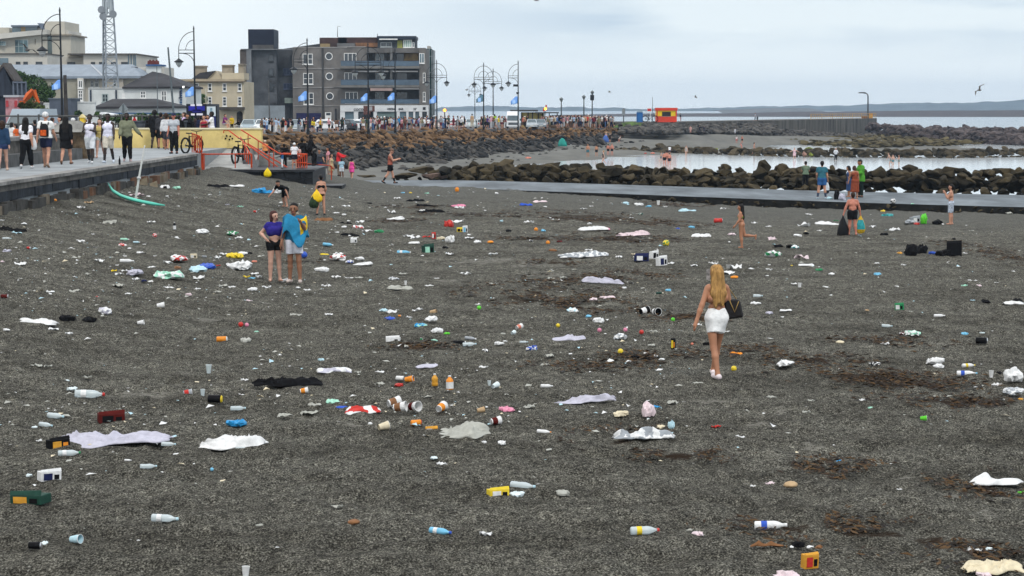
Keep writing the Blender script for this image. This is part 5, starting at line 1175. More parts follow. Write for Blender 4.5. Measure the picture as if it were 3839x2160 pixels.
 MB().box(a[0],a[1],Y,Y+.06,a[3]-.9,a[3]).build('board',br,t);MB().box(a[0],a[0]+1.1,Y,Y+.06,a[2]-.2,a[3]-.93).build('board',br,t);MB().box(a[0]+.7,a[0]+1.4,Y-.03,Y-.003,a[3]-.75,a[3]-.1).build('symbol',mat('grey symbol',(.3,.3,.3),.6,.1,1),t)
 for x in(a[0]+.3,a[1]-.3):MB().tube([(x,Y+.1,1.0),(x,Y+.1,a[3])],.06,5).build('post',LM,t)
 Y=120;p=at('w',548,1030,Y);t=thing('diamond_sign','grey back of a diamond road sign beside the bungalow','sign',(p.x,Y,1.9));s=.36
 MB().prism([(p.x-s*.9,p.z),(p.x,p.z-s),(p.x+s*.9,p.z),(p.x,p.z+s)],Y,Y+.03).build('plate',mat('grey plate',(.22,.25,.26),.5,.15,1),t);MB().tube([(p.x,Y-.05,1.9),(p.x,Y-.05,p.z+s*.9)],.045,5).build('post',mat('grey paint pole',(.10,.12,.13),.6,.2,2),t)
 Y=108;a=rect('w',695,1130,770,1240,Y);t=thing('notice_board','small white notice with red triangle on the rail fence','sign',(a[0],Y,2));MB().box(a[0],a[1],Y-.2,Y-.15,a[2],a[3]).build('board',mat('white notice',(.7,.69,.64),.6,.1,1),t)
 c=((a[0]+a[1])/2,a[3]-.32);MB().prism([(c[0]-.25,c[1]-.18),(c[0]+.25,c[1]-.18),(c[0],c[1]+.24)],Y-.23,Y-.205).build('triangle',mat('sign red',(.5,.02,.02),.5,.1,1),t);MB().box(a[0]+.2,a[1]-.2,Y-.22,Y-.205,a[2]+.15,a[2]+.42).build('print',mat('dark print',(.04,.04,.04),.7,.1,1),t);MB().tube([(c[0],Y-.1,1.95),(c[0],Y-.1,a[2])],.04,5).build('post',LM,t)
 Y=140;a=rect('w',1528,952,1842,1230,Y);t=thing('display_truck','dark truck with blue patterned front and white strips','truck',(a[0],Y,1.9))
 MB().box(a[0],a[1],Y,Y+6,2.3,a[3]).build('body',mat('black truck body',(.010,.011,.02),.5,.2,1),t)
 def pan(x0,y0,x1,y1,m,nm='panel'):q=rect('w',x0,y0,x1,y1,Y-.05);MB().box(q[0],q[1],Y-.06,Y-.003,q[2],q[3]).build(nm,m,t)
 bl=mat('violet blue graphic',(.02,.02,.30),.5,.35,2.5);pan(1560,985,1660,1060,bl);pan(1690,985,1810,1060,bl);pan(1620,1040,1760,1085,mat('deep blue graphic',(.012,.012,.16),.5,.3,2))
 for x0,x1,y0 in((1590,1655,955),(1682,1768,952),(1598,1655,1100),(1685,1780,1098)):pan(x0,y0,x1,y0+30,mat('white strip',(.75,.73,.80),.5,.05,2),'strip')
 for s in(0,1):x=a[0]+.5 if s==0 else a[1]-.5;MB().tube([(x-.18,Y+.5,2.3),(x+.18,Y+.5,2.3)],.42,12).build('wheel',mat('tyre rubber',(.012,.012,.012),.9,.2,3),t)
 Y=132;a=rect('w',1848,992,2005,1290,Y);t=thing('information_board','tall board, white above and navy below, beside the display truck','sign',(a[0],Y,1.9));m_=a[2]+(a[3]-a[2])*.5
 MB().box(a[0],a[1]-.12,Y,Y+.12,m_,a[3]).build('white_panel',mat('pale blue white board',(.55,.62,.65),.5,.1,1),t);MB().box(a[0]+.02,a[1]-.1,Y+.01,Y+.11,1.9,m_-.003).build('navy_panel',mat('navy board',(.015,.02,.11),.5,.2,1),t);MB().box(a[1]-.117,a[1],Y,Y+.14,1.9,a[3]+.04).build('edge',LM,t);q=rect('w',1895,950,1925,1130,Y-.04);MB().box(q[0],q[1],Y-.04,Y-.003,m_,a[3]-.1).build('print',mat('grey blue print',(.2,.3,.36),.6,.3,3),t)
 p=rect('a',602,862,632,930,78);t=thing('lifebuoy_post','short yellow post standing behind the boundary wall','post',(p[0],78,2));MB().box(p[0],p[1],78,78.3,1.98,p[3]-.15).build('box',mat('yellow post paint',(.75,.50,.04),.6,.1,1),t);MB().prism([(p[0]-.04,p[3]-.147),(p[1]+.04,p[3]-.147),((p[0]+p[1])/2,p[3])],77.96,78.34).build('cap',mat('pale yellow cap',(.75,.62,.30),.6,.1,1),t)
 a,b=at('w',180,1085,130),at('w',400,1125,130);t=thing('white_canopy','small white canopy in front of the bungalow','canopy',(a.x,130,1.9));MB().add([(a.x,130,a.z),(b.x,130,b.z+.05),(b.x,132,b.z+.05),(a.x,132,a.z),(a.x,130,b.z),(b.x,130,b.z),(b.x,132,b.z),(a.x,132,b.z)],[(0,1,2,3),(0,4,5,1),(3,2,6,7),(4,7,6,5),(0,3,7,4)]).build('sheet',mat('white sheet',(.75,.77,.77),.6,.05,1),t)
 for x in(a.x+.1,b.x-.1):MB().tube([(x,131,1.9),(x,131,b.z)],.04,5).build('post',LM,t)
hut()
TYRE=mat('tyre rubber',(.012,.012,.012),.9,.2,3);RIM=mat('alloy rim',(.35,.36,.38),.35,.1,4,metal=.6)
CGL=mat('car glass',(.05,.075,.085),.08,.3,.8,spec=.9)
def car_proto(name,L_,Wd,prof,green,body_m):
 """prof: side outline (x,z) of the body; green: side outline of the glasshouse"""
 t=thing(name,'x','car')
 def loft(poly,w0,w1,m_,nm,zmid):
  mb=MB();vs=[];n=len(poly)
  for s,in((-1,),(1,)):
   for x,z in poly:vs.append((x,s*(w0 if z<=zmid else w1)/2,z))
  fs=[tuple(range(n))[::-1],tuple(range(n,2*n))]+[(i,(i+1)%n,(i+1)%n+n,i+n)for i in range(n)]
  o=mb.add(vs,fs).build(nm,m_,t,fix=True);b=o.modifiers.new('soft','BEVEL');b.width=.06;b.segments=2;b.limit_method='ANGLE';return o
 loft(prof,Wd,Wd*.94,body_m,'body',.75);loft(green[0],Wd*.93,Wd*.74,body_m,'roof',green[2])
 g=MB()
 for s in(-1,1):
  vs=[(x,s*((Wd*.93 if z<=green[2]else Wd*.74)/2+.012),z)for x,z in green[1]];g.add(vs+[(x,y-s*.03,z)for x,y,z in vs],[tuple(range(len(vs))),tuple(range(len(vs),2*len(vs)))[::-1]]+[(i,(i+1)%len(vs),(i+1)%len(vs)+len(vs),i+len(vs))for i in range(len(vs))])
 g.build('side_window',CGL,t,fix=True)
 gp=green[0]
 for(a,b),nm in(((gp[0],gp[1]),'rear_window'),((gp[3],gp[2]),'windscreen')):
  w0,w1=Wd*.80/2,Wd*.62/2;d=Vector((a[0],0,a[1])).lerp(Vector((b[0],0,b[1])),.12);e=Vector((a[0],0,a[1])).lerp(Vector((b[0],0,b[1])),.9);o=.02*(1 if nm=='windscreen' else-1)
  MB().add([(d.x+o,-w0,d.z),(d.x+o,w0,d.z),(e.x+o,w1,e.z),(e.x+o,-w1,e.z),(d.x-o,-w0,d.z),(d.x-o,w0,d.z),(e.x-o,w1,e.z),(e.x-o,-w1,e.z)],[(0,1,2,3),(7,6,5,4),(0,4,5,1),(1,5,6,2),(2,6,7,3),(3,7,4,0)]).build(nm,CGL,t,fix=True)
 for x in(-L_*.30,L_*.31):
  for s in(-1,1):
   w=MB().tube([(x,s*(Wd/2-.2),.31),(x,s*(Wd/2+.015),.31)],.31,14).build('wheel',TYRE,t);MB().tube([(x,s*(Wd/2),.31),(x,s*(Wd/2+.03),.31)],.19,12).build('rim',RIM,w)
 for s in(-1,1):
  MB().box(L_/2-.06,L_/2+.012,s*Wd*.32-.16,s*Wd*.32+.16,.60,.76).build('headlight',mat('headlight',(.7,.72,.72),.2,.05,3),t);MB().box(-L_/2-.012,-L_/2+.06,s*Wd*.36-.10,s*Wd*.36+.10,.65,.88).build('tail_light',mat('tail light',(.4,.02,.015),.3,.1,3),t)
 MB().box(L_/2-.03,L_/2+.01,-.26,.26,.38,.50).build('number_plate',mat('plate white',(.7,.7,.65),.5,.03,2),t)
 return t
def cm(n,c):return mat('car paint '+n,c,.22,.06,.7,spec=.7)
HP=car_proto('parked_car',4.1,1.72,[(-2.05,.28),(-2.05,.85),(-1.9,.95),(.75,.93),(1.9,.78),(2.05,.62),(2.05,.28)],([(-1.95,.93),(-1.55,1.46),(.05,1.48),(.85,.92)],[(-1.7,.97),(-1.42,1.38),(.0,1.40),(.62,.97)],1.1),cm('white',(.70,.71,.71)))
CARS=[('x',145,340,205,'silver blue',(.30,.37,.40),1.9,'silver blue car end on beside the seated figure on the yellow wall'),('x',320,345,205,'white',(.68,.70,.70),2.0,'white car with large windscreen behind the two men in light blue'),('x',760,340,215,'grey blue',(.25,.30,.33),1.8,'grey blue car behind the two yellow shirts'),('x',1190,325,235,'white',(.74,.74,.74),.0,'white hatchback side on by the white door'),('x',1330,322,240,'black',(.015,.015,.018),.4,'black car between the white hatchback and the cafe front'),('x',1440,310,246,'white',(.74,.75,.75),1.7,'white car facing the beach before the cafe window'),('x',1545,308,247,'white',(.76,.76,.76),.2,'white car side on, parked right of the one facing the beach'),('y',365,375,282,'white',(.76,.76,.76),.3,'white patrol car with red stripe near the white van'),('y',600,375,284,'pale green',(.45,.50,.50),1.9,'pale green car beneath the taller seaward lamp'),('y',700,372,290,'silver',(.42,.44,.45),1.2,'silver estate beside the pale green car'),('y',140,385,268,'pinkish beige',(.42,.33,.30),1.9,'pinkish beige car behind the white van cab'),('y',1450,372,280,'silver grey',(.36,.40,.42),1.6,'silver grey car facing out in front of the yellow shelter'),('y',1575,370,282,'dull grey',(.20,.23,.25),2.0,'dull grey car under the amber signal')]
for i,(k,x,y,Y,cn,c,az,lab)in enumerate(CARS):
 t=HP if i==0 else copy_tree(HP);p=at(k,x,y,Y)
 t.location=(p.x,Y+2.2,road_z(Y));t.rotation_euler.z=-pi/2 if az>1.5 else(pi-az if az else 0);t['label']=lab;t['group']='cars parked along the sea road'
 for ch in t.children:
  if ch.name.startswith(('body','roof')):set_mat(ch,cm(cn,c))
 if 'patrol' in lab:
  MB().box(p.x-1.9,p.x+1.9,Y+1.25,Y+1.29,road_z(Y)+.62,road_z(Y)+.78).build('red_stripe',mat('patrol red',(.5,.02,.03),.5,.1,1),None)
  o=bpy.data.objects['red_stripe'];o.parent=t;o.matrix_parent_inverse=Matrix.Translation(t.location).inverted()if False else(Matrix.Translation(t.location)@Matrix.Rotation(t.rotation_euler.z,4,'Z')).inverted()
def van(name,lab,x0,x1,Y,facing,k,ytop,m_,cat='van'):
 a=rect(k,x0,ytop,x1,390,Y);z=road_z(Y);h=a[3]-z;t=thing(name,lab,cat,((a[0]+a[1])/2,Y,z));xm=(a[0]+a[1])/2
 if facing:
  w=(a[1]-a[0])/2
  MB().add([(xm-w,Y,z+.35),(xm+w,Y,z+.35),(xm+w,Y,z+h*.45),(xm-w,Y,z+h*.45),(xm-w*.92,Y+.9,z+h*.78),(xm+w*.92,Y+.9,z+h*.78),(xm-w*.86,Y+1.3,z+h),(xm+w*.86,Y+1.3,z+h),(xm-w*.86,Y+5.5,z+h),(xm+w*.86,Y+5.5,z+h),(xm-w,Y+5.5,z+.35),(xm+w,Y+5.5,z+.35)],[(0,1,2,3),(3,2,5,4),(4,5,7,6),(6,7,9,8),(8,9,11,10),(0,3,4,6,8,10),(1,11,9,7,5,2),(0,10,11,1)]).build('body',m_,t,fix=True)
  MB().add([(xm-w*.9,Y-.02,z+h*.47),(xm+w*.9,Y-.02,z+h*.47),(xm+w*.83,Y+.76,z+h*.76),(xm-w*.83,Y+.76,z+h*.76),(xm-w*.9,Y+.11,z+h*.46),(xm+w*.9,Y+.11,z+h*.46),(xm+w*.83,Y+.9,z+h*.75),(xm-w*.83,Y+.9,z+h*.75)],[(0,1,2,3),(0,4,5,1),(1,5,6,2),(2,6,7,3),(3,7,4,0)]).build('windscreen',CGL,t)
  MB().box(xm-w*.7,xm+w*.7,Y-.03,Y-.003,z+h*.22,z+h*.36).build('grille',mat('grey grille',(.10,.11,.12),.5,.2,3),t)
  for s in(-1,1):
   MB().box(xm+s*w*.8-.16,xm+s*w*.8+.16,Y-.03,Y-.003,z+h*.28,z+h*.40).build('headlight',mat('headlight',(.7,.72,.72),.2,.05,3),t);MB().tube([(xm+s*w*.8-.12,Y+.8,z+.36),(xm+s*w*.8+.14,Y+.8,z+.36)],.36,12).build('wheel',TYRE,t);MB().box(xm+s*(w+.12)-.1,xm+s*(w+.12)+.1,Y+.5,Y+.6,z+h*.46,z+h*.58).build('mirror',LM,t)
 else:
  x0_,x1_=a[0],a[1];q=x0_+(x1_-x0_)*.0
  MB().box(x0_+.9,x1_,Y,Y+2.1,z+.55,z+h).build('box_body',m_,t);MB().prism([(x0_-.9,z+.4),(x0_+.85,z+.4),(x0_+.85,z+h*.82),(x0_+.2,z+h*.82),(x0_-.4,z+h*.52),(x0_-.9,z+h*.45)],Y+.1,Y+2).build('cab',m_,t,fix=True)
  MB().prism([(x0_-.3,z+h*.52),(x0_+.6,z+h*.52),(x0_+.6,z+h*.77),(x0_+.2,z+h*.77)],Y+.07,Y+.097).build('side_window',CGL,t,fix=True)
  for x in(x0_-.1,x1_-.9):MB().tube([(x,Y+.02,z+.38),(x,Y+.3,z+.38)],.38,12).build('wheel',TYRE,t)
 return t
wv=cm('van white',(.76,.77,.78))
van('white_van','tall white box van left of the amber signal',75,300,275,False,'y',228,wv)
van('white_van','white van facing the beach beside the camera lamp post',1097,1278,283,True,'y',212,wv)
a=rect('t',30,1255,510,1449,112);van('grey_van','blue grey vehicle front behind the boundary wall at the left edge',30,500,112,True,'t',1262,cm('blue grey',(.24,.29,.33)),'vehicle')
def bicycle(p,s,rz,label,dark):
 t=thing('bicycle',label,'bicycle',p);t.rotation_euler.z=rz;bk=mat('black bike paint',(.012,.012,.014),.4,.2,4)
 def bl(mb,n,m_):o=mb.build(n,m_);o.parent=t;return o
 for x in(-.52,.52):
  ring=[(x+.33*cos(2*pi*i/20),0,.34+.33*sin(2*pi*i/20))for i in range(21)];w=bl(MB().tube(ring,.045,5),'wheel',TYRE);mb=MB()
  for i in range(6):mb.tube([(x,0,.34),(x+.31*cos(pi*i/3),0,.34+.31*sin(pi*i/3))],.006,3)
  h=mb.build('spokes',RIM);h.parent=w
 bl(MB().tube([(-.52,0,.34),(-.1,0,.30),(.36,0,.72),(-.22,0,.74),(-.1,0,.30)],.036,5).tube([(-.52,0,.34),(-.22,0,.74)],.016,5).tube([(.52,0,.34),(.36,0,.95)],.02,5),'frame',bk)
 bl(MB().tube([(.38,-.28,1.0),(.36,0,.95),(.38,.28,1.0)],.017,5),'handlebar',bk);bl(MB().box(-.36,-.1,-.07,.07,.86,.91).tube([(-.22,0,.74),(-.23,0,.87)],.015,5),'saddle',bk)
 bl(MB().tube([(-.1,-.12,.3),(-.1,.12,.3)],.05,6),'crank',bk)
 t.scale=(s,s,s)
bicycle(tuple(G('a',1450,1155,2.0)),1.0,1.15,'black bicycle leaning by the red baluster fence',1)
bicycle((at('b',205,1065,88).x,88,1.35),1.2,1.3,'black bicycle leaning on the stair flank below the yellow wall',1)
bicycle((at('d',75,617,312).x,312,1.62),1.6,.1,'bicycle parked under the white beach sign',1)
def tent(k,x0,x1,yt,yb,Yz,m_,m2,label):
 b=G(k,(x0+x1)/2,yb,Yz);Y=b.y;a=rect(k,x0,yt,x1,yb,Y);t=thing('beach_tent',label,'tent',(b.x,Y,a[2]));h=a[3]-a[2];w=(a[1]-a[0]);xm=(a[0]+a[1])/2
 mb=MB();n=10;vs,fs=[],[]
 for i in range(n+1):
  u=i/n
  for j in range(7):
   v=j/6;ang=pi*v;vs.append((xm-w*.5+w*(.06+.94*u)if v<.01 or v>.99 else xm-w*.5+w*(.5+(u-.5)*(1-.35*sin(ang))),Y+w*.5*(1-2*v)*(.6+.4*u),a[2]+h*(.15+.95*sin(pi*(.18+.62*u)))*sin(ang)*.97))
 for i in range(n):
  for j in range(6):q=i*7+j;fs.append((q,q+7,q+8,q+1))
 o=mb.add(vs,fs).build('canopy',m_,t,smooth=True);o.modifiers.new('t','SOLIDIFY').thickness=.03
 MB().add([(xm+w*.28,Y-w*.38,a[2]),(xm+w*.5,Y-w*.1,a[2]),(xm+w*.5,Y-w*.1,a[2]+h*.55),(xm+w*.34,Y-w*.25,a[2]+h*.72),(xm+w*.25,Y-w*.3,a[2]),(xm+w*.47,Y-w*.02,a[2]),(xm+w*.47,Y-w*.02,a[2]+h*.55),(xm+w*.31,Y-w*.17,a[2]+h*.72)],[(0,1,2,3),(7,6,5,4),(0,4,5,1),(1,5,6,2),(2,6,7,3),(3,7,4,0)]).build('door_flap',m2,t)
tent('c',985,1058,745,802,-1.3,mat('teal tent cloth',(.02,.24,.20),.7,.15,1),mat('dark teal cloth',(.012,.13,.12),.7,.15,1),'teal pop up tent at the foot of the sea bank')
tent('c',1322,1375,722,772,-1.15,mat('blue tent cloth',(.06,.13,.38),.7,.2,1),mat('pale blue cloth',(.2,.3,.5),.7,.15,1),'blue tent at the foot of the sea bank')
def kayak():
 base=onsand('f',1265,345);Y=base.y;t=thing('mint_board','mint green paddle board with upturned tail on the sand','board',base)
 K_=[(1012,248,10),(1060,285,38),(1130,305,48),(1200,330,46),(1265,348,44),(1340,365,36),(1430,382,26),(1545,396,4)]
 mb=MB();n=10;vs,fs=[],[]
 for i,(x,y,w)in enumerate(K_):
  p=onsand('f',x,y+8);c=at('f',x,y,p.y);dz=max(0.06,c.z-p.z);c=Vector((p.x,p.y,p.z+min(dz,.5)+(.22 if i==0 else .08 if i==1 else .0)));hw=w/2.498/F*p.y*.9
  for j in range(n):
   a=2*pi*j/n;vs.append((c.x,c.y+hw*1.2*cos(a),c.z+.06*sin(a)*(1 if w>12 else .3)+.04))
 for i in range(len(K_)-1):
  for j in range(n):fs.append((i*n+j,i*n+(j+1)%n,(i+1)*n+(j+1)%n,(i+1)*n+j))
 fs+=[tuple(range(n))[::-1],tuple((len(K_)-1)*n+j for j in range(n))]
 mb.add(vs,fs).build('hull',mat('mint green shell',(.10,.50,.38),.4,.12,1.2),t,smooth=True,fix=True)
 a=onsand('f',1262,335);q=at('f',1332,-60,a.y-.3);q2=at('a',1092,1100,a.y-.4)
 t2=thing('white_pole','tall thin white pole planted beside the mint board','pole',a);MB().tube([a-Vector((0,0,.1)),a.lerp(q2,.5),q2],[.045,.035,.022],6).build('shaft',mat('white pole paint',(.75,.75,.72),.4,.06,2),t2);c=a.lerp(q2,.42);MB().tube([c-(q2-a)*.012,c+(q2-a)*.012],.07,8).build('collar',mat('grey collar',(.45,.45,.45),.5,.1,2),t2)
kayak()
def gull(k,x,y,Y,span,roll,yaw,lab):
 p=at(k,x,y,Y);t=thing('gull',lab,'bird',p);d=mat('gull grey',(.10,.095,.09),.8,.3,3);s=span/2
 M=Matrix.Rotation(yaw,4,'Z')@Matrix.Rotation(roll,4,'Y')
 vs,fs=[],[];n=8;prof=[(-.26,.01),(-.18,.05),(0,.075),(.14,.06),(.22,.045),(.27,.03),(.32,.008)]
 mb=MB()
 for i,(yy,rr)in enumerate(prof):
  for j in range(n):a=2*pi*j/n;vs.append((rr*cos(a),yy,rr*sin(a)))
 for i in range(len(prof)-1):
  for j in range(n):fs.append((i*n+j,i*n+(j+1)%n,(i+1)*n+(j+1)%n,(i+1)*n+j))
 mb.add([M@Vector(v)*(span/1.1)+p for v in vs],fs)
 for sg in(-1,1):
  W_=[(.04,.10,.04),(.04,-.08,.04),(s*.45/span*1.1,.17,.16),(s*.45/span*1.1,-.03,.15),(.55,-.08,.06),(.55,-.12,.055)]
  up=[M@Vector((sg*a,b,c+.012))*(span/1.1)+p for a,b,c in W_];dn=[M@Vector((sg*a,b,c-.012))*(span/1.1)+p for a,b,c in W_]
  mb.add(up+dn,[(0,1,3,2),(2,3,5,4),(6,8,9,7),(8,10,11,9),(0,2,8,6),(2,4,10,8),(1,7,9,3),(3,9,11,5),(4,5,11,10)])
 mb.build('body',d,t,fix=True)
gull('e',1597,278,60,.48,-.85,.3,'large dark gull banking above the distant shore')
gull('D',1349,1,90,.45,.2,1.2,'gull barely inside the top edge of the picture')
gull('c',1380,393,260,.9,.2,1.3,'small distant gull right of the lanterns')
gull('c',303,378,260,.9,-.2,1.0,'small distant gull beside the smallest lamp')
gull('d',420,432,300,1.1,.5,1.2,'tiny gull gliding above the lifeguard hut')
gull('t',375,462,150,1.9,.5,.6,'white gull gliding in front of the glazed cream building')
def field(prims,h,k=.028):
 """smooth union of tapered capsules sampled on a grid; prims: (a, b, ra, rb, cut0, cut1)"""
 P=[(np.array(a,float),np.array(b,float),ra,rb,c0,c1)for a,b,ra,rb,c0,c1 in prims]
 lo=np.min([np.minimum(a,b)-max(ra,rb)for a,b,ra,rb,_,_ in P],0)-3*h;hi=np.max([np.maximum(a,b)+max(ra,rb)for a,b,ra,rb,_,_ in P],0)+3*h
 n=np.ceil((hi-lo)/h).astype(int)+1;D=np.full(n,9.0)
 for a,b,ra,rb,c0,c1 in P:
  m=max(ra,rb)+k+2.5*h;l=np.maximum(0,np.floor((np.minimum(a,b)-m-lo)/h).astype(int));u=np.minimum(n,np.ceil((np.maximum(a,b)+m-lo)/h).astype(int)+1)
  g=[lo[i]+np.arange(l[i],u[i])*h for i in range(3)]
  X,Y,Z=np.meshgrid(*g,indexing='ij');ab=b-a;L2=max(1e-9,ab@ab)
  t0=((X-a[0])*ab[0]+(Y-a[1])*ab[1]+(Z-a[2])*ab[2])/L2;t=np.clip(t0,0,1)
  d=np.sqrt((X-a[0]-t*ab[0])**2+(Y-a[1]-t*ab[1])**2+(Z-a[2]-t*ab[2])**2)-(ra+(rb-ra)*t);ln=sqrt(L2)
  if c0:d=np.maximum(d,-t0*ln)
  if c1:d=np.maximum(d,(t0-1)*ln)
  S_=D[l[0]:u[0],l[1]:u[1],l[2]:u[2]];hh=np.clip(.5+.5*(S_-d)/k,0,1)
  D[l[0]:u[0],l[1]:u[1],l[2]:u[2]]=S_+(d-S_)*hh-k*hh*(1-hh)
 return D,lo
def skin(prims,h,k=.028):
 D,lo=field(prims,h,k);s=D<0;n=D.shape
 c=[D[i:n[0]-1+i,j:n[1]-1+j,l:n[2]-1+l]for i in(0,1)for j in(0,1)for l in(0,1)]
 ng=sum((q<0).astype(int)for q in c);act=(ng>0)&(ng<8);ids=np.full(act.shape,-1);w=np.argwhere(act);ids[act]=np.arange(len(w))
 cv=np.stack([q[act]for q in c],1);off=np.array([(i,j,l)for i in(0,1)for j in(0,1)for l in(0,1)],float)
 acc=np.zeros((len(w),3));cnt=np.zeros(len(w))
 for a,b in((0,1),(2,3),(4,5),(6,7),(0,2),(1,3),(4,6),(5,7),(0,4),(1,5),(2,6),(3,7)):
  m=(cv[:,a]<0)!=(cv[:,b]<0);t=cv[m,a]/(cv[m,a]-cv[m,b]);acc[m]+=off[a]+(off[b]-off[a])*t[:,None];cnt[m]+=1
 V=lo+(w+acc/cnt[:,None])*h;F_=[]
 for ax in range(3):
  o1,o2=[(1,2),(2,0),(0,1)][ax];sl0=[slice(1,-1)]*3;sl1=[slice(1,-1)]*3;sl0[ax]=slice(0,-1);sl1[ax]=slice(1,None)
  A,B=s[tuple(sl0)],s[tuple(sl1)];e=np.argwhere(A!=B);fl=A[A!=B]
  base=e.copy();base[:,o1]+=1;base[:,o2]+=1
  def g(d1,d2):
   q=base.copy();q[:,o1]-=d1;q[:,o2]-=d2;return ids[q[:,0],q[:,1],q[:,2]]
  q=np.stack([g(0,0),g(1,0),g(1,1),g(0,1)],1);q[~fl]=q[~fl][:,::-1];F_.append(q[(q>=0).all(1)])
 return V,np.concatenate(F_)
def fig_mesh(name,V,Fc,mats,mi=None,extra=None):
 me=bpy.data.meshes.new(name);V=V.tolist();Fl=Fc.tolist();mm=list(mi)if mi is not None else[0]*len(Fl)
 if extra:
  for vs,fs in extra:o=len(V);V+=vs;Fl+=[[i+o for i in f]for f in fs];mm+=[0]*len(fs)
 me.from_pydata(V,[],Fl)
 for m in mats:me.materials.append(m)
 if len(mats)>1:me.polygons.foreach_set('material_index',mm)
 me.shade_smooth();me.update();return me
SKIN={'pale':(.50,.29,.215),'fair':(.46,.235,.155),'tan':(.36,.165,.09),'olive':(.24,.11,.06),'brown':(.14,.062,.035),'dark':(.030,.016,.011),'red':(.46,.175,.115)}
HAIR={'black':(.010,.008,.007),'brown':(.04,.02,.012),'blond':(.36,.20,.065),'ginger':(.20,.07,.025),'grey':(.25,.24,.23)}
def V3(*a):return np.array(a,float)
def skeleton(p):
 W=1 if p.get('sex','f')=='m' else 0;sw=.185 if W else .155;hw=.075 if W else .083;ln=p.get('lean',0);bw=p.get('bulk',1.0)
 hip=V3(0,0,.93);up=V3(0,sin(ln),cos(ln));fw=V3(0,cos(ln),-sin(ln));xx=V3(1,0,0)
 U=lambda x,f,u:hip+xx*x+fw*f+up*u
 s={}
 s['pelvis']=[(U(-hw,-.012,.02),U(hw,-.012,.02),.108*bw,.108*bw)]
 s['waist']=[(U(-.055,.0,.19),U(.055,.0,.19),(.095 if W else .082)*bw,(.095 if W else .082)*bw)]
 s['chest']=[(U(-.085,.012,.37),U(.085,.012,.37),.105*bw,.105*bw),(U(0,0,.02),U(0,0,.42),.10*bw,.095*bw)]
 if not W:s['chest']+=[(U(-.07,.07,.345),U(.07,.07,.345),.055,.055)]
 s['shoulder']=[(U(-sw*.8,-.005,.50),U(sw*.8,-.005,.50),.062,.062)]
 hp,hy=p.get('nod',0),p.get('turn',0);nk=U(0,.0,.54)
 def H(x,f,u):
  y=f*cos(hp)-(u-.10)*sin(-hp)if False else f*cos(hp)+u*sin(hp);z=u*cos(hp)-f*sin(hp);x2,y2=x*cos(hy)-y*sin(hy),x*sin(hy)+y*cos(hy)
  return nk+V3(x2,y2,z)
 s['neck']=[(nk-up*.03,H(0,.015,.09),.054,.05)]
 s['head']=[(H(0,-.015,.215),H(0,.022,.205),.094,.090),(H(0,.05,.15),H(0,.06,.105),.062,.042),(H(0,.112,.165),H(0,.128,.142),.010,.015),(H(-.093,.005,.165),H(-.096,.0,.14),.016,.012),(H(.093,.005,.165),H(.096,.0,.14),.016,.012)]
 s['H']=H;s['U']=U;s['up']=up
 for sd,nm in((-1,'L'),(1,'R')):
  ap,ab,el,fa=p.get('arm'+nm,(.05,.14,.18,.0));sh=U(sd*sw,-.005,.485)
  d=V3(sd*sin(ab)*cos(ap*.0),sin(ap)*cos(ab),-cos(ap)*cos(ab));e=sh+d*.28;a2,b2=ap+el,ab+fa
  d2=V3(sd*sin(b2),sin(a2)*cos(b2),-cos(a2)*cos(b2));w=e+d2*.245
  s['upper'+nm]=[(sh,e,.052*bw,.042*bw)];s['fore'+nm]=[(e,e+d2*.09,.043*bw,.043*bw),(e+d2*.09,w,.043*bw,.027)]
  s['palm'+nm]=[(w,w+d2*.085,.027,.034)];s['hand'+nm]=(w,d2,sd);s['tip'+nm]=w+d2*.12
  lp,la,kn=p.get('leg'+nm,(0,.04,0));hj=hip+V3(sd*hw*1.08,0,-.02)
  t=V3(sd*sin(la),sin(lp)*cos(la),-cos(lp)*cos(la));k_=hj+t*.42;sp=lp-kn;t2=V3(sd*sin(la),sin(sp)*cos(la),-cos(sp)*cos(la));an=k_+t2*.41
  s['thigh'+nm]=[(hj,k_,.092*bw,.056*bw)];s['shank'+nm]=[(k_,k_+t2*.14+V3(0,-.012,0),.055*bw,.056*bw),(k_+t2*.14+V3(0,-.012,0),an,.056*bw,.036)]
  fp=sp if abs(sp)>.45 else 0;fd=V3(sd*.2*cos(fp),cos(fp),sin(fp));dn=V3(0,sin(fp),-cos(fp));ho=an+dn*.045
  s['foot'+nm]=[(ho-fd*.035,ho+fd*.13,.038,.026),(an,ho,.036,.038)]
 z0=min(min(a[2]-ra,b[2]-rb)for key in('footL','footR')for a,b,ra,rb in s[key]);s['z0']=z0
 return s
BODY=['pelvis','waist','chest','shoulder','neck','head']+[q+n for n in 'LR' for q in('upper','fore','palm','thigh','shank','foot')]
def sub_seg(seg,t0,t1,inf,flat=(0,0)):
 """part of a chain of capsules between fractions t0 and t1 of its length, grown by inf"""
 L=[float(np.linalg.norm(b-a))for a,b,_,_ in seg];T=sum(L);out=[];c=0
 for(a,b,ra,rb),l in zip(seg,L):
  u0,u1=(t0*T-c)/l,(t1*T-c)/l;c+=l;u0,u1=max(0,u0),min(1,u1)
  if u1>u0:out.append((a+(b-a)*u0,a+(b-a)*u1,ra+(rb-ra)*u0+inf,ra+(rb-ra)*u1+inf,flat[0],flat[1]if u1<1 else 0))
 return out
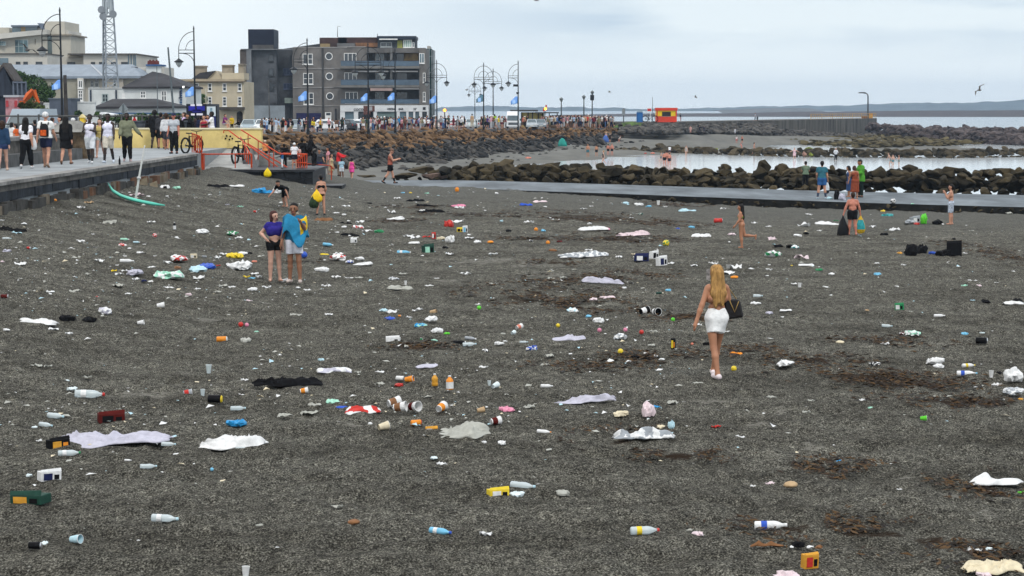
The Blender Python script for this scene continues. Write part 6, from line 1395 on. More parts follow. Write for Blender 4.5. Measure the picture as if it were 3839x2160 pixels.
def garment(s,kind):
 g=[]
 def all_(key,inf):return[(a,b,ra+inf,rb+inf,0,0)for a,b,ra,rb in s[key]]
 both=lambda q,t0,t1,inf,fl=1:sum([sub_seg(s[q+n],t0,t1,inf,(0,fl))for n in 'LR'],[])
 U=s['U']
 if kind in('tee','tank','jumper','coat','crop'):
  i={'tee':.020,'tank':.016,'jumper':.028,'coat':.04,'crop':.024}[kind]
  g+=all_('chest',i)[:1]if kind=='crop' else all_('chest',i)+all_('waist',i+.008)+[(U(-.08,-.01,.06),U(.08,-.01,.06),.108+i,.108+i,0,0)]
  if kind!='tank':g+=all_('shoulder',i)
  else:g+=[(U(-.11,0,.36),U(-.085,0,.53),.075,.05,0,0),(U(.11,0,.36),U(.085,0,.53),.075,.05,0,0)]
  g+=both('upper',0,{'tee':.62,'crop':.38,'tank':.02,'jumper':1,'coat':1}[kind],i+.002)if kind!='tank' else[]
  if kind in('jumper','coat'):g+=both('fore',0,.93,i-.004)
  if kind=='coat':g+=[(U(-.09,-.01,.02),U(-.10,-.01,-.18),.14,.15,0,1),(U(.09,-.01,.02),U(.10,-.01,-.18),.14,.15,0,1)]
  if kind=='crop':g+=[(U(-.08,.015,.30),U(.08,.015,.30),.10,.10,0,0)]
 elif kind=='bra':g+=[(U(-.095,.045,.345),U(.095,.045,.345),.088,.088,0,0),(U(-.09,-.03,.345),U(.09,-.03,.345),.085,.085,0,0)]
 elif kind=='swim':g+=all_('chest',.010)+all_('waist',.010)+all_('pelvis',.010)
 elif kind=='brief':g+=[(U(-.075,-.012,.0),U(.075,-.012,.0),.113,.113,0,0)]
 elif kind in('shorts','long_shorts','hot'):g+=all_('pelvis',.016)+both('thigh',0,{'shorts':.62,'long_shorts':.92,'hot':.30}[kind],.014 if kind=='hot' else .030)
 elif kind=='trousers':g+=all_('pelvis',.016)+both('thigh',0,1,.024,0)+both('shank',0,.95,.022)
 elif kind=='skirt':
  g+=[(U(-.085,-.012,.03),U(.085,-.012,.03),.112,.112,0,0),(U(-.05,-.004,.13),U(.05,-.004,.13),.094,.094,0,0),(U(-.06,-.008,.08),U(.06,-.008,.08),.10,.10,0,0)]
  for n,sd in(('L',-1),('R',1)):
   a,b,ra,rb=s['thigh'+n][0];a,b=a*V3(.72,1,1),b*V3(.72,1,1);g+=[(U(sd*.055,-.012,.10),a+(b-a)*.08,.080,.104,1,0),(a+(b-a)*.08,a+(b-a)*.42,.104,.102,0,1)]
  g+=[(s['thighL'][0][0]*.45+s['thighR'][0][0]*.55,(s['thighL'][0][0]*.6+s['thighL'][0][1]*.4)*.5+(s['thighR'][0][0]*.6+s['thighR'][0][1]*.4)*.5,.11,.105,0,1)]
 elif kind in('dress','wrap','long_dress'):
  g+=all_('chest',.014)+all_('waist',.016)+all_('pelvis',.022)
  if kind=='wrap':g+=all_('shoulder',.03)+both('upper',0,1,.03)
  e=1.0 if kind=='dress' else 1.75
  for n in 'LR':
   a,b,ra,rb=s['thigh'+n][0];g+=[(a,a+(b-a)*.75*e,.115,.13,0,1)]
  g+=[(s['thighL'][0][0]*.5+s['thighR'][0][0]*.5,s['thighL'][0][0]*.5+s['thighR'][0][0]*.5+V3(0,0,-.3*e),.12,.13,0,1)]
 elif kind=='towel':g+=both('thigh',0,1.0,.045)+all_('pelvis',.03)
 return g
def hair_prims(s,style):
 H=s['H'];g=[(H(0,-.032,.23),H(0,.005,.235),.094,.090,0,0),(H(0,-.05,.19),H(0,-.045,.13),.082,.062,0,0)]
 if style=='short':pass
 elif style=='big':g+=[(H(0,-.03,.25),H(0,.0,.25),.125,.12,0,0)]
 elif style=='bob':g+=[(H(-.075,-.01,.19),H(-.08,.0,.09),.045,.04,0,0),(H(.075,-.01,.19),H(.08,.0,.09),.045,.04,0,0),(H(0,-.07,.15),H(0,-.07,.06),.07,.06,0,0)]
 elif style=='long':
  U=s['U'];g+=[(H(-.06,-.03,.2),U(-.075,-.085,.40),.05,.055,0,0),(H(.06,-.03,.2),U(.075,-.085,.40),.05,.055,0,0),(H(0,-.07,.17),U(0,-.105,.30),.07,.05,0,0),(U(-.075,-.085,.42),U(-.05,-.10,.22),.055,.03,0,0),(U(.075,-.085,.42),U(.055,-.10,.24),.055,.03,0,0)]
 elif style=='pony':g+=[(H(0,-.11,.2),H(0,-.15,.05),.035,.028,0,0),(H(0,-.15,.05),H(0,-.12,-.14),.028,.012,0,0)]
 elif style=='bun':g+=[(H(0,-.10,.25),H(0,-.115,.25),.05,.05,0,0)]
 elif style=='cap':g=[(H(0,-.03,.235),H(0,.01,.235),.098,.098,0,0),(H(-.04,.09,.225),H(.04,.09,.225),.02,.02,0,0),(H(-.025,.14,.215),H(.025,.14,.215),.014,.014,0,0)]
 return g
def fingers(s,n,sc,grip):
 w,d,sd=s['hand'+n];x=V3(sd,0,0);inn=V3(-sd,0,0);f=V3(0,1,0);f=f-d*(f@d);f=f/(np.linalg.norm(f)+1e-6);side=np.cross(d,f);out=[]
 curl=V3(-sd,.2,0);curl=curl-d*(curl@d);curl=curl/(np.linalg.norm(curl)+1e-6)
 root=w+d*.095
 for i,(o,L)in enumerate(((.026,.070),(.009,.080),(-.009,.075),(-.025,.058))):
  a=root+f*o;c=.9 if grip else .25+.06*i;d1=d*cos(c*.5)+curl*sin(c*.5);d2=d*cos(c*1.3)+curl*sin(c*1.3);b=a+d1*L*.55;e=b+d2*L*.45;out.append(([a-d*.02,b,e],[.0095,.0085,.006]))
 a=w+d*.03+f*.026;out.append(([a,a+(f*.75+d*.66)*.035,a+(f*.45+d*.85+curl*.3)*.068],[.012,.010,.007]))
 res=[]
 for pts,rr in out:
  mb=MB();mb.tube([Vector(q*sc)for q in pts],[q*sc for q in rr],5);res.append(([list(v)for v in mb.v],[list(q)for q in mb.f]))
 return res
def shift(prims,z0,sc):return[((a-V3(0,0,z0))*sc,(b-V3(0,0,z0))*sc,ra*sc,rb*sc,c0,c1)for a,b,ra,rb,c0,c1 in prims]
def fabric(name,c):return mat(name,c,.9,.75,22,.2,30,spec=.06)if 'floral' in name else mat(name,c,.9,.14,9,.25,30,spec=.06)
NP=[0]
def figure(loc,heading,ht,p,label,h=.022,group=None,pxh=None):
 """p: pose and clothes. tops/bottoms: list of (part name, kind, colour)"""
 s=skeleton(p);z0=s['z0'];tall=float(s['head'][0][0][2]+.094-z0)
 if p.get('reach'):tall=max(tall,p['reach'])
 sc=ht/tall;t=thing('person',label,'person',loc,group);t.rotation_euler.z=heading
 fix=lambda pr:shift(pr,z0,sc)
 prims=fix([(a,b,ra,rb,0,0)for key in BODY for a,b,ra,rb in s[key]])
 V,Fc=skin(prims,h*sc,.024*sc)
 sk=mat('skin '+p['skin'],SKIN[p['skin']],.55,.10,5,spec=.35);mats=[sk];mi=None
 ex=None
 if h<.03:ex=fingers(dict(s,handL=(s['handL'][0]-V3(0,0,z0),s['handL'][1],-1),handR=(s['handR'][0]-V3(0,0,z0),s['handR'][1],1)),'L',sc,p.get('gripL'))+fingers(dict(s,handL=None,handR=(s['handR'][0]-V3(0,0,z0),s['handR'][1],1)),'R',sc,p.get('gripR'))
 if p.get('face'):
  H=s['H'];C=V[Fc].mean(1)/sc+V3(0,0,z0);mi=np.zeros(len(Fc),int)
  for x,u,f,r_,i in((-.036,.178,.098,.016,1),(.036,.178,.098,.016,1),(-.036,.203,.1,.014,1),(.036,.203,.1,.014,1),(0,.112,.108,.019,2),(-.018,.111,.1,.012,2),(.018,.111,.1,.012,2)):
   q=H(x,f,u);mi[np.linalg.norm(C-q,axis=1)<r_]=i
  mats+=[mat('eyes and brows',(.03,.018,.014),.4,.1,5),mat('lips',(.30,.10,.085),.5,.1,5)]
 me=fig_mesh('body',V,Fc,mats,mi,ex);o=bpy.data.objects.new('body',me);COL.objects.link(o);o.parent=t
 def part(name,prims,m,k=.03,hh=h):
  if not prims:return
  V,Fc=skin(fix(prims),hh*sc,k*sc);o=bpy.data.objects.new(name,fig_mesh(name,V,Fc,[m]));COL.objects.link(o);o.parent=t;return o
 for nm,kind,c in p.get('wear',[]):
  o=part(nm,garment(s,kind),fabric(nm+' cloth '+str(c)[:24],c))
  if o and h<.03 and kind not in('brief','bra'):
   for v in o.data.vertices:d=noise.noise(v.co*7/sc+Vector((NP[0],0,0)))*(.006 if kind=='skirt' else .014)*sc;v.co+=v.normal*d
 if p.get('hair'):
  st,c=p['hair']
  o=part('cap' if st=='cap' else 'hair',hair_prims(s,st),mat('hair '+str(c),HAIR.get(c,c)if isinstance(c,str)else c,.6,.35,14,.5,40,stretch=(3,3,.5)))
 if p.get('shoes'):
  for n in 'LR':
   part('shoe',[(a,b,ra+.010,rb+.012,0,0)for a,b,ra,rb in s['foot'+n][:1]],mat('shoe '+str(p['shoes']),p['shoes'],.6,.1,8))
 if p.get('socks'):
  for n in 'LR':part('sock',sub_seg(s['shank'+n],.55,1,.006),mat('sock',p['socks'],.9,.1,8))
 NP[0]+=1;Rz=Matrix.Rotation(heading,4,'Z')
 def world(v):return Vector(loc)+Rz@Vector((v-V3(0,0,z0))*sc)
 return t,s,world,sc
def on_prom(x,y):return 2.0
def place(k,x,yf,yt,surf,depth=None):
 if depth:q=at(k,x,yf,depth)
 elif isinstance(surf,(int,float)):q=G(k,x,yf,surf)
 else:q=hit(k,x,yf,surf)
 top=at(k,x,yt,q.y);return q,top.z-q.z
def person(k,x,yf,yt,surf,head,label,p,h=.022,depth=None,group=None):
 q,ht=place(k,x,yf,yt,surf,depth)
 return figure(q,radians(head),ht,p,label,h,group)
AW,TOW,LFT,RGT=0,180,90,-90
WALK1=dict(legL=(.28,.03,.08),legR=(-.22,.03,.30),armL=(-.3,.14,.25,0),armR=(.3,.14,.35,0))
WALK2=dict(legR=(.28,.03,.08),legL=(-.22,.03,.30),armR=(-.3,.14,.25,0),armL=(.3,.14,.35,0))
STAND=dict(legL=(.0,.06,.0),legR=(.03,.05,.05),armL=(.05,.15,.2,0),armR=(.0,.16,.25,0))
def P(pose,**kw):d=dict(pose);d.update(kw);return d
W_,BK,NV=(.80,.80,.79),(.010,.010,.011),(.018,.022,.05)
t,s,wd,sc=person('D',1800,948,667,sand,AW+13,'blonde woman in white skirt walking away across the littered sand',dict(sex='f',skin='tan',legR=(.32,-.06,.06),legL=(-.2,-.05,.14),armL=(-.22,.40,.06,-.02),armR=(.10,.26,.5,-.30),hair=('long','blond'),wear=[('skirt','skirt',(.78,.78,.77)),('strap_top','bra',(.42,.20,.12))],shoes=(.72,.62,.63),bulk=.94,nod=.1,turn=.25),.0125)
hip=wd(s['U'](.23,.02,.17));bagm=mat('black leather',(.012,.010,.010),.35,.3,6,.3)
b=thing('shoulder_bag','black shoulder bag with gold chain hanging at the blonde woman\'s side','bag',hip)
MB().add([(hip.x-.10,hip.y-.05,hip.z+.15),(hip.x+.14,hip.y-.05,hip.z+.13),(hip.x+.20,hip.y-.07,hip.z-.13),(hip.x-.07,hip.y-.07,hip.z-.17),(hip.x-.10,hip.y+.05,hip.z+.15),(hip.x+.14,hip.y+.05,hip.z+.13),(hip.x+.20,hip.y+.08,hip.z-.13),(hip.x-.07,hip.y+.08,hip.z-.17)],[(0,3,2,1),(4,5,6,7),(0,1,5,4),(1,2,6,5),(2,3,7,6),(3,0,4,7)]).build('pouch',bagm,b,fix=True).modifiers.new('b','BEVEL').width=.025
sh=wd(s['U'](.15,-.02,.55));MB().tube([hip+Vector((.0,0,.14)),sh.lerp(hip,.5)+Vector((.03,.02,0)),sh,hip+Vector((.1,.06,.13))],.009,5).tube([hip+Vector((-.02,-.058,.13)),hip+Vector((.06,-.075,-.05)),hip+Vector((.12,-.06,.11))],.008,5).build('chain',mat('brass chain',(.45,.30,.10),.35,.2,20,metal=.7),b)
fc=wd(s['H'](-.13,.02,.16));MB().box(fc.x-.03,fc.x+.02,fc.y-.01,fc.y+.005,fc.z-.07,fc.z+.085).build('phone',mat('phone case',(.25,.23,.22),.3,.5,14),None)
tag(bpy.data.objects['phone'],'dark edged phone held up beside the blonde woman\'s face','phone')
t,s,wd,sc=person('D',691,708,531,sand,TOW+18,'woman in purple blue crop top and black shorts, hand on hip',dict(sex='f',skin='pale',legL=(.02,.05,.0),legR=(.05,.03,.06),armR=(-.5,.62,1.5,-1.0),armL=(.0,.10,.12,0),hair=('bob',(.06,.02,.016)),face=1,turn=.5,wear=[('crop_top','crop',(.032,.026,.20)),('shorts','hot',BK)],bulk=1.02),.0135)
t,s,wd,sc=person('D',741,711,511,sand,TOW-5,'young man in white shorts wearing a blue and yellow flag as a cape',dict(sex='m',skin='olive',legL=(.10,.07,.02),legR=(-.03,.04,.03),armL=(.8,.30,1.4,-.45),armR=(.05,.16,.25,0),hair=('short','black'),face=1,wear=[('top','tee',(.02,.14,.26)),('shorts','shorts',(.62,.62,.68))],shoes=(.5,.42,.38)),.0135)
def cape():
 """the flag: a real cloth wrapped round the shoulders and falling to the thigh"""
 U=s['U'];vs,fs=[],[];n,m_=22,16
 for j in range(m_+1):
  v=j/m_
  for i in range(n+1):
   u=i/n;a=-2.3+4.9*u;rx=.205+.085*v*(1-.5*v)+.03*sin(u*19+v*3)*v;ry=.155+.07*v+.035*cos(u*17+v*2)*v;ln=.34+.16*sin(u*7.3+1)+.52*math.exp(-((u-.56)/.13)**2)+.1*math.exp(-((u-.2)/.08)**2);dz=.57-.06*(1-v)*sin(u*13)-ln*v
   q=wd(U(-rx*sin(a)*(1.3 if a>0 else 1.0),ry*cos(a),dz-.02*abs(a)*(1-v)));vs.append(q)
 for j in range(m_):
  for i in range(n):q=j*(n+1)+i;fs.append((q,q+1,q+n+2,q+n+1))
 mb=MB();mb.v=[tuple(v)for v in vs];mb.f=fs;mb.m=[1 if(f[0]%(n+1)>=13 and f[0]//(n+1)<9+2*sin((f[0]%(n+1))*1.7)and f[0]%(n+1)<15+f[0]//(n+1)*.6+2)else 0 for f in fs]
 o=mb.build('flag_cape',[mat('cape blue cloth',(.022,.23,.42),.7,.22,4,.3),mat('cape yellow cloth',(.75,.50,.015),.7,.2,4,.3)],loc=wd(U(0,0,0)),smooth=True);md=o.modifiers.new('t','SOLIDIFY');md.thickness=.012
 tag(o,'blue and yellow flag wrapped round the young man\'s shoulders','flag')
cape()
person('D',1864,624,514,sand,LFT-12,'girl in green swimsuit running left with long wet hair',dict(sex='f',skin='tan',legL=(.02,.03,.12),legR=(-.28,.03,1.25),armL=(.15,.12,.5,0),armR=(-.2,.14,.5,0),lean=.08,bulk=1.16,hair=('long','black'),wear=[('bikini_top','bra',(.16,.25,.03)),('bikini_bottom','brief',(.34,.19,.08))]),.018)
t,s,wd,sc=person('D',2143,591,484,sand,AW+6,'bare backed man in black shorts carrying bags away',dict(sex='m',skin='red',bulk=1.16,legL=(.10,.06,.05),legR=(-.08,.06,.1),armL=(.0,.40,.05,-.1),armR=(.0,.32,.1,-.1),gripL=1,gripR=1,hair=('short','brown'),wear=[('shorts','shorts',BK)]),.018)
def hang_bag(p,w,hh,mt,label,r,m2=None):
 vs,fs=[],[];n=12;prof=[(.04,0),(.16,-.10),(.55,-.28),(.92,-.55),(1,-.78),(.8,-.95),(.3,-1)]
 for f,z in prof:
  for j in range(n):a=2*pi*j/n;q=w*.5*f*(1+.16*noise.noise((cos(a)*2,sin(a)*2+p.x,z*4)));vs.append((p.x+q*cos(a),p.y+q*.55*sin(a),p.z+z*hh))
 for i in range(len(prof)-1):
  for j in range(n):fs.append((i*n+j,(i+1)*n+j,(i+1)*n+(j+1)%n,i*n+(j+1)%n))
 fs+=[tuple(range((len(prof)-1)*n,len(prof)*n))]
 mb=MB();mb.v=vs;mb.f=fs;mb.m=[1 if(m2 and 2<=i//n<=3 and i%n in(7,8,9,10))else 0 for i in range(len(fs))]
 return tag(mb.build('carrier_bag',[mt]+([m2]if m2 else[]),loc=p,smooth=True),label,'bag')
hang_bag(wd(s['tipL'])+Vector((0,0,.05)),.42,.95,mat('black bin bag',(.006,.006,.007),.3,.3,5,.5),'full black bag in the bare backed man\'s left hand',rnd);hang_bag(wd(s['tipR'])+Vector((0,0,.05)),.36,.66,mat('yellow printed bag',(.62,.40,.03),.5,.35,5,.3),'yellow and teal carrier bag in the bare backed man\'s right hand',rnd,mat('teal print',(.03,.30,.32),.5,.3,6))
person('D',2390,565,464,sand,LFT-20,'dark haired figure in blue floral shorts drinking, bare back',dict(sex='f',skin='fair',armL=(.5,.12,2.15,-.12),armR=(.45,.12,2.1,-.12),legL=(.03,.03,.03),legR=(-.03,.04,.05),hair=('pony','black'),wear=[('floral_shorts','long_shorts',(.40,.45,.58))],bulk=1.06),.018)
slipf=lambda x,y:slip_z(x)
person('e',283,1030,815,slipf,AW,'man in sage green tee and black trousers facing the rocks',dict(P(STAND,armL=(.5,.2,1.2,-.5),armR=(.5,.2,1.2,-.5)),sex='m',skin='fair',nod=.3,hair=('short','black'),wear=[('trousers','trousers',BK),('tee','tee',(.14,.19,.13))],shoes=BK),.02)
t,s,wd,sc=person('e',405,1098,813,slipf,AW-8,'man in teal tee and blue shorts standing on the slipway',dict(P(STAND,legL=(0,.13,0),legR=(0,.13,0),armL=(.1,.2,.6,-.3)),sex='m',skin='fair',bulk=1.1,hair=('short','black'),wear=[('shorts','shorts',(.03,.10,.26)),('tee','tee',(.035,.13,.17))],shoes=(.3,.42,.48),socks=(.04,.06,.10)),.02)
hang_bag(wd(s['U'](.22,.05,.05)),.3,.75,mat('dark slung jacket',(.02,.025,.035),.8,.3,4),'dark jacket and white bag slung at the teal shirted man\'s side',rnd,mat('white bag patch',(.6,.63,.66),.6,.2,4))
person('e',610,1085,850,slipf,LFT,'figure in blue patterned cover up standing behind the orange draped woman',dict(P(STAND,nod=.3),sex='f',skin='tan',hair=('bob','black'),wear=[('cover_up','long_dress',(.035,.07,.16))]),.022)
person('e',655,1098,850,slipf,AW+10,'woman draped in a rust orange sarong with head bent',dict(P(STAND,nod=.55,lean=.08,armL=(.4,.3,1.0,-.4)),sex='f',skin='tan',hair=('bob',(.05,.02,.015)),wear=[('sarong','long_dress',(.22,.055,.028))]),.02)
person('e',698,1088,803,slipf,LFT+15,'bearded man in bright green jacket looking down on the slipway',dict(P(STAND,armL=(.4,.15,1.0,-.3),armR=(.4,.15,1.0,-.3),nod=.35),sex='m',skin='tan',hair=('short','black'),wear=[('trousers','trousers',(.012,.02,.018)),('jacket','coat',(.07,.26,.03))],shoes=BK),.02)
person('D',718,521,453,sand,TOW-30,'person in black bending over litter with a dark backpack',dict(sex='m',skin='fair',lean=1.25,nod=.5,legL=(.55,.22,.55),legR=(-.10,.2,.35),armL=(-.6,.35,.5,0),armR=(.4,.4,.3,0),hair=('short','black'),wear=[('shorts','long_shorts',BK),('top','tee',BK)],reach=1.12),.022)
t,s,wd,sc=person('D',808,541,440,sand,AW+12,'woman in black cut out swimsuit standing with a yellow bag',dict(P(STAND,legL=(0,.12,0),legR=(.02,.06,.04),armL=(.25,.25,.9,-.5),armR=(.1,.2,.5,-.3)),sex='f',skin='fair',bulk=1.05,hair=('bun','black'),wear=[('swimsuit_top','bra',BK),('swimsuit_bottom','brief',BK)],shoes=(.02,.02,.02)),.018)
hang_bag(wd(s['U'](-.20,-.06,.22)),.42,.48,mat('bright yellow bag',(.80,.52,.01),.5,.2,5,.3),'bright yellow bag at the hip of the woman in the cut out swimsuit',rnd);hang_bag(wd(s['U'](-.33,-.08,.02)),.36,.52,mat('dark green bag',(.02,.04,.015),.5,.5,6),'dark green bag hanging below the bright yellow bag',rnd)
person('b',1335,1285,1022,slipf,RGT+8,'man in black shorts striding right while looking at his phone',dict(sex='m',skin='fair',legL=(.30,.02,.05),legR=(-.30,.02,.30),armL=(.55,.1,1.3,0),armR=(.5,.1,1.35,0),nod=.4,hair=('cap',(.16,.09,.06)),wear=[('shorts','shorts',BK),('top','tank',(.30,.09,.06))],shoes=BK,socks=BK),.02)
person('b',1045,1255,1090,slipf,AW-15,'small girl in pink dress with black hair',dict(P(WALK1),sex='f',skin='fair',hair=('bob','black'),wear=[('dress','dress',(.72,.08,.30))],shoes=(.7,.6,.6),bulk=1.1),.025)
person('b',968,1250,1095,slipf,AW,'child in pale blue tee and white shorts beside the man in red',dict(P(STAND),sex='m',skin='brown',hair=('short','black'),wear=[('shorts','shorts',(.62,.66,.7)),('tee','tee',(.33,.50,.60))],shoes=BK,bulk=1.1),.025)
person('b',945,1228,1018,slipf,RGT,'man in red shirt stretching an arm over the child',dict(P(STAND,armL=(1.15,.1,.25,0),armR=(.9,.1,.5,0)),sex='m',skin='brown',hair=('short','black'),wear=[('trousers','trousers',(.20,.16,.12)),('shirt','jumper',(.60,.03,.035))],shoes=BK),.022)
person('b',890,1255,1060,slipf,RGT-20,'girl in beige dress with long dark hair by the red rail',dict(P(STAND),sex='f',skin='fair',hair=('long',(.02,.012,.01)),wear=[('dress','dress',(.46,.36,.20))]),.022)
person('b',868,1220,1010,slipf,LFT,'man in pink tee behind the girl in the beige dress',dict(P(STAND),sex='m',skin='tan',hair=('short','black'),wear=[('trousers','trousers',(.25,.2,.17)),('tee','tee',(.62,.28,.32))]),.022)
person('b',802,1225,1028,slipf,TOW,'man in grey tee leaning on the end of the red rail',dict(P(STAND,armL=(.5,.3,.3,0),armR=(.5,.3,.3,0),lean=.15),sex='m',skin='tan',hair=('short','black'),wear=[('trousers','trousers',(.02,.03,.10)),('tee','tee',(.055,.06,.07))]),.022)
LND=1.17
def land(x,yt,head,label,p,yf=1172,Y=86.0,h=.022):return person('b',x,yf,yt,0,head,label,p,h,depth=Y)
land(612,978,AW,'man in white football shirt and white cap on the landing',dict(P(STAND,armL=(.4,.3,.7,-.3),armR=(.4,.3,.7,-.3)),sex='m',skin='fair',hair=('cap',(.75,.75,.74)),wear=[('shorts','shorts',(.02,.02,.03)),('shirt','tee',(.74,.72,.74))],bulk=1.1))
land(643,1000,AW-20,'woman in pale pink top close beside the white capped man',dict(P(STAND),sex='f',skin='fair',hair=('bun','black'),wear=[('trousers','trousers',(.04,.03,.04)),('top','tee',(.66,.42,.38))]),Y=87)
land(722,915,RGT,'man all in black sitting on the corner of the red balusters',dict(P(STAND,lean=.25,armL=(.4,.3,.6,0),legL=(.9,.15,.9),legR=(.7,.15,.8)),sex='m',skin='dark',bulk=1.15,hair=('short','black'),wear=[('trousers','trousers',BK),('top','jumper',BK)],shoes=BK),yf=1150,Y=86.4)
land(520,1035,LFT,'child in white trousers and blue top on the landing',dict(P(STAND,armL=(.7,.3,.6,0)),sex='m',skin='dark',hair=('short','black'),wear=[('trousers','trousers',(.72,.73,.75)),('top','tee',(.05,.18,.40))]),Y=86.2)
land(672,945,AW,'tall dark haired man in black behind the white capped man',dict(P(STAND),sex='m',skin='dark',hair=('big','black'),wear=[('trousers','trousers',BK),('top','jumper',BK)],bulk=1.2),Y=88)
land(535,985,AW,'man in black tee on the landing near the yellow bag',dict(P(STAND),sex='m',skin='dark',hair=('short','black'),wear=[('trousers','trousers',BK),('tee','tee',BK)]),Y=88.5)
person('b',392,1130,958,0,AW,'person in orange top and pale hat climbing the stairs',dict(P(WALK1),sex='f',skin='fair',hair=('cap',(.62,.52,.38)),wear=[('trousers','trousers',BK),('top','tee',(.62,.24,.08))]),.024,depth=91.5)
pr=lambda x,yf,yt,hd,lab,p,h=.02:person('a',x,yf,yt,2.0,hd,lab,p,h)
pr(25,1288,912,AW+10,'woman in denim shorts and dark blue top at the left picture edge',dict(P(WALK2),sex='f',skin='pale',hair=('bob','brown'),wear=[('shorts','hot',(.04,.06,.14)),('top','jumper',(.02,.045,.09))],bulk=1.05,shoes=(.5,.38,.3)))
pr(-12,1262,915,AW,'person in olive jacket cut by the left picture edge',dict(P(WALK1),sex='m',skin='tan',hair=('short','black'),wear=[('trousers','trousers',BK),('jacket','coat',(.07,.07,.025))]))
t,s,wd,sc=pr(203,1272,886,AW,'woman in white tee and black trousers with long black hair',dict(P(WALK2),sex='f',skin='fair',bulk=1.2,hair=('long','black'),wear=[('trousers','trousers',BK),('tee','tee',(.75,.74,.78))],shoes=(.6,.6,.6)))
hang_bag(wd(s['U'](.26,0,.20)),.22,.45,mat('white tote',(.6,.6,.6),.7,.1,4),'white tote bag beside the woman in black trousers',rnd)
t,s,wd,sc=pr(352,1264,848,AW,'man in white cap and navy shorts wearing a backpack',dict(P(WALK1),sex='m',skin='fair',hair=('cap',(.74,.74,.72)),wear=[('shorts','shorts',NV),('tee','tee',(.74,.74,.72))],shoes=(.3,.2,.14)))
def backpack(s,wd,mt,label,m2=None):
 c=wd(s['U'](0,-.20,.27));t=thing('backpack',label,'backpack',c);mb=MB();n=10;vs,fs=[],[]
 for z,a in((-.21,.7),(-.2,.95),(0,1),(.16,.85),(.23,.5)):
  for j in range(n):q=2*pi*j/n;vs.append(c+Vector((.155*a*cos(q),.10*a*sin(q),z)))
 for i in range(4):
  for j in range(n):fs.append((i*n+j,i*n+(j+1)%n,(i+1)*n+(j+1)%n,(i+1)*n+j))
 fs+=[tuple(range(n))[::-1],tuple(range(4*n,5*n))];mb.add(vs,fs).build('pack',mt,t,smooth=True)
 if m2:MB().box(c.x-.10,c.x+.09,c.y-.125,c.y-.085,c.z-.17,c.z+.02).build('front_pocket',m2,t)
 for sd in(-.11,.11):MB().tube([wd(s['U'](sd,-.14,.46)),wd(s['U'](sd,-.02,.575)),wd(s['U'](sd,.13,.42))],.022,5).build('strap',mt,t)
backpack(s,wd,mat('black pack cloth',(.012,.012,.014),.8,.2,6),'black backpack with orange pocket on the white capped man',mat('orange pocket',(.62,.10,.015),.6,.3,9))
pr(503,1240,878,AW,'woman in black dress with long black hair and sandals',dict(P(WALK2),sex='f',skin='fair',bulk=1.1,hair=('long','black'),wear=[('dress','dress',BK),('jacket','jumper',BK)],shoes=(.15,.08,.05)))
pr(683,1232,863,TOW,'man in white vest and white shorts holding a phone',dict(P(WALK1,armR=(.5,.1,1.2,-.4),armL=(.5,.1,1.2,-.4)),sex='m',skin='dark',hair=('short','black'),face=1,wear=[('shorts','long_shorts',(.68,.70,.72)),('vest','tank',(.72,.70,.80))],shoes=(.66,.66,.66),socks=(.03,.03,.03)))
pr(757,1192,898,TOW,'woman in yellow top half hidden between two men in vests',dict(P(WALK2),sex='f',skin='pale',hair=('long','brown'),wear=[('shorts','hot',(.5,.5,.45)),('top','tank',(.42,.33,.12))]))
pr(820,1228,858,TOW,'man in white vest and beige shorts walking towards the camera',dict(P(WALK2),sex='m',skin='dark',hair=('short','black'),face=1,wear=[('shorts','long_shorts',(.60,.55,.46)),('vest','tank',(.70,.70,.82))],shoes=(.55,.6,.68),socks=(.03,.03,.03)))
pr(962,1220,853,TOW+12,'man in open camouflage jacket and black jeans',dict(P(WALK1,armL=(.1,.55,.3,.1)),sex='m',skin='dark',hair=('short','black'),face=1,wear=[('trousers','trousers',BK),('tee','tee',(.40,.40,.50)),('jacket','jumper',(.17,.18,.12))],shoes=(.4,.3,.3)))
pr(1172,1118,838,AW,'person all in black with big round hair walking away',dict(P(WALK2),sex='m',skin='dark',hair=('big','black'),bulk=1.12,wear=[('shorts','long_shorts',BK),('top','coat',BK)],shoes=BK))
pr(1258,1130,862,AW,'person in white top and dark shorts partly behind the grey shirted man',dict(P(WALK1),sex='m',skin='tan',hair=('big','brown'),wear=[('shorts','long_shorts',(.05,.05,.06)),('top','jumper',(.55,.55,.56))]))
pr(1315,1160,855,TOW-15,'older man in grey polo, navy cap and black trousers',dict(P(STAND),sex='m',skin='red',bulk=1.18,face=1,hair=('cap',(.012,.02,.06)),wear=[('trousers','trousers',BK),('polo','tee',(.42,.44,.47))],shoes=BK))
pr(1392,1095,848,LFT,'man in lilac shirt and grey shorts by the red balusters',dict(P(STAND,armL=(.4,.15,1.2,-.4)),sex='m',skin='pale',hair=('short','brown'),wear=[('shorts','long_shorts',(.36,.34,.38)),('shirt','tee',(.55,.40,.60))],bulk=1.1))
pr(1542,1112,870,TOW,'woman in dark red top and black shorts by the yellow wall',dict(P(STAND),sex='f',skin='fair',hair=('bun','brown'),face=1,wear=[('shorts','hot',BK),('top','tank',(.25,.02,.035))]))
pr(1600,1112,843,LFT,'young man in white tee and black shorts by the yellow wall',dict(P(STAND,armL=(.5,.1,.9,0)),sex='m',skin='dark',hair=('short','black'),wear=[('shorts','long_shorts',BK),('tee','tee',(.74,.74,.76))],shoes=(.66,.66,.66)))
pr(1500,1085,880,AW,'person in black with red scarf behind the balusters',dict(P(STAND),sex='m',skin='tan',hair=('short','black'),wear=[('trousers','trousers',BK),('top','jumper',(.03,.02,.025))]))
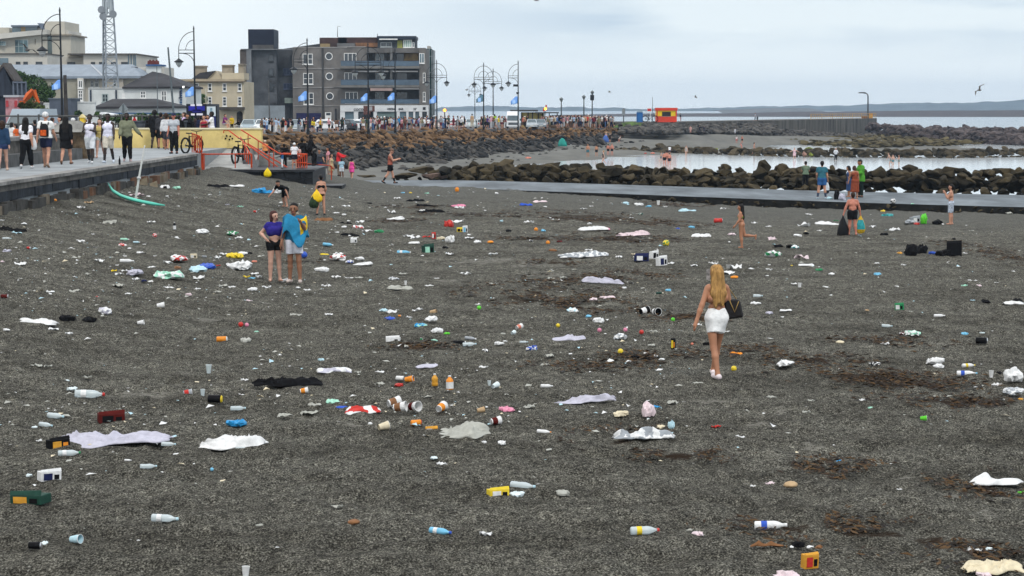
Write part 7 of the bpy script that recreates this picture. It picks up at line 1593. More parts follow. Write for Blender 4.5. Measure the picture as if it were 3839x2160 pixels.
pr(1440,1085,890,AW,'person in black jacket beside the lilac shirted man',dict(P(STAND),sex='m',skin='dark',hair=('short','black'),wear=[('trousers','trousers',BK),('top','coat',BK)]))
pr(1475,1080,895,AW+20,'woman with cream scarf and orange bag behind the balusters',dict(P(STAND),sex='f',skin='fair',hair=('long','brown'),wear=[('trousers','trousers',BK),('top','tee',(.55,.48,.38))]))
for x,yf,yt,hd,lab,tp,bt,hr in((1218,1122,850,AW,'person in charcoal top with bare legs beside the all black figure',(.04,.04,.045),'shorts','short'),(1355,1108,872,AW,'person in dark jacket just right of the grey polo',BK,'trousers','short'),(1418,1098,860,TOW,'person in black vest behind the parked bicycle',BK,'trousers','bun'),(1520,1100,872,AW,'person in navy hoodie left of the dark red top',NV,'trousers','short'),(1570,1098,868,TOW,'person in lilac cardigan between the red top and white tee',(.34,.30,.5),'trousers','long'),(1138,1112,870,AW,'person in black shorts left of the round haired figure',BK,'shorts','short'),(1285,1122,880,LFT,'person with black hair leaning behind the grey polo',(.3,.3,.32),'trousers','bob')):
 pr(x,yf,yt,hd,lab,dict(P(WALK1 if x%2 else STAND),sex='m',skin='tan',hair=(hr,'black'),wear=[(bt,'trousers' if bt=='trousers' else 'long_shorts',BK),('top','jumper',tp)],shoes=BK),.024)
SEAT=dict(legL=(1.45,.08,1.35),legR=(1.35,.1,1.2),lean=.25,armL=(.7,.15,.4,0),armR=(.6,.15,.5,0))
person('a',1690,985,862,0,RGT-20,'man in purple tee sitting on the yellow wall',dict(SEAT,sex='m',skin='fair',hair=('short','brown'),wear=[('shorts','shorts',(.25,.22,.24)),('tee','tee',(.16,.03,.13))]),.024,depth=93.2)
person('b',192,880,800,0,LFT,'person in black sitting by a yellow jacket on the wall',dict(SEAT,sex='m',skin='dark',hair=('short','black'),wear=[('trousers','trousers',(.3,.3,.32)),('tee','jumper',BK)]),.026,depth=94)
person('b',140,880,775,0,TOW,'person in mustard yellow jacket behind the yellow wall',dict(STAND,sex='m',skin='fair',hair=('short','brown'),wear=[('trousers','trousers',BK),('jacket','coat',(.55,.36,.03))]),.026,depth=97)
for x,yt,c,hr,lab in((268,905,(.02,.02,.025),('short','black'),'dark haired person behind the boundary wall near the backpack'),(402,888,(.5,.4,.38),('bun','brown'),'red cheeked person behind the boundary wall'),(458,880,(.30,.03,.05),('short','black'),'person in crimson shirt behind the boundary wall'),(558,893,(.03,.03,.04),('cap',(.7,.7,.68)),'person in white cap behind the boundary wall'),(645,900,(.55,.45,.42),('short','ginger'),'fair person half hidden behind the white vested man'),(580,905,(.03,.10,.18),('short','black'),'person in blue top behind the stone pillar'),(95,925,(.7,.68,.66),('bob','black'),'person in white beside the orange bag behind the wall'),(125,940,(.62,.12,.03),('short','black'),'person in orange top behind the boundary wall'),(385,925,(.55,.55,.57),('short','grey'),'grey haired person just behind the white capped man')):
 q=at('a',x,1150,80);top=at('a',x,yt,80);figure((q.x,80,2.0),radians(rnd.uniform(-60,200)),top.z-2.0,dict(STAND,sex='m',skin='fair',hair=hr,wear=[('trousers','trousers',BK),('top','tee',c)]),lab,.03)
def far(k,x,yf,yt,z,hd,lab,p,h=.032):return person(k,x,yf,yt,z,hd,lab,p,h)
TR=lambda c:[('trunks','shorts',c)]
far('c',1215,885,785,-1.7,TOW,'bare chested man in teal trunks standing alone on the wet sand',dict(STAND,sex='m',skin='tan',hair=('short','black'),wear=TR((.04,.12,.15))))
far('c',1280,880,790,-1.75,AW,'bare chested man in dark trunks by the small rocks',dict(STAND,sex='m',skin='tan',hair=('short','brown'),wear=TR(BK)))
far('c',1368,870,785,-1.75,AW,'sunburnt man standing nearest the rocks in a pair',dict(STAND,sex='m',skin='red',hair=('short','black'),wear=TR(BK)))
far('c',1397,872,782,-1.75,TOW,'sunburnt man standing right in the pair by the rocks',dict(STAND,sex='m',skin='red',hair=('short','black'),wear=TR(BK)))
far('c',1332,940,835,-2.1,LFT,'woman in black swimsuit walking out of the pool',dict(WALK1,sex='f',skin='pale',hair=('bun','blond'),wear=[('swimsuit','swim',BK)]))
far('d',158,922,845,-2.25,RGT,'leftmost boy of the bare backed group wading',dict(WALK1,sex='m',skin='fair',hair=('short','brown'),wear=TR((.1,.12,.13))))
far('d',183,947,842,-2.25,AW,'sunburnt man in dark trunks in the middle of the wading group',dict(STAND,sex='m',skin='red',bulk=1.1,hair=('short','brown'),wear=TR(BK)))
far('d',220,952,850,-2.25,AW,'bare backed man at the right of the wading group',dict(STAND,sex='m',skin='red',bulk=1.1,hair=('short','brown'),wear=TR((.02,.02,.03))))
far('d',200,930,838,-2.22,AW,'half hidden bather in the wading group',dict(STAND,sex='m',skin='red',hair=('short','black'),wear=TR(BK)))
far('d',222,870,798,-2.2,AW,'bather in white tee behind the wading group',dict(STAND,sex='m',skin='fair',hair=('short','brown'),wear=[('tee','tee',(.7,.72,.74)),('trunks','shorts',NV)]))
far('d',347,882,796,-2.2,TOW,'slim woman in pale swimsuit walking along the pool edge',dict(WALK2,sex='f',skin='pale',hair=('long','brown'),wear=[('swimsuit','swim',(.35,.33,.3))]))
far('d',727,780,722,-1.6,AW,'bather in white top and red shorts on the far sand',dict(STAND,sex='f',skin='red',hair=('short','black'),wear=[('top','tee',(.6,.5,.5)),('trunks','shorts',(.4,.06,.05))]))
far('d',769,780,722,-1.6,TOW,'bather in dark trunks with folded arms on the far sand',dict(STAND,sex='m',skin='red',hair=('short','black'),wear=TR(BK)))
far('d',766,828,775,-2.1,LFT,'bather in salmon top stooping by the middle rocks',dict(WALK1,lean=.5,sex='f',skin='red',hair=('bun','ginger'),wear=[('top','tee',(.55,.2,.17))]))
far('d',860,870,773,-2.2,RGT,'couple member in dark shorts climbing by the middle rocks',dict(WALK2,sex='m',skin='fair',hair=('short','brown'),wear=[('trunks','shorts',(.06,.07,.06)),('tee','tank',(.4,.25,.2))]))
far('d',1163,905,813,-2.25,TOW,'wader in pink and white holding arms out',dict(STAND,armL=(.3,1.1,.2,0),armR=(.3,1.1,.2,0),sex='f',skin='pale',hair=('bun','brown'),wear=[('dress','dress',(.62,.42,.46))]))
far('d',1475,915,815,-2.25,TOW,'wader in grey top and black trousers standing alone',dict(STAND,armL=(.4,.3,1.3,-.3),armR=(.4,.3,1.3,-.3),sex='m',skin='fair',hair=('short','grey'),wear=[('trousers','trousers',BK),('top','jumper',(.50,.52,.55))]))
far('e',925,850,750,-2.3,LFT,'stooping bather in teal shorts in the pool at right',dict(WALK1,lean=.5,sex='m',skin='pale',hair=('short','brown'),wear=TR((.10,.22,.24))))
far('e',942,852,765,-2.3,TOW,'boy in teal shorts beside the stooping bather',dict(STAND,sex='m',skin='pale',hair=('short','brown'),wear=TR((.10,.20,.22))))
far('e',988,850,768,-2.3,LFT,'bather in grey green trunks with a phone in the pool at right',dict(STAND,armL=(.5,.1,1.4,-.2),sex='m',skin='fair',hair=('short','brown'),wear=TR((.15,.19,.17))))
far('c',1352,770,700,-1.2,AW,'person in white hat standing behind the blue tent',dict(STAND,sex='f',skin='fair',hair=('cap',(.66,.62,.58)),wear=[('top','tee',(.50,.30,.28)),('skirt','shorts',(.3,.2,.2))]))
far('c',1382,775,708,-1.2,AW,'person in black top right of the blue tent',dict(STAND,sex='m',skin='fair',hair=('cap',(.55,.45,.42)),wear=[('top','tee',BK),('trunks','shorts',BK)]))
far('c',1450,778,722,-1.2,RGT,'small person in pale clothes bending on the sand right of the blue tent',dict(WALK1,lean=.6,sex='f',skin='red',hair=('short','brown'),wear=[('top','tee',(.5,.42,.36))]))
far('d',306,613,553,1.62,LFT,'person in black and red beside the lifeguard hut',dict(STAND,lean=.3,sex='m',skin='fair',hair=('short','black'),wear=[('top','jumper',BK),('trousers','trousers',(.30,.07,.06))]))
far('d',868,608,550,1.62,LFT,'person in pale blue on the pier with a leaning pose',dict(WALK1,sex='m',skin='fair',hair=('short','brown'),wear=[('top','tee',(.35,.42,.5)),('trousers','trousers',(.1,.12,.16))]))
far('d',885,612,575,1.62,AW,'small dark figure crouching on the pier',dict(STAND,lean=.5,sex='m',skin='dark',hair=('short','black'),wear=[('top','jumper',BK),('trousers','trousers',BK)]))
for x,yf,yt,c,lab in((448,690,650,(.02,.02,.03),'left dark figure on the stones below the pier'),(482,695,652,(.03,.03,.05),'right dark figure on the stones below the pier'),(380,702,650,(.5,.28,.25),'pale pink figure on the stones below the pier'),(716,708,668,(.45,.46,.5),'pale grey figure on the stones below the pier')):
 far('d',x,yf,yt,.3,TOW,lab,dict(STAND,sex='m',skin='fair',hair=('short','black'),wear=[('top','jumper',c),('trousers','trousers',c)]),.04)
CROWD=[]
def crowd_protos():
 r=random.Random(8);out=[]
 poses=[STAND,WALK1,WALK2,P(STAND,armL=(.5,.2,1.3,-.4),armR=(.4,.2,1.2,-.3)),P(STAND,lean=.12,nod=.3),P(STAND,armR=(.2,.5,.6,-.4)),P(WALK1,lean=.08),P(STAND,legL=(0,.12,0),legR=(0,.12,0))]
 for i,po in enumerate(poses):
  bot=['trousers','shorts','long_shorts','trousers'][i%4];st=['short','bob','short','cap','long','short','bun','short'][i]
  t,s,w,sc=figure((0,0,-50),0,1.74,dict(po,sex='fm'[i%2],skin='fair',bulk=1.05,hair=(st,'black'),wear=[('trousers' if bot=='trousers' else 'shorts',bot,BK),('top','jumper' if i in(2,5)else 'tee',BK)]),'x',.05)
  out.append(t)
 return out
PRO=crowd_protos();used=set()
CC={'black':BK,'navy':(.015,.02,.06),'white':(.74,.74,.74),'light blue':(.35,.45,.58),'denim blue':(.06,.12,.26),'blue':(.03,.13,.42),'teal blue':(.02,.20,.42),'grey':(.25,.26,.27),'pale grey':(.48,.49,.50),'yellow':(.72,.58,.02),'amber yellow':(.72,.42,.01),'lime':(.30,.52,.02),'dark green':(.02,.05,.03),'red':(.50,.04,.035),'salmon':(.58,.16,.11),'maroon':(.14,.02,.03),'tan':(.42,.28,.16),'pink':(.6,.3,.33),'purple':(.10,.05,.20),'lilac':(.5,.42,.6),'brown':(.12,.07,.045),'beige':(.45,.38,.28),'khaki':(.2,.18,.1),'orange':(.6,.22,.04)}
WHERE=[(*S('x',*q),w)for q,w in(((50,250),'behind the yellow wall end'),((360,250),'before the white cars by the wall'),((560,250),'below the navy garage door'),((830,250),'beside the grey blue car'),((1010,260),'between two parked cars'),((1290,250),'by the white hatchback'),((1660,250),'under the cafe lettering'),((1850,250),'before the green grey shop glass'),((2070,250),'under the bar lettering'),((2290,250),'before the shop doors'),((2480,250),'at the corner of the shop front'))]
WHERE+=[(*S('y',*q),w)for q,w in(((60,340),'in front of the white box van'),((230,340),'at the tail of the white box van'),((440,330),'beside the patrol car'),((610,300),'by the pale green car'),((800,330),'below the smallest double lamp'),((950,330),'beside the lamp with the bus sign'),((1080,330),'left of the facing van'),((1350,330),'right of the facing van'),((1620,330),'under the amber signal'),((1760,320),'under the shelter end'),((1860,320),'beneath the first lantern post'),((1960,320),'right of the first lantern post'),((2060,320),'between the lantern posts'),((2160,320),'beneath the second lantern post'),((2270,320),'beneath the tallest lantern post'),((2370,320),'right of the tallest lantern'),((2480,320),'near the end of the packed crowd'),((2570,320),'at the end of the bank'))]
def crowd(k,x,yt,top,bottom,pi_=None,r=random.Random(77),ht=None,skin_='fair',extra=''):
 sx,sy=S(k,x,yt);xd=sx*.67075
 Y=lerp_path([(600,178),(660,188),(900,228),(1150,262),(1400,292),(1555,309),(1700,312)],xd,0,1)+r.uniform(1.2,3.2)
 p=at(k,x,yt,Y);z=road_z(Y);i=pi_ if pi_ is not None else r.randrange(8)
 H_=p.z-z;H_=min(2.05,max(1.35,H_));t=copy_tree(PRO[i]);sc=H_/1.74;t.scale=(sc,sc,sc);t.location=(p.x,Y,p.z-H_ if abs(p.z-H_-z)<.25 else z);t.rotation_euler.z=r.uniform(0,6.28)
 for ch in t.children:
  b=ch.name.split('.')[0]
  if b=='top':set_mat(ch,fabric('crowd '+top,CC[top]))
  elif b in('trousers','shorts'):set_mat(ch,fabric('crowd '+bottom,CC[bottom]))
  elif b=='body' and skin_!='fair':set_mat(ch,mat('skin '+skin_,SKIN[skin_],.55,.10,5,spec=.35))
  elif b=='cap':set_mat(ch,fabric('crowd '+bottom,CC['white']))
 bt=next(c.name.split('.')[0]for c in t.children if c.name.startswith(('trousers','shorts')));st=next((c.name.split('.')[0]for c in t.children if c.name.startswith('cap')),None)
 wh=min(WHERE,key=lambda q:abs(q[0]-sx))[2];lab=f'person in {top} top and {bottom} {bt}{" and cap" if st else ""} {wh}'
 if lab in used:
  for alt in('tall','short','slim','stooping'):
   l2=lab.replace('person',alt+' person')
   if l2 not in used:lab=l2;break
 lab=' '.join(lab.replace(' and cap','').split()[:16])if len(lab.split())>16 else lab;used.add(lab);t['label']=lab;t['group']='crowd along the sea road'
for x,yt,a,b in((50,225,'black','grey'),(375,205,'light blue','navy'),(405,215,'light blue','denim blue'),(470,212,'brown','black'),(520,208,'light blue','white'),(560,222,'light blue','beige'),(608,208,'black','black'),(642,225,'red','white'),(682,212,'navy','black'),(700,240,'white','tan'),(822,218,'black','navy'),(880,220,'black','black'),(915,196,'white','grey'),(985,225,'yellow','navy'),(1005,235,'yellow','grey'),(1085,215,'amber yellow','black'),(1048,255,'white','navy'),(1238,230,'grey','black'),(1295,222,'pale grey','black'),(1318,235,'navy','black'),(1365,202,'dark green','black'),(1612,235,'black','black'),(1635,225,'amber yellow','black'),(1690,200,'denim blue','black'),(1745,205,'white','black'),(1770,215,'pale grey','navy'),(1810,180,'white','black'),(1838,200,'black','black'),(1870,225,'pale grey','maroon'),(1900,190,'black','navy'),(1930,190,'black','black'),(1985,192,'pale grey','denim blue'),(2010,215,'light blue','navy'),(2032,205,'blue','navy'),(2082,192,'teal blue','navy'),(2128,205,'lilac','black'),(2160,185,'black','black'),(2175,200,'maroon','black'),(2215,195,'grey','black'),(2245,200,'grey','navy'),(2290,215,'pale grey','beige'),(2312,225,'pink','beige'),(2342,190,'lilac','black'),(2395,220,'salmon','red'),(2418,205,'beige','black'),(2450,210,'black','navy'),(2470,225,'blue','denim blue'),(2512,195,'navy','black')):
 crowd('x',x,yt,a,b)
for x,yt,a,b in((30,300,'denim blue','denim blue'),(78,285,'navy','black'),(130,300,'pink','beige'),(222,285,'light blue','denim blue'),(298,270,'dark green','black'),(405,325,'black','black'),(440,330,'black','brown'),(468,290,'pale grey','black'),(515,280,'black','black'),(625,245,'tan','beige'),(765,280,'black','black'),(790,290,'navy','black'),(835,275,'purple','black'),(858,285,'lilac','navy'),(890,275,'black','black'),(935,250,'lime','black'),(920,300,'black','black'),(990,280,'yellow','grey'),(1048,275,'black','black'),(1080,280,'maroon','black'),(1325,275,'salmon','brown'),(1352,280,'tan','black'),(1378,270,'black','black'),(1590,275,'white','navy'),(1640,270,'light blue','navy'),(1690,270,'white','beige'),(1720,268,'pale grey','black'),(1748,272,'tan','white'),(1775,265,'white','navy'),(1800,270,'denim blue','black'),(1828,272,'navy','black'),(1855,265,'navy','navy'),(1882,270,'black','denim blue'),(1905,268,'grey','black'),(1930,262,'pink','black'),(1955,268,'black','navy'),(1980,270,'pale grey','brown'),(2003,262,'black','black'),(2028,268,'light blue','black'),(2050,255,'maroon','grey'),(2072,268,'white','navy'),(2095,262,'navy','black'),(2118,265,'grey','navy'),(2140,250,'white','black'),(2165,262,'navy','navy'),(2185,268,'tan','black'),(2210,262,'red','black'),(2232,255,'tan','beige'),(2250,262,'orange','brown'),(2275,270,'black','black'),(2300,275,'maroon','black'),(2322,280,'grey','black'),(2345,275,'white','tan'),(2368,280,'pink','red'),(2395,285,'black','black'),(2420,280,'navy','black'),(2440,245,'dark green','black'),(2480,262,'white','black'),(2505,285,'black','tan'),(2545,275,'grey','navy'),(2575,290,'pale grey','black')):
 crowd('y',x,yt,a,b)
XR=random.Random(5);KS=['black','navy','grey','white','denim blue','maroon','pale grey','khaki','brown','dark green','beige','pink','light blue']
for kk,a_,b_,st_ in(('x',1600,2530,26),('y',1580,2570,24),('y',755,1090,40),('y',10,540,60),('x',340,1400,95)):
 x=a_
 while x<b_:
  crowd(kk,x+XR.uniform(-6,6),(205 if kk=='x' else 272)+XR.uniform(-8,14),XR.choice(KS),XR.choice(KS[:8]),r=XR);x+=st_
for t in PRO:
 for c in list(t.children):bpy.data.objects.remove(c)
 bpy.data.objects.remove(t)
LC=dict(wh=(.67,.67,.66),cr=(.62,.54,.38),cl=(.62,.70,.71),pb=(.42,.60,.66),sb=(.16,.44,.62),bl=(.025,.08,.42),az=(.02,.24,.50),nv=(.015,.02,.07),li=(.44,.43,.50),pk=(.62,.22,.32),pw=(.64,.52,.54),rd=(.48,.03,.022),dr=(.09,.012,.010),sa=(.62,.20,.13),og=(.70,.24,.02),am=(.58,.28,.03),ye=(.70,.52,.03),gn=(.015,.20,.07),dg=(.008,.045,.03),lm=(.10,.52,.03),mi=(.32,.60,.46),tl=(.02,.24,.24),bk=(.008,.008,.009),gy=(.30,.32,.34),bn=(.20,.09,.035),tn=(.42,.29,.16),mr=(.10,.02,.02),gw=(.36,.36,.32))
LN=dict(wh='white',cr='cream',cl='clear',pb='pale blue',sb='sky blue',bl='royal blue',az='azure',nv='navy',li='lilac',pk='pink',pw='pinkish white',rd='red',dr='dark red',sa='salmon',og='orange',am='amber',ye='yellow',gn='green',dg='dark green',lm='lime',mi='mint',tl='teal',bk='black',gy='grey',bn='brown',tn='tan',mr='maroon',gw='grey white')
KN=dict(b='bottle',n='drink can',c='tipped over cup',C='upright cup',g='crumpled plastic',p='paper scrap',t='crumpled cloth',o='ball',x='carton',B='standing bottle',h='bread piece',k='dropped cloth heap')
CAT=dict(b='bottle',n='can',c='cup',C='cup',g='plastic litter',p='paper scrap',t='cloth',o='ball',x='box',B='bottle',h='food',k='clothing')
OB=dict(b='bottle',n='drink_can',c='paper_cup',C='plastic_cup',g='plastic_wrap',p='paper_scrap',t='crumpled_cloth',o='ball',x='carton',B='bottle',h='bread',k='clothing_heap')
def lm_(c,kind):
 if kind in 'bBC' and c=='cl':return mat('clear plastic',(.74,.82,.83),.22,.06,6,.2,20,trans=.45)
 return mat('litter '+LN[c],LC[c],.35 if kind in 'bBnogC' else .7,.10,14,.25,30,spec=.05 if c in('bk','nv','mr','dr')else .25)
def blob(w,hr,dr,seed,sub=3,rough=.34):
 bm=bmesh.new();bmesh.ops.create_icosphere(bm,subdivisions=sub,radius=1);o=Vector((seed*3.1,seed*1.7,seed));sp=[Vector((cos(seed*q),sin(seed*q),.12))for q in(1,2.3,4.1)]if rough>.3 else[]
 for v in bm.verts:
  c=v.co.copy();d=.86+rough*noise.noise(c*1.5+o)+rough*1.1*abs(noise.noise(c*2.6+o))+rough*.8*abs(noise.noise(c*6+o))+sum(max(0,c.dot(q)-.62)*1.9 for q in sp)
  v.co=Vector((c.x*d*w*.5,c.y*d*w*.5*dr,max(-.004,c.z*d*w*hr*.62+w*hr*.3+w*.10*noise.noise(c*4+o)*(rough>.3))))
 mx=max(abs(v.co.x)for v in bm.verts)*2/w;my=max(abs(v.co.y)for v in bm.verts)*2/(w*dr*1.25)
 for v in bm.verts:v.co.x/=mx;v.co.y/=my
 return bm
def to_obj(bm,name,mats,parent=None,flat=True,two=None):
 me=bpy.data.meshes.new(name);bm.to_mesh(me);bm.free()
 for m in mats:me.materials.append(m)
 if len(mats)>1:
  for f in me.polygons:f.material_index=1 if noise.noise(f.center*(two or 9)+Vector((3,1,2)))>.08 else 0
 if not flat:me.shade_smooth()
 o=bpy.data.objects.new(name,me);COL.objects.link(o)
 if parent:o.parent=parent
 return o
def cloth(w,d,h,seed,nx=56,ny=20):
 bm=bmesh.new();V=[];o=Vector((seed*2.3,seed,0))
 for j in range(ny+1):
  for i in range(nx+1):
   u,v=i/nx-.5,j/ny-.5;e=1+.5*noise.noise(Vector((u*3,0,seed)))
   x=u*w+.05*w*noise.noise(Vector((u*2,v*5,seed)));y=v*d*e*(1-.5*(2*abs(u))**5)+.30*d*noise.noise(Vector((u*4,v*2,seed+5)))
   a=noise.noise(Vector((u*w*1.6,v*d*2,seed)))*.35;q=1-2.2*abs(noise.noise(Vector(((u*w+a)*1.5,(v*d+a)*12,seed))));q2=1-2.0*abs(noise.noise(Vector(((u*w-a)*4,(v*d+a)*9,seed+4))));f5=.5+.5*sin(6.28*(v*d*7+1.1*noise.noise(Vector((u*w*1.3,v*2,seed)))+.5*noise.noise(Vector((u*w*4,v*4,seed+2)))));z=h*max(.03,.5*f5*f5*(.4+abs(noise.noise(Vector((u*w*2,v*d*3,seed+7))))*1.6)+.10+.75*max(0,q)**1.5+.30*max(0,q2)+.45*noise.noise(Vector((u*w*1.5,v*d*2,seed+9))))*(1-.85*(2*abs(v))**3)*(1-.6*(2*abs(u))**6)
   V.append(bm.verts.new((x,y,max(.004,z))))
 for j in range(ny):
  for i in range(nx):a=j*(nx+1)+i;bm.faces.new((V[a],V[a+1],V[a+nx+2],V[a+nx+1]))
 return bm
ITEMS,MARKS_L=[],[]
LR=random.Random(41)
def litter(kind,k,x,y,w,col,label=None,ex=None):
 p=hit(k,x,y,ground_any);kx=K[k][2];size=abs(w)*(1.05 if kind=='g' else 1)/kx/F*p.y;c,_,c2=col.partition('/');r=LR;nm=OB[kind];seed=r.uniform(0,50);yaw=r.uniform(-.5,.5)
 m=lm_(c,kind);m2=lm_(c2,kind)if c2 else None;root=None
 Rt=Matrix.Rotation(pi/2*(1 if w>0 else-1),4,'Y')
 if kind in 'bB':
  root=thing(nm,None,None);L_=size if kind=='b' else size*(ex or 2.0);R_=(L_*.145 if kind=='b' else size*.5);q=1+.10*noise.noise(Vector((seed,0,0)))
  M=(Matrix.Translation((0,0,R_*.93))@Rt@Matrix.Translation((0,0,-L_/2)))if kind=='b' else Matrix.Identity(4)
  MB().lathe([(R_*.8,0),(R_,L_*.03),(R_,L_*.25),(R_*.9*q,L_*.33),(R_*q,L_*.42),(R_,L_*.6),(R_*.82,L_*.72),(R_*.42,L_*.84),(R_*.34,L_*.92)],12,M=M).build('body',m,root,smooth=True).parent=root
  MB().lathe([(R_*.42,L_*.915),(R_*.42,L_*.99),(R_*.3,L_)],10,M=M).build('cap',lm_(c2 or('wh' if c!='cl' else 'pb'),'n'),root)
  if c2 or L_>.2:
   lb={'wh':'bl','cl':'wh'}.get(c,'wh');lb='ye' if label and 'yellow' in label else lb;lb='og' if label and 'orange' in label else lb
   if kind=='B':MB().lathe([(R_*1.02,L_*.1),(R_*1.03,L_*.56)],12,M=M,closed=False).build('label',lm_('wh','x'),root)
   elif label:MB().lathe([(R_*1.02,L_*.2),(R_*1.03,L_*.38)],12,M=M,closed=False).build('label',lm_(lb,'x'),root)
 elif kind=='n':
  root=thing(nm,None,None);R_=size*.28;M=Matrix.Translation((0,0,R_))@Rt@Matrix.Translation((0,0,-size/2))
  MB().lathe([(R_*.8,0),(R_,size*.06),(R_*.96,size*.5),(R_,size*.92)],12,M=M).build('body',m,root,smooth=True);MB().lathe([(R_*.98,size*.92),(R_*.8,size*.97),(R_*.78,size)],12,M=M).build('rim',lm_(c2,'n')if c2 else mat('aluminium',(.6,.6,.6),.3,.05,5,metal=.8),root)
 elif kind in 'cC':
  root=thing(nm,None,None);hh=size*(1.0 if kind=='c' else 1.45);R_=size*.40 if kind=='c' else size*.5;M=(Matrix.Translation((0,0,R_*.86))@Rt@Matrix.Rotation(-.12,4,'Y')@Matrix.Translation((0,0,-hh/2)))if kind=='c' else Matrix.Identity(4)
  MB().lathe([(R_*.70,0),(R_,hh),(R_*.93,hh),(R_*.64,hh*.04)],16,M=M,closed=False).lathe([(R_*.02,hh*.03),(R_*.66,hh*.03)],16,M=M).build('body',m,root,smooth=False)
  if kind=='c':MB().lathe([(R_*.83,hh*.42),(R_*.955,hh*.84)]if not c2 else[(R_*.74,hh*.10),(R_*.90,hh*.6)],16,M=Matrix.Scale(1.0,4)@M@Matrix.Scale(1.015,4),closed=False).build('print_band',lm_(c2 or 'tn','x')if c2 else m,root)
  if kind=='c':yaw+=r.choice([-1,1])*r.uniform(.2,.9)
  MB().lathe([(R_,hh*.985),(R_*1.06,hh*.99),(R_*1.06,hh*1.02),(R_*.95,hh*1.02)],16,M=M,closed=False).build('rim',lm_('wh','x')if c!='tn' else m,root)
 elif kind=='x':
  root=thing(nm,None,None);hh=size*(ex or .6);d=size*.55;body=MB().box(-size/2,size/2,-d/2,d/2,0,hh);body.build('body',m,root).parent=root;root.children[0].modifiers.new('b','BEVEL').width=size*.02
  MB().box(-size*.38,size*.05,-d/2-.006,-d/2-.002,hh*.15,hh*.85).build('print',m2 or lm_('wh','x'),root);MB().box(size*.14,size*.38,-d/2-.006,-d/2-.002,hh*.2,hh*.7).build('print',lm_('bk','x')if c!='bk' or 'cool' in(label or '')else lm_('og','x'),root)
  MB().add([(-size/2,-d/2,hh+.003),(size/2,-d/2,hh+.003),(size/2,-d/2+.02,hh*1.0+d*.28),(-size/2,-d*.4,hh+d*.2),(-size/2,-d/2+.01,hh+.003),(size/2,-d/2+.01,hh+.003),(size/2,-d/2+.03,hh+d*.28),(-size/2,-d*.4+.01,hh+d*.2)],[(0,1,2,3),(7,6,5,4),(0,4,5,1),(1,5,6,2),(2,6,7,3),(3,7,4,0)]).build('flap',m,root);yaw+=r.uniform(-.35,.35)
 elif kind in 'gkh':root=to_obj(blob(size,(ex or{'g':.24,'k':.24,'h':.38}[kind]),r.uniform(.55,1.1),seed,3,{'g':.5,'k':.6,'h':.12}[kind]),nm,[m]+([m2]if m2 else[]),flat=kind!='h',two=6/size)
 elif kind=='t':
  d=min(size*(ex or .42),1.1);root=to_obj(cloth(size,d,min(.10,size*.13),seed),nm,[m]+([m2]if m2 else[]),flat=False,two=9)
  md=root.modifiers.new('t','SOLIDIFY');md.thickness=.008;yaw*=.5
 elif kind=='p':
  bm=bmesh.new();V=[]
  for j in range(5):
   for i in range(7):u,v=i/6-.5,j/4-.5;V.append(bm.verts.new((u*size*(1+.3*noise.noise(Vector((v*3,seed,0)))),v*size*.55+.1*size*noise.noise(Vector((u*4,seed,2))),max(.002,size*.34*(noise.noise(Vector((u*4,v*4,seed)))+.35)))))
  for j in range(4):
   for i in range(6):a=j*7+i;bm.faces.new((V[a],V[a+1],V[a+8],V[a+7]))
  root=to_obj(bm,nm,[m]);root.modifiers.new('t','SOLIDIFY').thickness=.006;yaw=r.uniform(-.8,.8)
 elif kind=='o':
  bm=bmesh.new();bmesh.ops.create_uvsphere(bm,u_segments=16,v_segments=10,radius=size/2);bmesh.ops.translate(bm,vec=(0,0,size*.47),verts=bm.verts);root=to_obj(bm,nm,[m]+([m2]if m2 else[]),flat=False,two=5/size)
 root.location=p+Vector((0,0,-.05*size*(kind in 'bncxo')-.004));root.rotation_euler=(r.uniform(-.05,.05),r.uniform(-.05,.05),yaw)
 if label and len(label.split())<4:label+=' on the sand'
 root['category']=CAT[kind];root['group']={'p':'paper scraps on the beach','b':'bottles left on the beach','g':'plastic litter on the beach','c':'cups left on the beach','o':'balls left on the beach'}.get(kind,'litter on the beach')
 sx,sy=S(k,x,y)
 if label:root['label']=label;MARKS_L.append((sx,sy,'the '+label.split(' beside')[0].split(' near')[0].split(' behind')[0].split(' under')[0].split(' with')[0].split(' by')[0].split(' in front')[0].split(' at ')[0].split(' left of')[0].split(' right of')[0].split(' against')[0]))
 else:ITEMS.append((root,sx,sy,f'{LN[c]}{" and "+LN[c2] if c2 else ""} {KN[kind]}'))
 return root
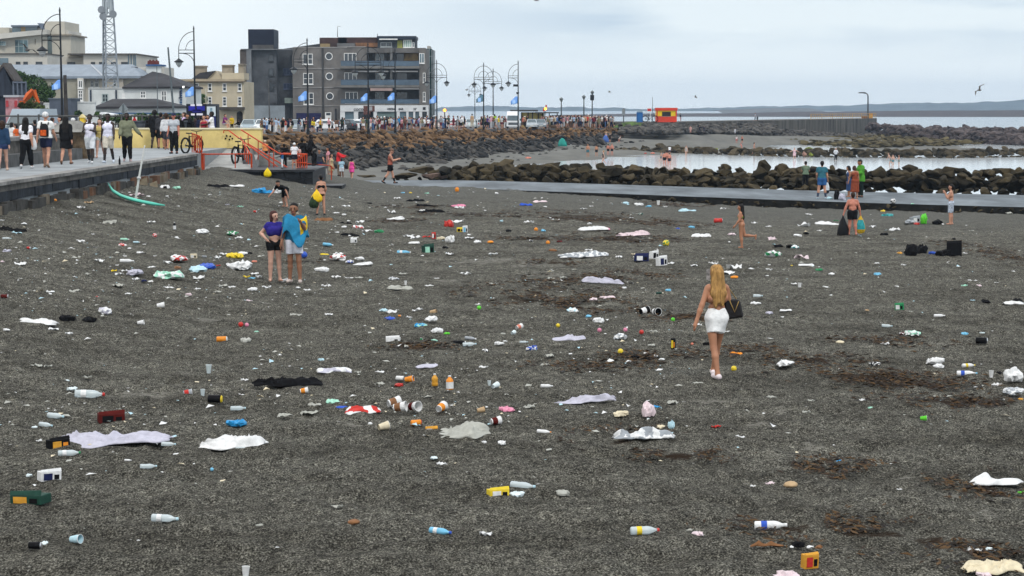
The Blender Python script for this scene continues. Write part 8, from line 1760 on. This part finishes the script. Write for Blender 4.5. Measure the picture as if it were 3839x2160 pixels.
LIT={'f':'''g490,335,90,og,orange bag against the sea wall footing;k570,280,40,bk;p830,355,90,tn;p760,400,75,wh;p410,350,50,wh;p205,380,25,wh;p55,430,60,wh;p20,515,40,wh;t120,620,270,bk,black cloth heap cut by the left edge;b65,690,80,cl;p150,640,100,pb;g225,550,60,wh;p150,770,25,wh;n270,780,40,rd;g50,810,100,li;g25,905,50,pw;p140,880,45,wh;p190,930,110,wh;g1140,755,90,rd/wh,red and white food packet;b1170,700,90,mi;g1210,780,40,wh;b1280,725,70,pb;p1350,740,30,wh;o1450,675,45,rd/wh,small red and white ball in the open sand left of the couple;p755,715,80,wh;p820,630,30,wh;p870,645,30,wh;B1635,605,28,bk,black bottle standing alone on the sand,2.7;g1885,635,150,wh,white bag with a trailing handle;g2180,645,120,gn/wh;p1280,290,120,pw;g1395,295,50,wh;g1565,290,30,wh;g1560,215,130,wh/bk,heap of white and black plastic near the wall end;g1650,220,90,mi;t2220,200,140,wh;t2040,205,220,bk;g2420,255,150,az;p2250,390,60,mi;p2130,370,40,li;n2390,440,35,rd;p1020,550,120,gw;p1310,825,70,wh;k1350,830,40,bk;p1170,850,35,wh;p1450,850,30,wh;p930,900,90,wh;b1190,905,130,wh;g1660,890,200,wh/rd,white bag with red print;x1815,865,60,cr;g1920,860,60,gy;g2030,870,80,wh/bk;g2200,865,170,ye,bright yellow bag lying behind the couple;g2270,830,90,wh;g1660,965,90,bn,brown paper food bag;p1570,915,80,wh;g1840,985,200,pb,pale blue plastic sheet;g1950,960,170,bl,royal blue bag in the litter heap;p2045,940,40,rd;g2260,970,280,wh,shredded white sheet in the litter heap;p2150,930,60,wh;p1420,960,70,wh;p1095,935,30,wh;p1165,990,60,wh;g1240,1020,170,li;g1560,1055,250,mi/wh,long pale mint plastic sheet;p1070,990,50,ye;g1340,1085,60,nv;p1270,1070,70,wh;p1410,1090,50,wh;g1775,1215,70,pw;n910,1235,25,rd;n45,1240,70,dr;c1505,1330,70,wh;g1000,1385,180,wh/li,white and purple packet with folded corner;p2170,1145,70,wh;g2370,1165,90,wh;p470,1190,80,wh;p700,1190,120,gw;p1110,1135,120,gw;p1580,1150,90,wh;p1850,1160,60,wh;p2040,1190,70,gw;p2330,1270,60,pw;p1200,1205,60,wh;k2340,830,70,bk;p2420,1045,60,wh;p2310,1045,60,ye;p2360,1060,60,sb;g2380,905,60,sa''','j':'''t360,160,360,wh,lacy white cloth strip;k620,125,190,bk;k830,138,170,bk;g60,220,70,wh;p500,215,90,wh;p645,255,70,wh;c1320,165,60,wh;o2255,185,50,rd;o2312,185,40,pk;g2410,240,60,mi;n2080,325,100,og/wh,orange can with torn white foil;g2290,325,130,gw;C1955,620,55,cl,clear cup standing upside down;p820,660,70,gw;g610,700,70,cl;g670,775,100,cl;b840,840,280,cl/rd,large clear bottle with red cap;c1755,825,80,gy/rd,cup with red rim tipped toward us;C1897,835,45,cl;n2015,890,135,bk/ye,black can with yellow end;b2230,960,150,cl;x1040,1065,240,dr/bk,dark red carton lying open,.36;b525,1035,190,cl;g320,1130,60,cl;b430,1115,150,cl;g2230,1110,200,az,azure blue torn bag;t1065,1262,1060,li,long lilac sheet spread on the sand,.38;t2180,1300,620,wh,large crumpled white sheet,.6;x545,1325,200,bk/am,black carton with amber discs,.5;b650,1385,210,cl/gn,clear bottle with green neck;b1580,1295,140,cl;b2265,1335,120,cl;b2460,1330,100,gy;p365,1255,60,wh;b1200,1440,70,wh;p340,560,110,gw;p450,565,80,gw;p2290,690,70,wh;p1660,1025,60,wh;p820,980,40,wh;p1350,1100,25,wh''','n':'''b-1045,435,200,cl,clear glass bottle left of its pair;b1390,430,160,cl,frosted glass bottle right of its pair;x460,540,200,wh/nv,white and navy carton tipped on its side,.45;g265,510,90,cl;x290,745,340,dg/am,long dark green carton with amber label,.26;b1545,925,260,cl,clear bottle lying alone with half buried base;n330,1185,125,bk,black can in the bottom left corner;g435,1145,105,cl;c710,1130,110,pb,clear tumbler with bluish print;b-1530,1320,280,cl/og,glass bottle with orange label end;o1985,460,35,sb;p1297,1110,30,wh;C2300,1460,75,wh,white cup cut by the bottom edge;p2430,970,60,gw''','o':'''p1885,400,90,wh;g1820,345,80,cl;b-1850,700,160,cl/dr,slim clear bottle with dark red cap;p910,800,105,gw;h1065,950,115,bn,brown half eaten roll;p2300,1060,110,wh;p180,970,60,gw;p350,1175,30,wh''','D':'''x1252,1245,52,ye/wh,yellow and white carton lying flat,.36;b1315,1226,66,cl;g1303,1246,40,cl;g1418,1243,46,gw;p1215,925,22,wh;p1150,560,30,wh;p1045,600,26,wh;p985,535,20,wh;p905,560,22,wh;p1015,690,22,gw;p1240,640,22,wh;p1330,560,24,wh;p1480,630,18,wh;p560,640,20,wh;p440,600,24,wh;p380,560,20,wh;p300,690,22,wh;p500,700,26,wh;p560,720,24,gw;p640,690,22,wh;p850,640,24,wh;p890,600,20,wh;p1130,640,20,wh;p1000,500,18,wh;p1180,600,22,wh;p870,520,20,wh;p900,700,24,gw;p820,720,24,wh;p1080,720,20,wh;p600,600,22,wh''','k':'''g1345,165,90,pb;p1420,180,100,wh;p1470,160,40,wh;p1665,165,100,wh;c1810,190,60,tn;g1780,255,150,wh;g1400,250,130,bl,royal blue crumpled bag near the middle of the beach;n1495,215,30,og;p1580,225,60,wh;g1700,315,150,az/mi,blue and mint packet;g1850,360,140,wh,white bag between the mint and lime packets;g1940,380,70,lm;x1435,455,130,wh,white card propped on a dark peg,.4;k1440,510,32,bk;o2238,150,42,lm,lime green ball in the middle of the beach;p2225,105,50,wh;g1815,445,70,mi;n1700,435,30,gn;b2160,430,120,gy;b2150,485,130,cl;g2290,545,100,wh/bk;g2420,475,90,wh,white pyramid of plastic;g755,625,70,pb;t885,735,330,wh/li,white patterned cloth roll;p1310,740,80,wh;t1750,690,210,li,small lilac spotted cloth,.6;t450,860,640,bk,long black garment on the sand,.3;n1500,810,80,wh;c1585,825,80,og,orange cup beside a white can;g1495,865,110,rd,crumpled red packet by the orange cup;B1825,865,62,am,amber bottle standing left in a pair,1.9;B1965,900,72,og,orange bottle standing right in a pair,1.9;c2390,880,70,cl;C2335,865,35,cl;c600,930,75,wh/og;n840,1020,60,ye;g880,1030,160,mi;t1150,1110,330,wh/rd,white and red flag shirt,.7;t950,1070,130,bl;c1440,1050,120,wh/bn,brown banded cup leaning on another;c1500,1095,120,wh/bn;c1630,1090,120,wh/dr;c1885,1095,110,wh/og,white cup with orange print standing clear of the row;c2255,1110,70,tn,open tan cup;g2460,1080,80,pk;c2390,1220,100,wh/dr;g1225,1220,60,wh;c1345,1270,100,cr,open cream cup facing us;n1650,1230,100,og/rd;x1795,1280,115,am,amber plastic tray,.3;t2090,1310,480,gw,flat pale grey plastic sheet,.9;p420,1155,140,gw;p640,1130,150,gw;p700,1050,120,gw;p1080,860,30,wh;p1310,850,90,gw;p830,200,70,wh;p520,210,110,gw;p1100,740,60,gw;p2300,690,50,gw''','l':'''g870,45,130,wh/pb,white and pale blue bag;g1010,95,70,sb;g1125,145,160,wh;c1540,62,90,bk/wh;c1645,70,90,bk/wh,second black banded cup of the pair;o728,190,40,ye;o1117,235,42,pk,pinkish red ball left of two more;o1360,232,42,pk,pink ball behind striped plastic;o1512,255,45,rd,crimson ball by a white scrap;o1805,135,40,lm,lime green ball behind the standing black box;o1315,440,55,ye,yellow ball in dark weed;o2375,600,55,ye,yellow ball at the blonde woman's heels;t830,310,320,li,lilac cloth bundle,.4;g1305,295,160,gy/wh;c365,205,65,wh/sa;c310,255,50,cl;g215,255,50,gw;g170,350,90,wh;g232,325,45,wh;b410,335,80,cl;g495,400,140,bl/wh,blue and white crisp packet;x1808,395,42,bk/ye,narrow black and yellow box standing up,2.4;p2400,445,110,og;g1600,365,60,gw;g1985,350,60,sa;k2115,355,80,bk;k1450,480,100,bk;k1580,495,90,bk;g1545,440,60,wh;g1640,465,50,wh;g1710,495,60,wh;g2320,245,80,wh/bk;t980,890,600,li,long lavender cloth ridge,.28;b625,750,120,wh;g250,975,155,pk,pink torn wrapper;g1560,1015,170,pw,pink edged white triangular wrapper,.65;g1320,1015,170,cr;p1640,940,80,az;g1680,1130,100,cr,cream wrapper left of the flip flop;g1795,1135,70,pb,pale blue upright flip flop,.9;t1530,1225,590,gy/wh,blue grey patterned garment,.25;b600,1180,140,wh/og;g215,1285,110,wh;g45,1270,60,wh;p2430,1225,90,wh;p2210,1125,90,rd;p1800,905,120,gw;p2030,180,80,wh;p600,545,70,gw;p650,465,90,gw;p1620,235,80,gw;p2040,725,110,gw;p460,940,110,gw''','p':'''b545,1040,280,cl/rd,clear bottle with yellow label and red cap;b-1370,1045,230,sb/bl,crushed light blue bottle with royal blue cap;b1725,995,310,wh/wh,large cloudy bottle with blue label;g1050,1060,130,pw;g960,1020,60,gw;t1690,1165,330,bn,brown driftwood strip,.12;k2000,1170,180,bk;k2180,1180,100,bn;g1915,1175,60,wh;g1998,1170,45,pb;g2095,1180,70,wh;x2085,1360,150,am/rd,orange cube shaped carton,.9;g1880,1470,270,pw,pinkish white bag cut by the bottom edge;h1910,605,140,tn,half bread roll on dark sand;g2370,380,90,az/bk;p1715,580,80,pw;p1555,605,50,wh''','m':'''g250,295,185,wh,round white bag right of the blonde woman;g1640,275,190,wh,greyish white bag overlapping another;g1715,320,150,wh,smooth white bag overlapped from behind;b1980,310,140,wh/ye,white bottle with yellow cap;b1965,390,190,wh/sb,white bottle with sky blue end;g2390,440,180,wh,peaked white bag at the right edge,.65;C2190,410,45,wh;k2250,380,90,bk;g2400,560,200,gy/wh,grey striped cloth lump at the right edge;p2240,490,90,wh;g2470,620,60,am;c1558,810,62,lm,lime green cup alone on the sand;p980,625,70,wh;g1065,700,60,mi;g1100,295,110,bk/wh;h775,90,80,cr;p1200,100,80,wh;n2100,90,110,bk;p1650,715,60,wh;p130,600,90,gw;p500,630,70,gw;p460,740,80,gw''','q':'''t2240,580,510,wh,white lacy garment at the right edge,.3;g2480,670,80,lm;g2170,1210,115,cl;t2200,1385,580,cr,cream garment in the bottom right corner,.7;p2030,1215,130,wh;p1330,635,50,wh;g2110,1445,130,pw''','i':'''o1465,143,48,wh/bk,white football by the slip edge;p1630,150,25,mi;g1410,210,100,tl,teal bundle with yellow on top;g1385,165,50,ye;k1600,265,110,gy;x1650,255,80,gy,grey box among the bags,.6;g1665,275,60,rd;g1735,265,80,lm,lime green bag beside the dark holdall,.9;k1850,270,130,bk,dark holdall near the floral shorts figure;k590,470,90,bk;g640,475,100,wh/tl,white bag with teal print;k500,465,80,bk;k1595,535,140,bk,left black bag of the dark pair,.62;k1705,520,125,bk,rounded black bag next to the left one,.55;g1795,525,80,bl,royal blue bag between the dark bags;x1985,545,125,bk/bk,tall black cool box on the sand,1.0;k1925,545,200,bk,sloping black bag against the cool box;g1525,520,50,am;p2075,525,60,wh;g660,375,70,wh;p710,290,100,wh;t905,275,200,wh;p980,245,40,gn;p1295,300,60,wh;p1475,325,90,wh;p750,195,50,wh;p290,265,50,wh;p410,295,50,wh;p840,330,40,wh;g100,365,70,pw;g80,425,30,wh;p440,405,80,pw;g450,545,180,wh/gn,white red and green packets;p690,565,120,pw;g420,620,35,wh;t730,625,130,wh;g610,625,28,ye;g835,665,70,gn;g943,700,60,wh;g1330,700,65,sb,sky blue plastic alone right of centre;p125,645,120,wh;p50,690,110,wh;h120,730,70,og;p260,655,50,wh;p415,660,50,wh;g540,665,35,gw;p625,780,50,wh;C672,815,32,wh;p895,810,50,wh;b320,885,85,cl;g943,875,30,wh;g300,950,75,wh;t555,1005,110,wh;g420,1030,70,li;x1520,995,75,gn/wh,green and white carton,.7;g1250,1005,40,tn;p1610,1015,50,gw;b1860,1055,95,wh;b1415,1140,90,cl;g1635,1210,140,wh/mi,white bag with mint print;g1545,1205,70,mr/wh;g2075,1205,65,sb;g2220,1195,35,cl;b-2210,1280,110,bk;t2490,950,180,wh,white cloth strip at the right edge;k2530,930,110,bk;k2260,935,90,bk;g2110,750,35,wh;p2150,755,50,wh;p2070,795,50,mi;g2185,800,60,pw;g2347,775,40,wh;p2140,920,40,pb;p1555,620,40,wh;p1330,605,40,wh;p2450,185,60,gw;p2130,330,40,gw;k1390,365,70,bk;k730,355,60,bk;k1980,402,50,bk''','g':'''t220,260,190,az,azure towel on the slope;g350,260,80,wh,.7;g1600,260,40,ye;g1525,260,40,sb;p1750,265,40,mi;g1670,300,35,wh;o2032,240,40,rd,red ball at the slipway edge;g2405,265,50,wh;t2040,385,150,pk;p2050,405,80,wh;g1720,380,50,pw;g1715,430,60,wh;t1455,510,170,wh,heaped white cloth in mid beach;g1950,580,100,rd,bright red bag,.65;x2060,620,60,ye/bk;x2108,630,45,wh/sb,small white box standing,1.4;x1815,685,38,rd,upright red carton,1.5;g1880,690,90,cr;g1975,715,110,wh,white carrier bag beside the cream wrapper,.5;p1745,675,70,rd;p1580,670,100,wh;t1630,730,110,wh;g2215,725,90,wh;h2345,725,65,og;x1760,820,105,dg/mi,dark green box tilted on the sand,.75;k1920,775,70,bk;b1535,825,130,sb,pale blue bottle behind the pale sand patch;x1065,720,60,wh;b825,750,110,sb;p905,630,40,wh;g975,580,55,wh;g1110,590,120,wh/rd;g1310,630,100,gn,green bag in mid beach;p1190,620,90,wh;t780,520,180,bn;p900,450,60,wh;g970,465,50,wh;t790,835,80,ye;g930,880,180,wh/rd;g1030,910,90,wh/bl;g1130,885,110,wh;t1150,930,180,wh;g780,990,150,wh,white bag with dark opening right of the couple;o600,865,65,bl,royal blue ball behind the caped man;p900,1050,80,wh;p1020,1060,60,wh;g435,1085,110,wh,white bag at the caped man's feet;g540,1150,60,wh;p630,1170,70,wh;g110,1170,95,wh;p250,1145,80,wh;g1440,1070,90,gy/wh;C1550,1120,28,wh;p2110,1020,90,wh;t1500,1160,240,gw;p1840,1060,40,wh;p1230,400,60,gw;p1440,380,40,wh;k1210,362,60,bk;t1640,338,180,bk,.1;t1750,385,200,bk,.1;t1790,440,260,bk,.1;t990,545,120,bk,.1;t1030,660,180,bk,.1''','h':'''t430,375,120,bl;t560,345,140,pw;g610,390,35,wh;p970,410,60,wh;p1040,385,40,wh;k1340,455,50,bk;g1490,465,80,gw/dg;p1420,495,40,wh;g1365,360,80,pb;g1490,375,90,wh;g1575,390,60,sb;C1668,375,32,wh;p1735,390,40,wh;p2275,410,50,wh;t1940,430,160,pb;t1060,605,280,wh,white end of the spread beach towels;t1150,600,130,pk,pink towel bundled on the white one,.5;t1430,655,320,pw,pinkish end of the spread beach towels,.25;g1020,550,50,wh;n2230,535,80,rd;g1990,585,75,sb;g1855,600,55,bl;t2070,670,180,wh;o1740,755,65,ye/gn,yellow and green football;o523,615,38,og,orange ball near the blue scrap;g585,615,60,sb;g485,710,50,bk/wh;o635,740,40,og;h680,805,80,bn;t970,850,470,wh/gy,white and grey cloth spread in mid beach;k740,720,70,mr;x1510,890,130,nv,navy carton left of the black and white ones,.45;x1625,870,85,wh/bk,black fronted white box,.8;x1700,935,100,wh/nv,white box with navy print standing foremost,.85;p1790,920,60,wh;p1300,860,60,wh;p1440,835,60,cr;p2000,940,60,wh;p2180,930,90,wh;t1150,1105,380,li,thin lilac cloth strip,.2;n1412,1115,40,bk;g1355,1150,60,wh;g1770,1175,75,sb;b1680,1200,75,dg;g1070,1265,100,pw;t1190,1245,160,pw;p775,1055,60,gw;p2320,1015,110,wh;p120,1115,70,gw;p660,1065,70,gw;g45,425,30,wh;g200,525,50,pb;k270,620,80,bk;p2420,945,60,wh''',}
for k,body in LIT.items():
 for it in body.split(';'):
  q=it.strip().split(',');kd,x=q[0][0],float(q[0][1:]);lab=q[4]if len(q)>4 else None;ex=None
  if lab and lab.replace('.','').isdigit():ex=float(lab);lab=None
  if len(q)>5:ex=float(q[5])
  litter(kd,k,x,float(q[1]),float(q[2]),q[3],lab,ex)
MARKS_L+=[(*S('D',691,700),'the couple'),(*S('D',1800,940),'the blonde woman'),(*S('D',1864,620),'the running girl'),(*S('D',2143,590),'the bare backed man'),(*S('D',2390,565),'the floral shorts figure'),(*S('D',345,510),'the mint board'),(*S('D',808,540),'the woman in the cut out swimsuit'),(*S('D',718,515),'the bending person'),(*S('D',1300,640),'the long pale sand patch')]
prop_label(ITEMS,MARKS_L,'')
hang_bag(at('b',408,1164,84.3),.36,.44,mat('yellow hung bag',(.80,.58,.01),.5,.2,5,.3),'bright yellow bag hanging over the edge of the black landing',rnd)
for k,x,y,w,c,lab,ex in(('e',513,1102,52,'bk','black bag standing on the slipway',1.3),('e',570,1108,75,'li','purple towel heap beside the black bag on the slipway',.6),('e',460,1100,50,'pb','pale blue cloth at the teal shirted man\'s feet',.3),('c',228,1142,32,'og','orange ball where the slip edge begins',.9)):litter('g',k,x,y,w,c,lab,ex)
for k,x,y,w,c,lab in(('c',765,895,75,'sa','salmon towel lying on the lower beach'),('d',42,858,42,'rd','red towel by the middle rock line'),('d',95,858,55,'sa','salmon bundle right of the red towel'),('c',528,805,18,'rd','red object lodged in the sea bank stones'),('c',590,832,25,'wh','white bag at the foot of the sea bank'),('c',955,800,25,'pw','pale bundle left of the teal tent'),('c',1085,792,20,'wh','white bundle right of the teal tent'),('c',700,785,28,'wh','white sheet on the sea bank stones'),('c',1530,665,30,'sa','salmon bundle on the tip of the sea bank'),('d',75,755,20,'sa','pale red speck of clothing on the far sand')):
 p=at(k,x,y,250);litter('g',k,x,y,w*.62,c,lab,.24)
def bits():
 r=random.Random(99);mb=MB();cols=['wh','cr','gw','wh','pb','gw','gw']
 for _ in range(8500):
  yd=470+(r.random()**1.35)*760;xd=r.uniform(0,2575)
  if r.random()>(1.0 if xd<1700 else .4)*(1 if yd<760 else .4 if yd<1080 else .07):continue
  p=hit('D',xd,yd,sand)
  if p.x<-13.2 or p.y>lerp_path(SLIP_N,p.x,0,1)-.3:continue
  if noise.noise((p.x*.35,p.y*.12,4))<-.05 and r.random()<.75:continue
  s=r.uniform(.010,.036)+(.03 if r.random()<.12 else 0)*(.8+p.y/60);a=r.uniform(0,3);c,d=cos(a)*s,sin(a)*s;z=p.z+.012
  mb.add([(p.x-c,p.y-d,z),(p.x+d*.6,p.y-c*.6,z+r.uniform(0,s*.5)),(p.x+c,p.y+d,z+r.uniform(0,s*.3)),(p.x-d*.6,p.y+c*.6,z+r.uniform(0,s*.7))],[(0,1,2,3)],r.randrange(7))
 tag(mb.build('litter_bits',[lm_(c,'p')for c in cols]),kind='stuff')
bits()
MB().lathe([(.035,0),(.037,.02),(.037,.15),(.03,.19),(.013,.24),(.012,.29)],10,M=Matrix.Translation(G('a',903,1243,2.04))).build('bottle',lm_('bk','b'),None);tag(bpy.data.objects[[o.name for o in bpy.data.objects if o.name.startswith('bottle')][-1]],'dark bottle standing on the promenade wall','bottle')
hz=MB().box(-1500,2500,-40,4300,-6.0,60)
hm=bpy.data.materials.new('sea haze');hm.use_nodes=True
hm.node_tree.nodes.remove(hm.node_tree.nodes['Principled BSDF'])
pv=hm.node_tree.nodes.new('ShaderNodeVolumePrincipled');pv.inputs['Density'].default_value=.00017;pv.inputs['Color'].default_value=(.60,.78,1,1);pv.inputs['Anisotropy'].default_value=.3
hm.node_tree.links.new(pv.outputs[0],hm.node_tree.nodes['Material Output'].inputs['Volume'])
tag(hz.build('haze',hm),kind='stuff')
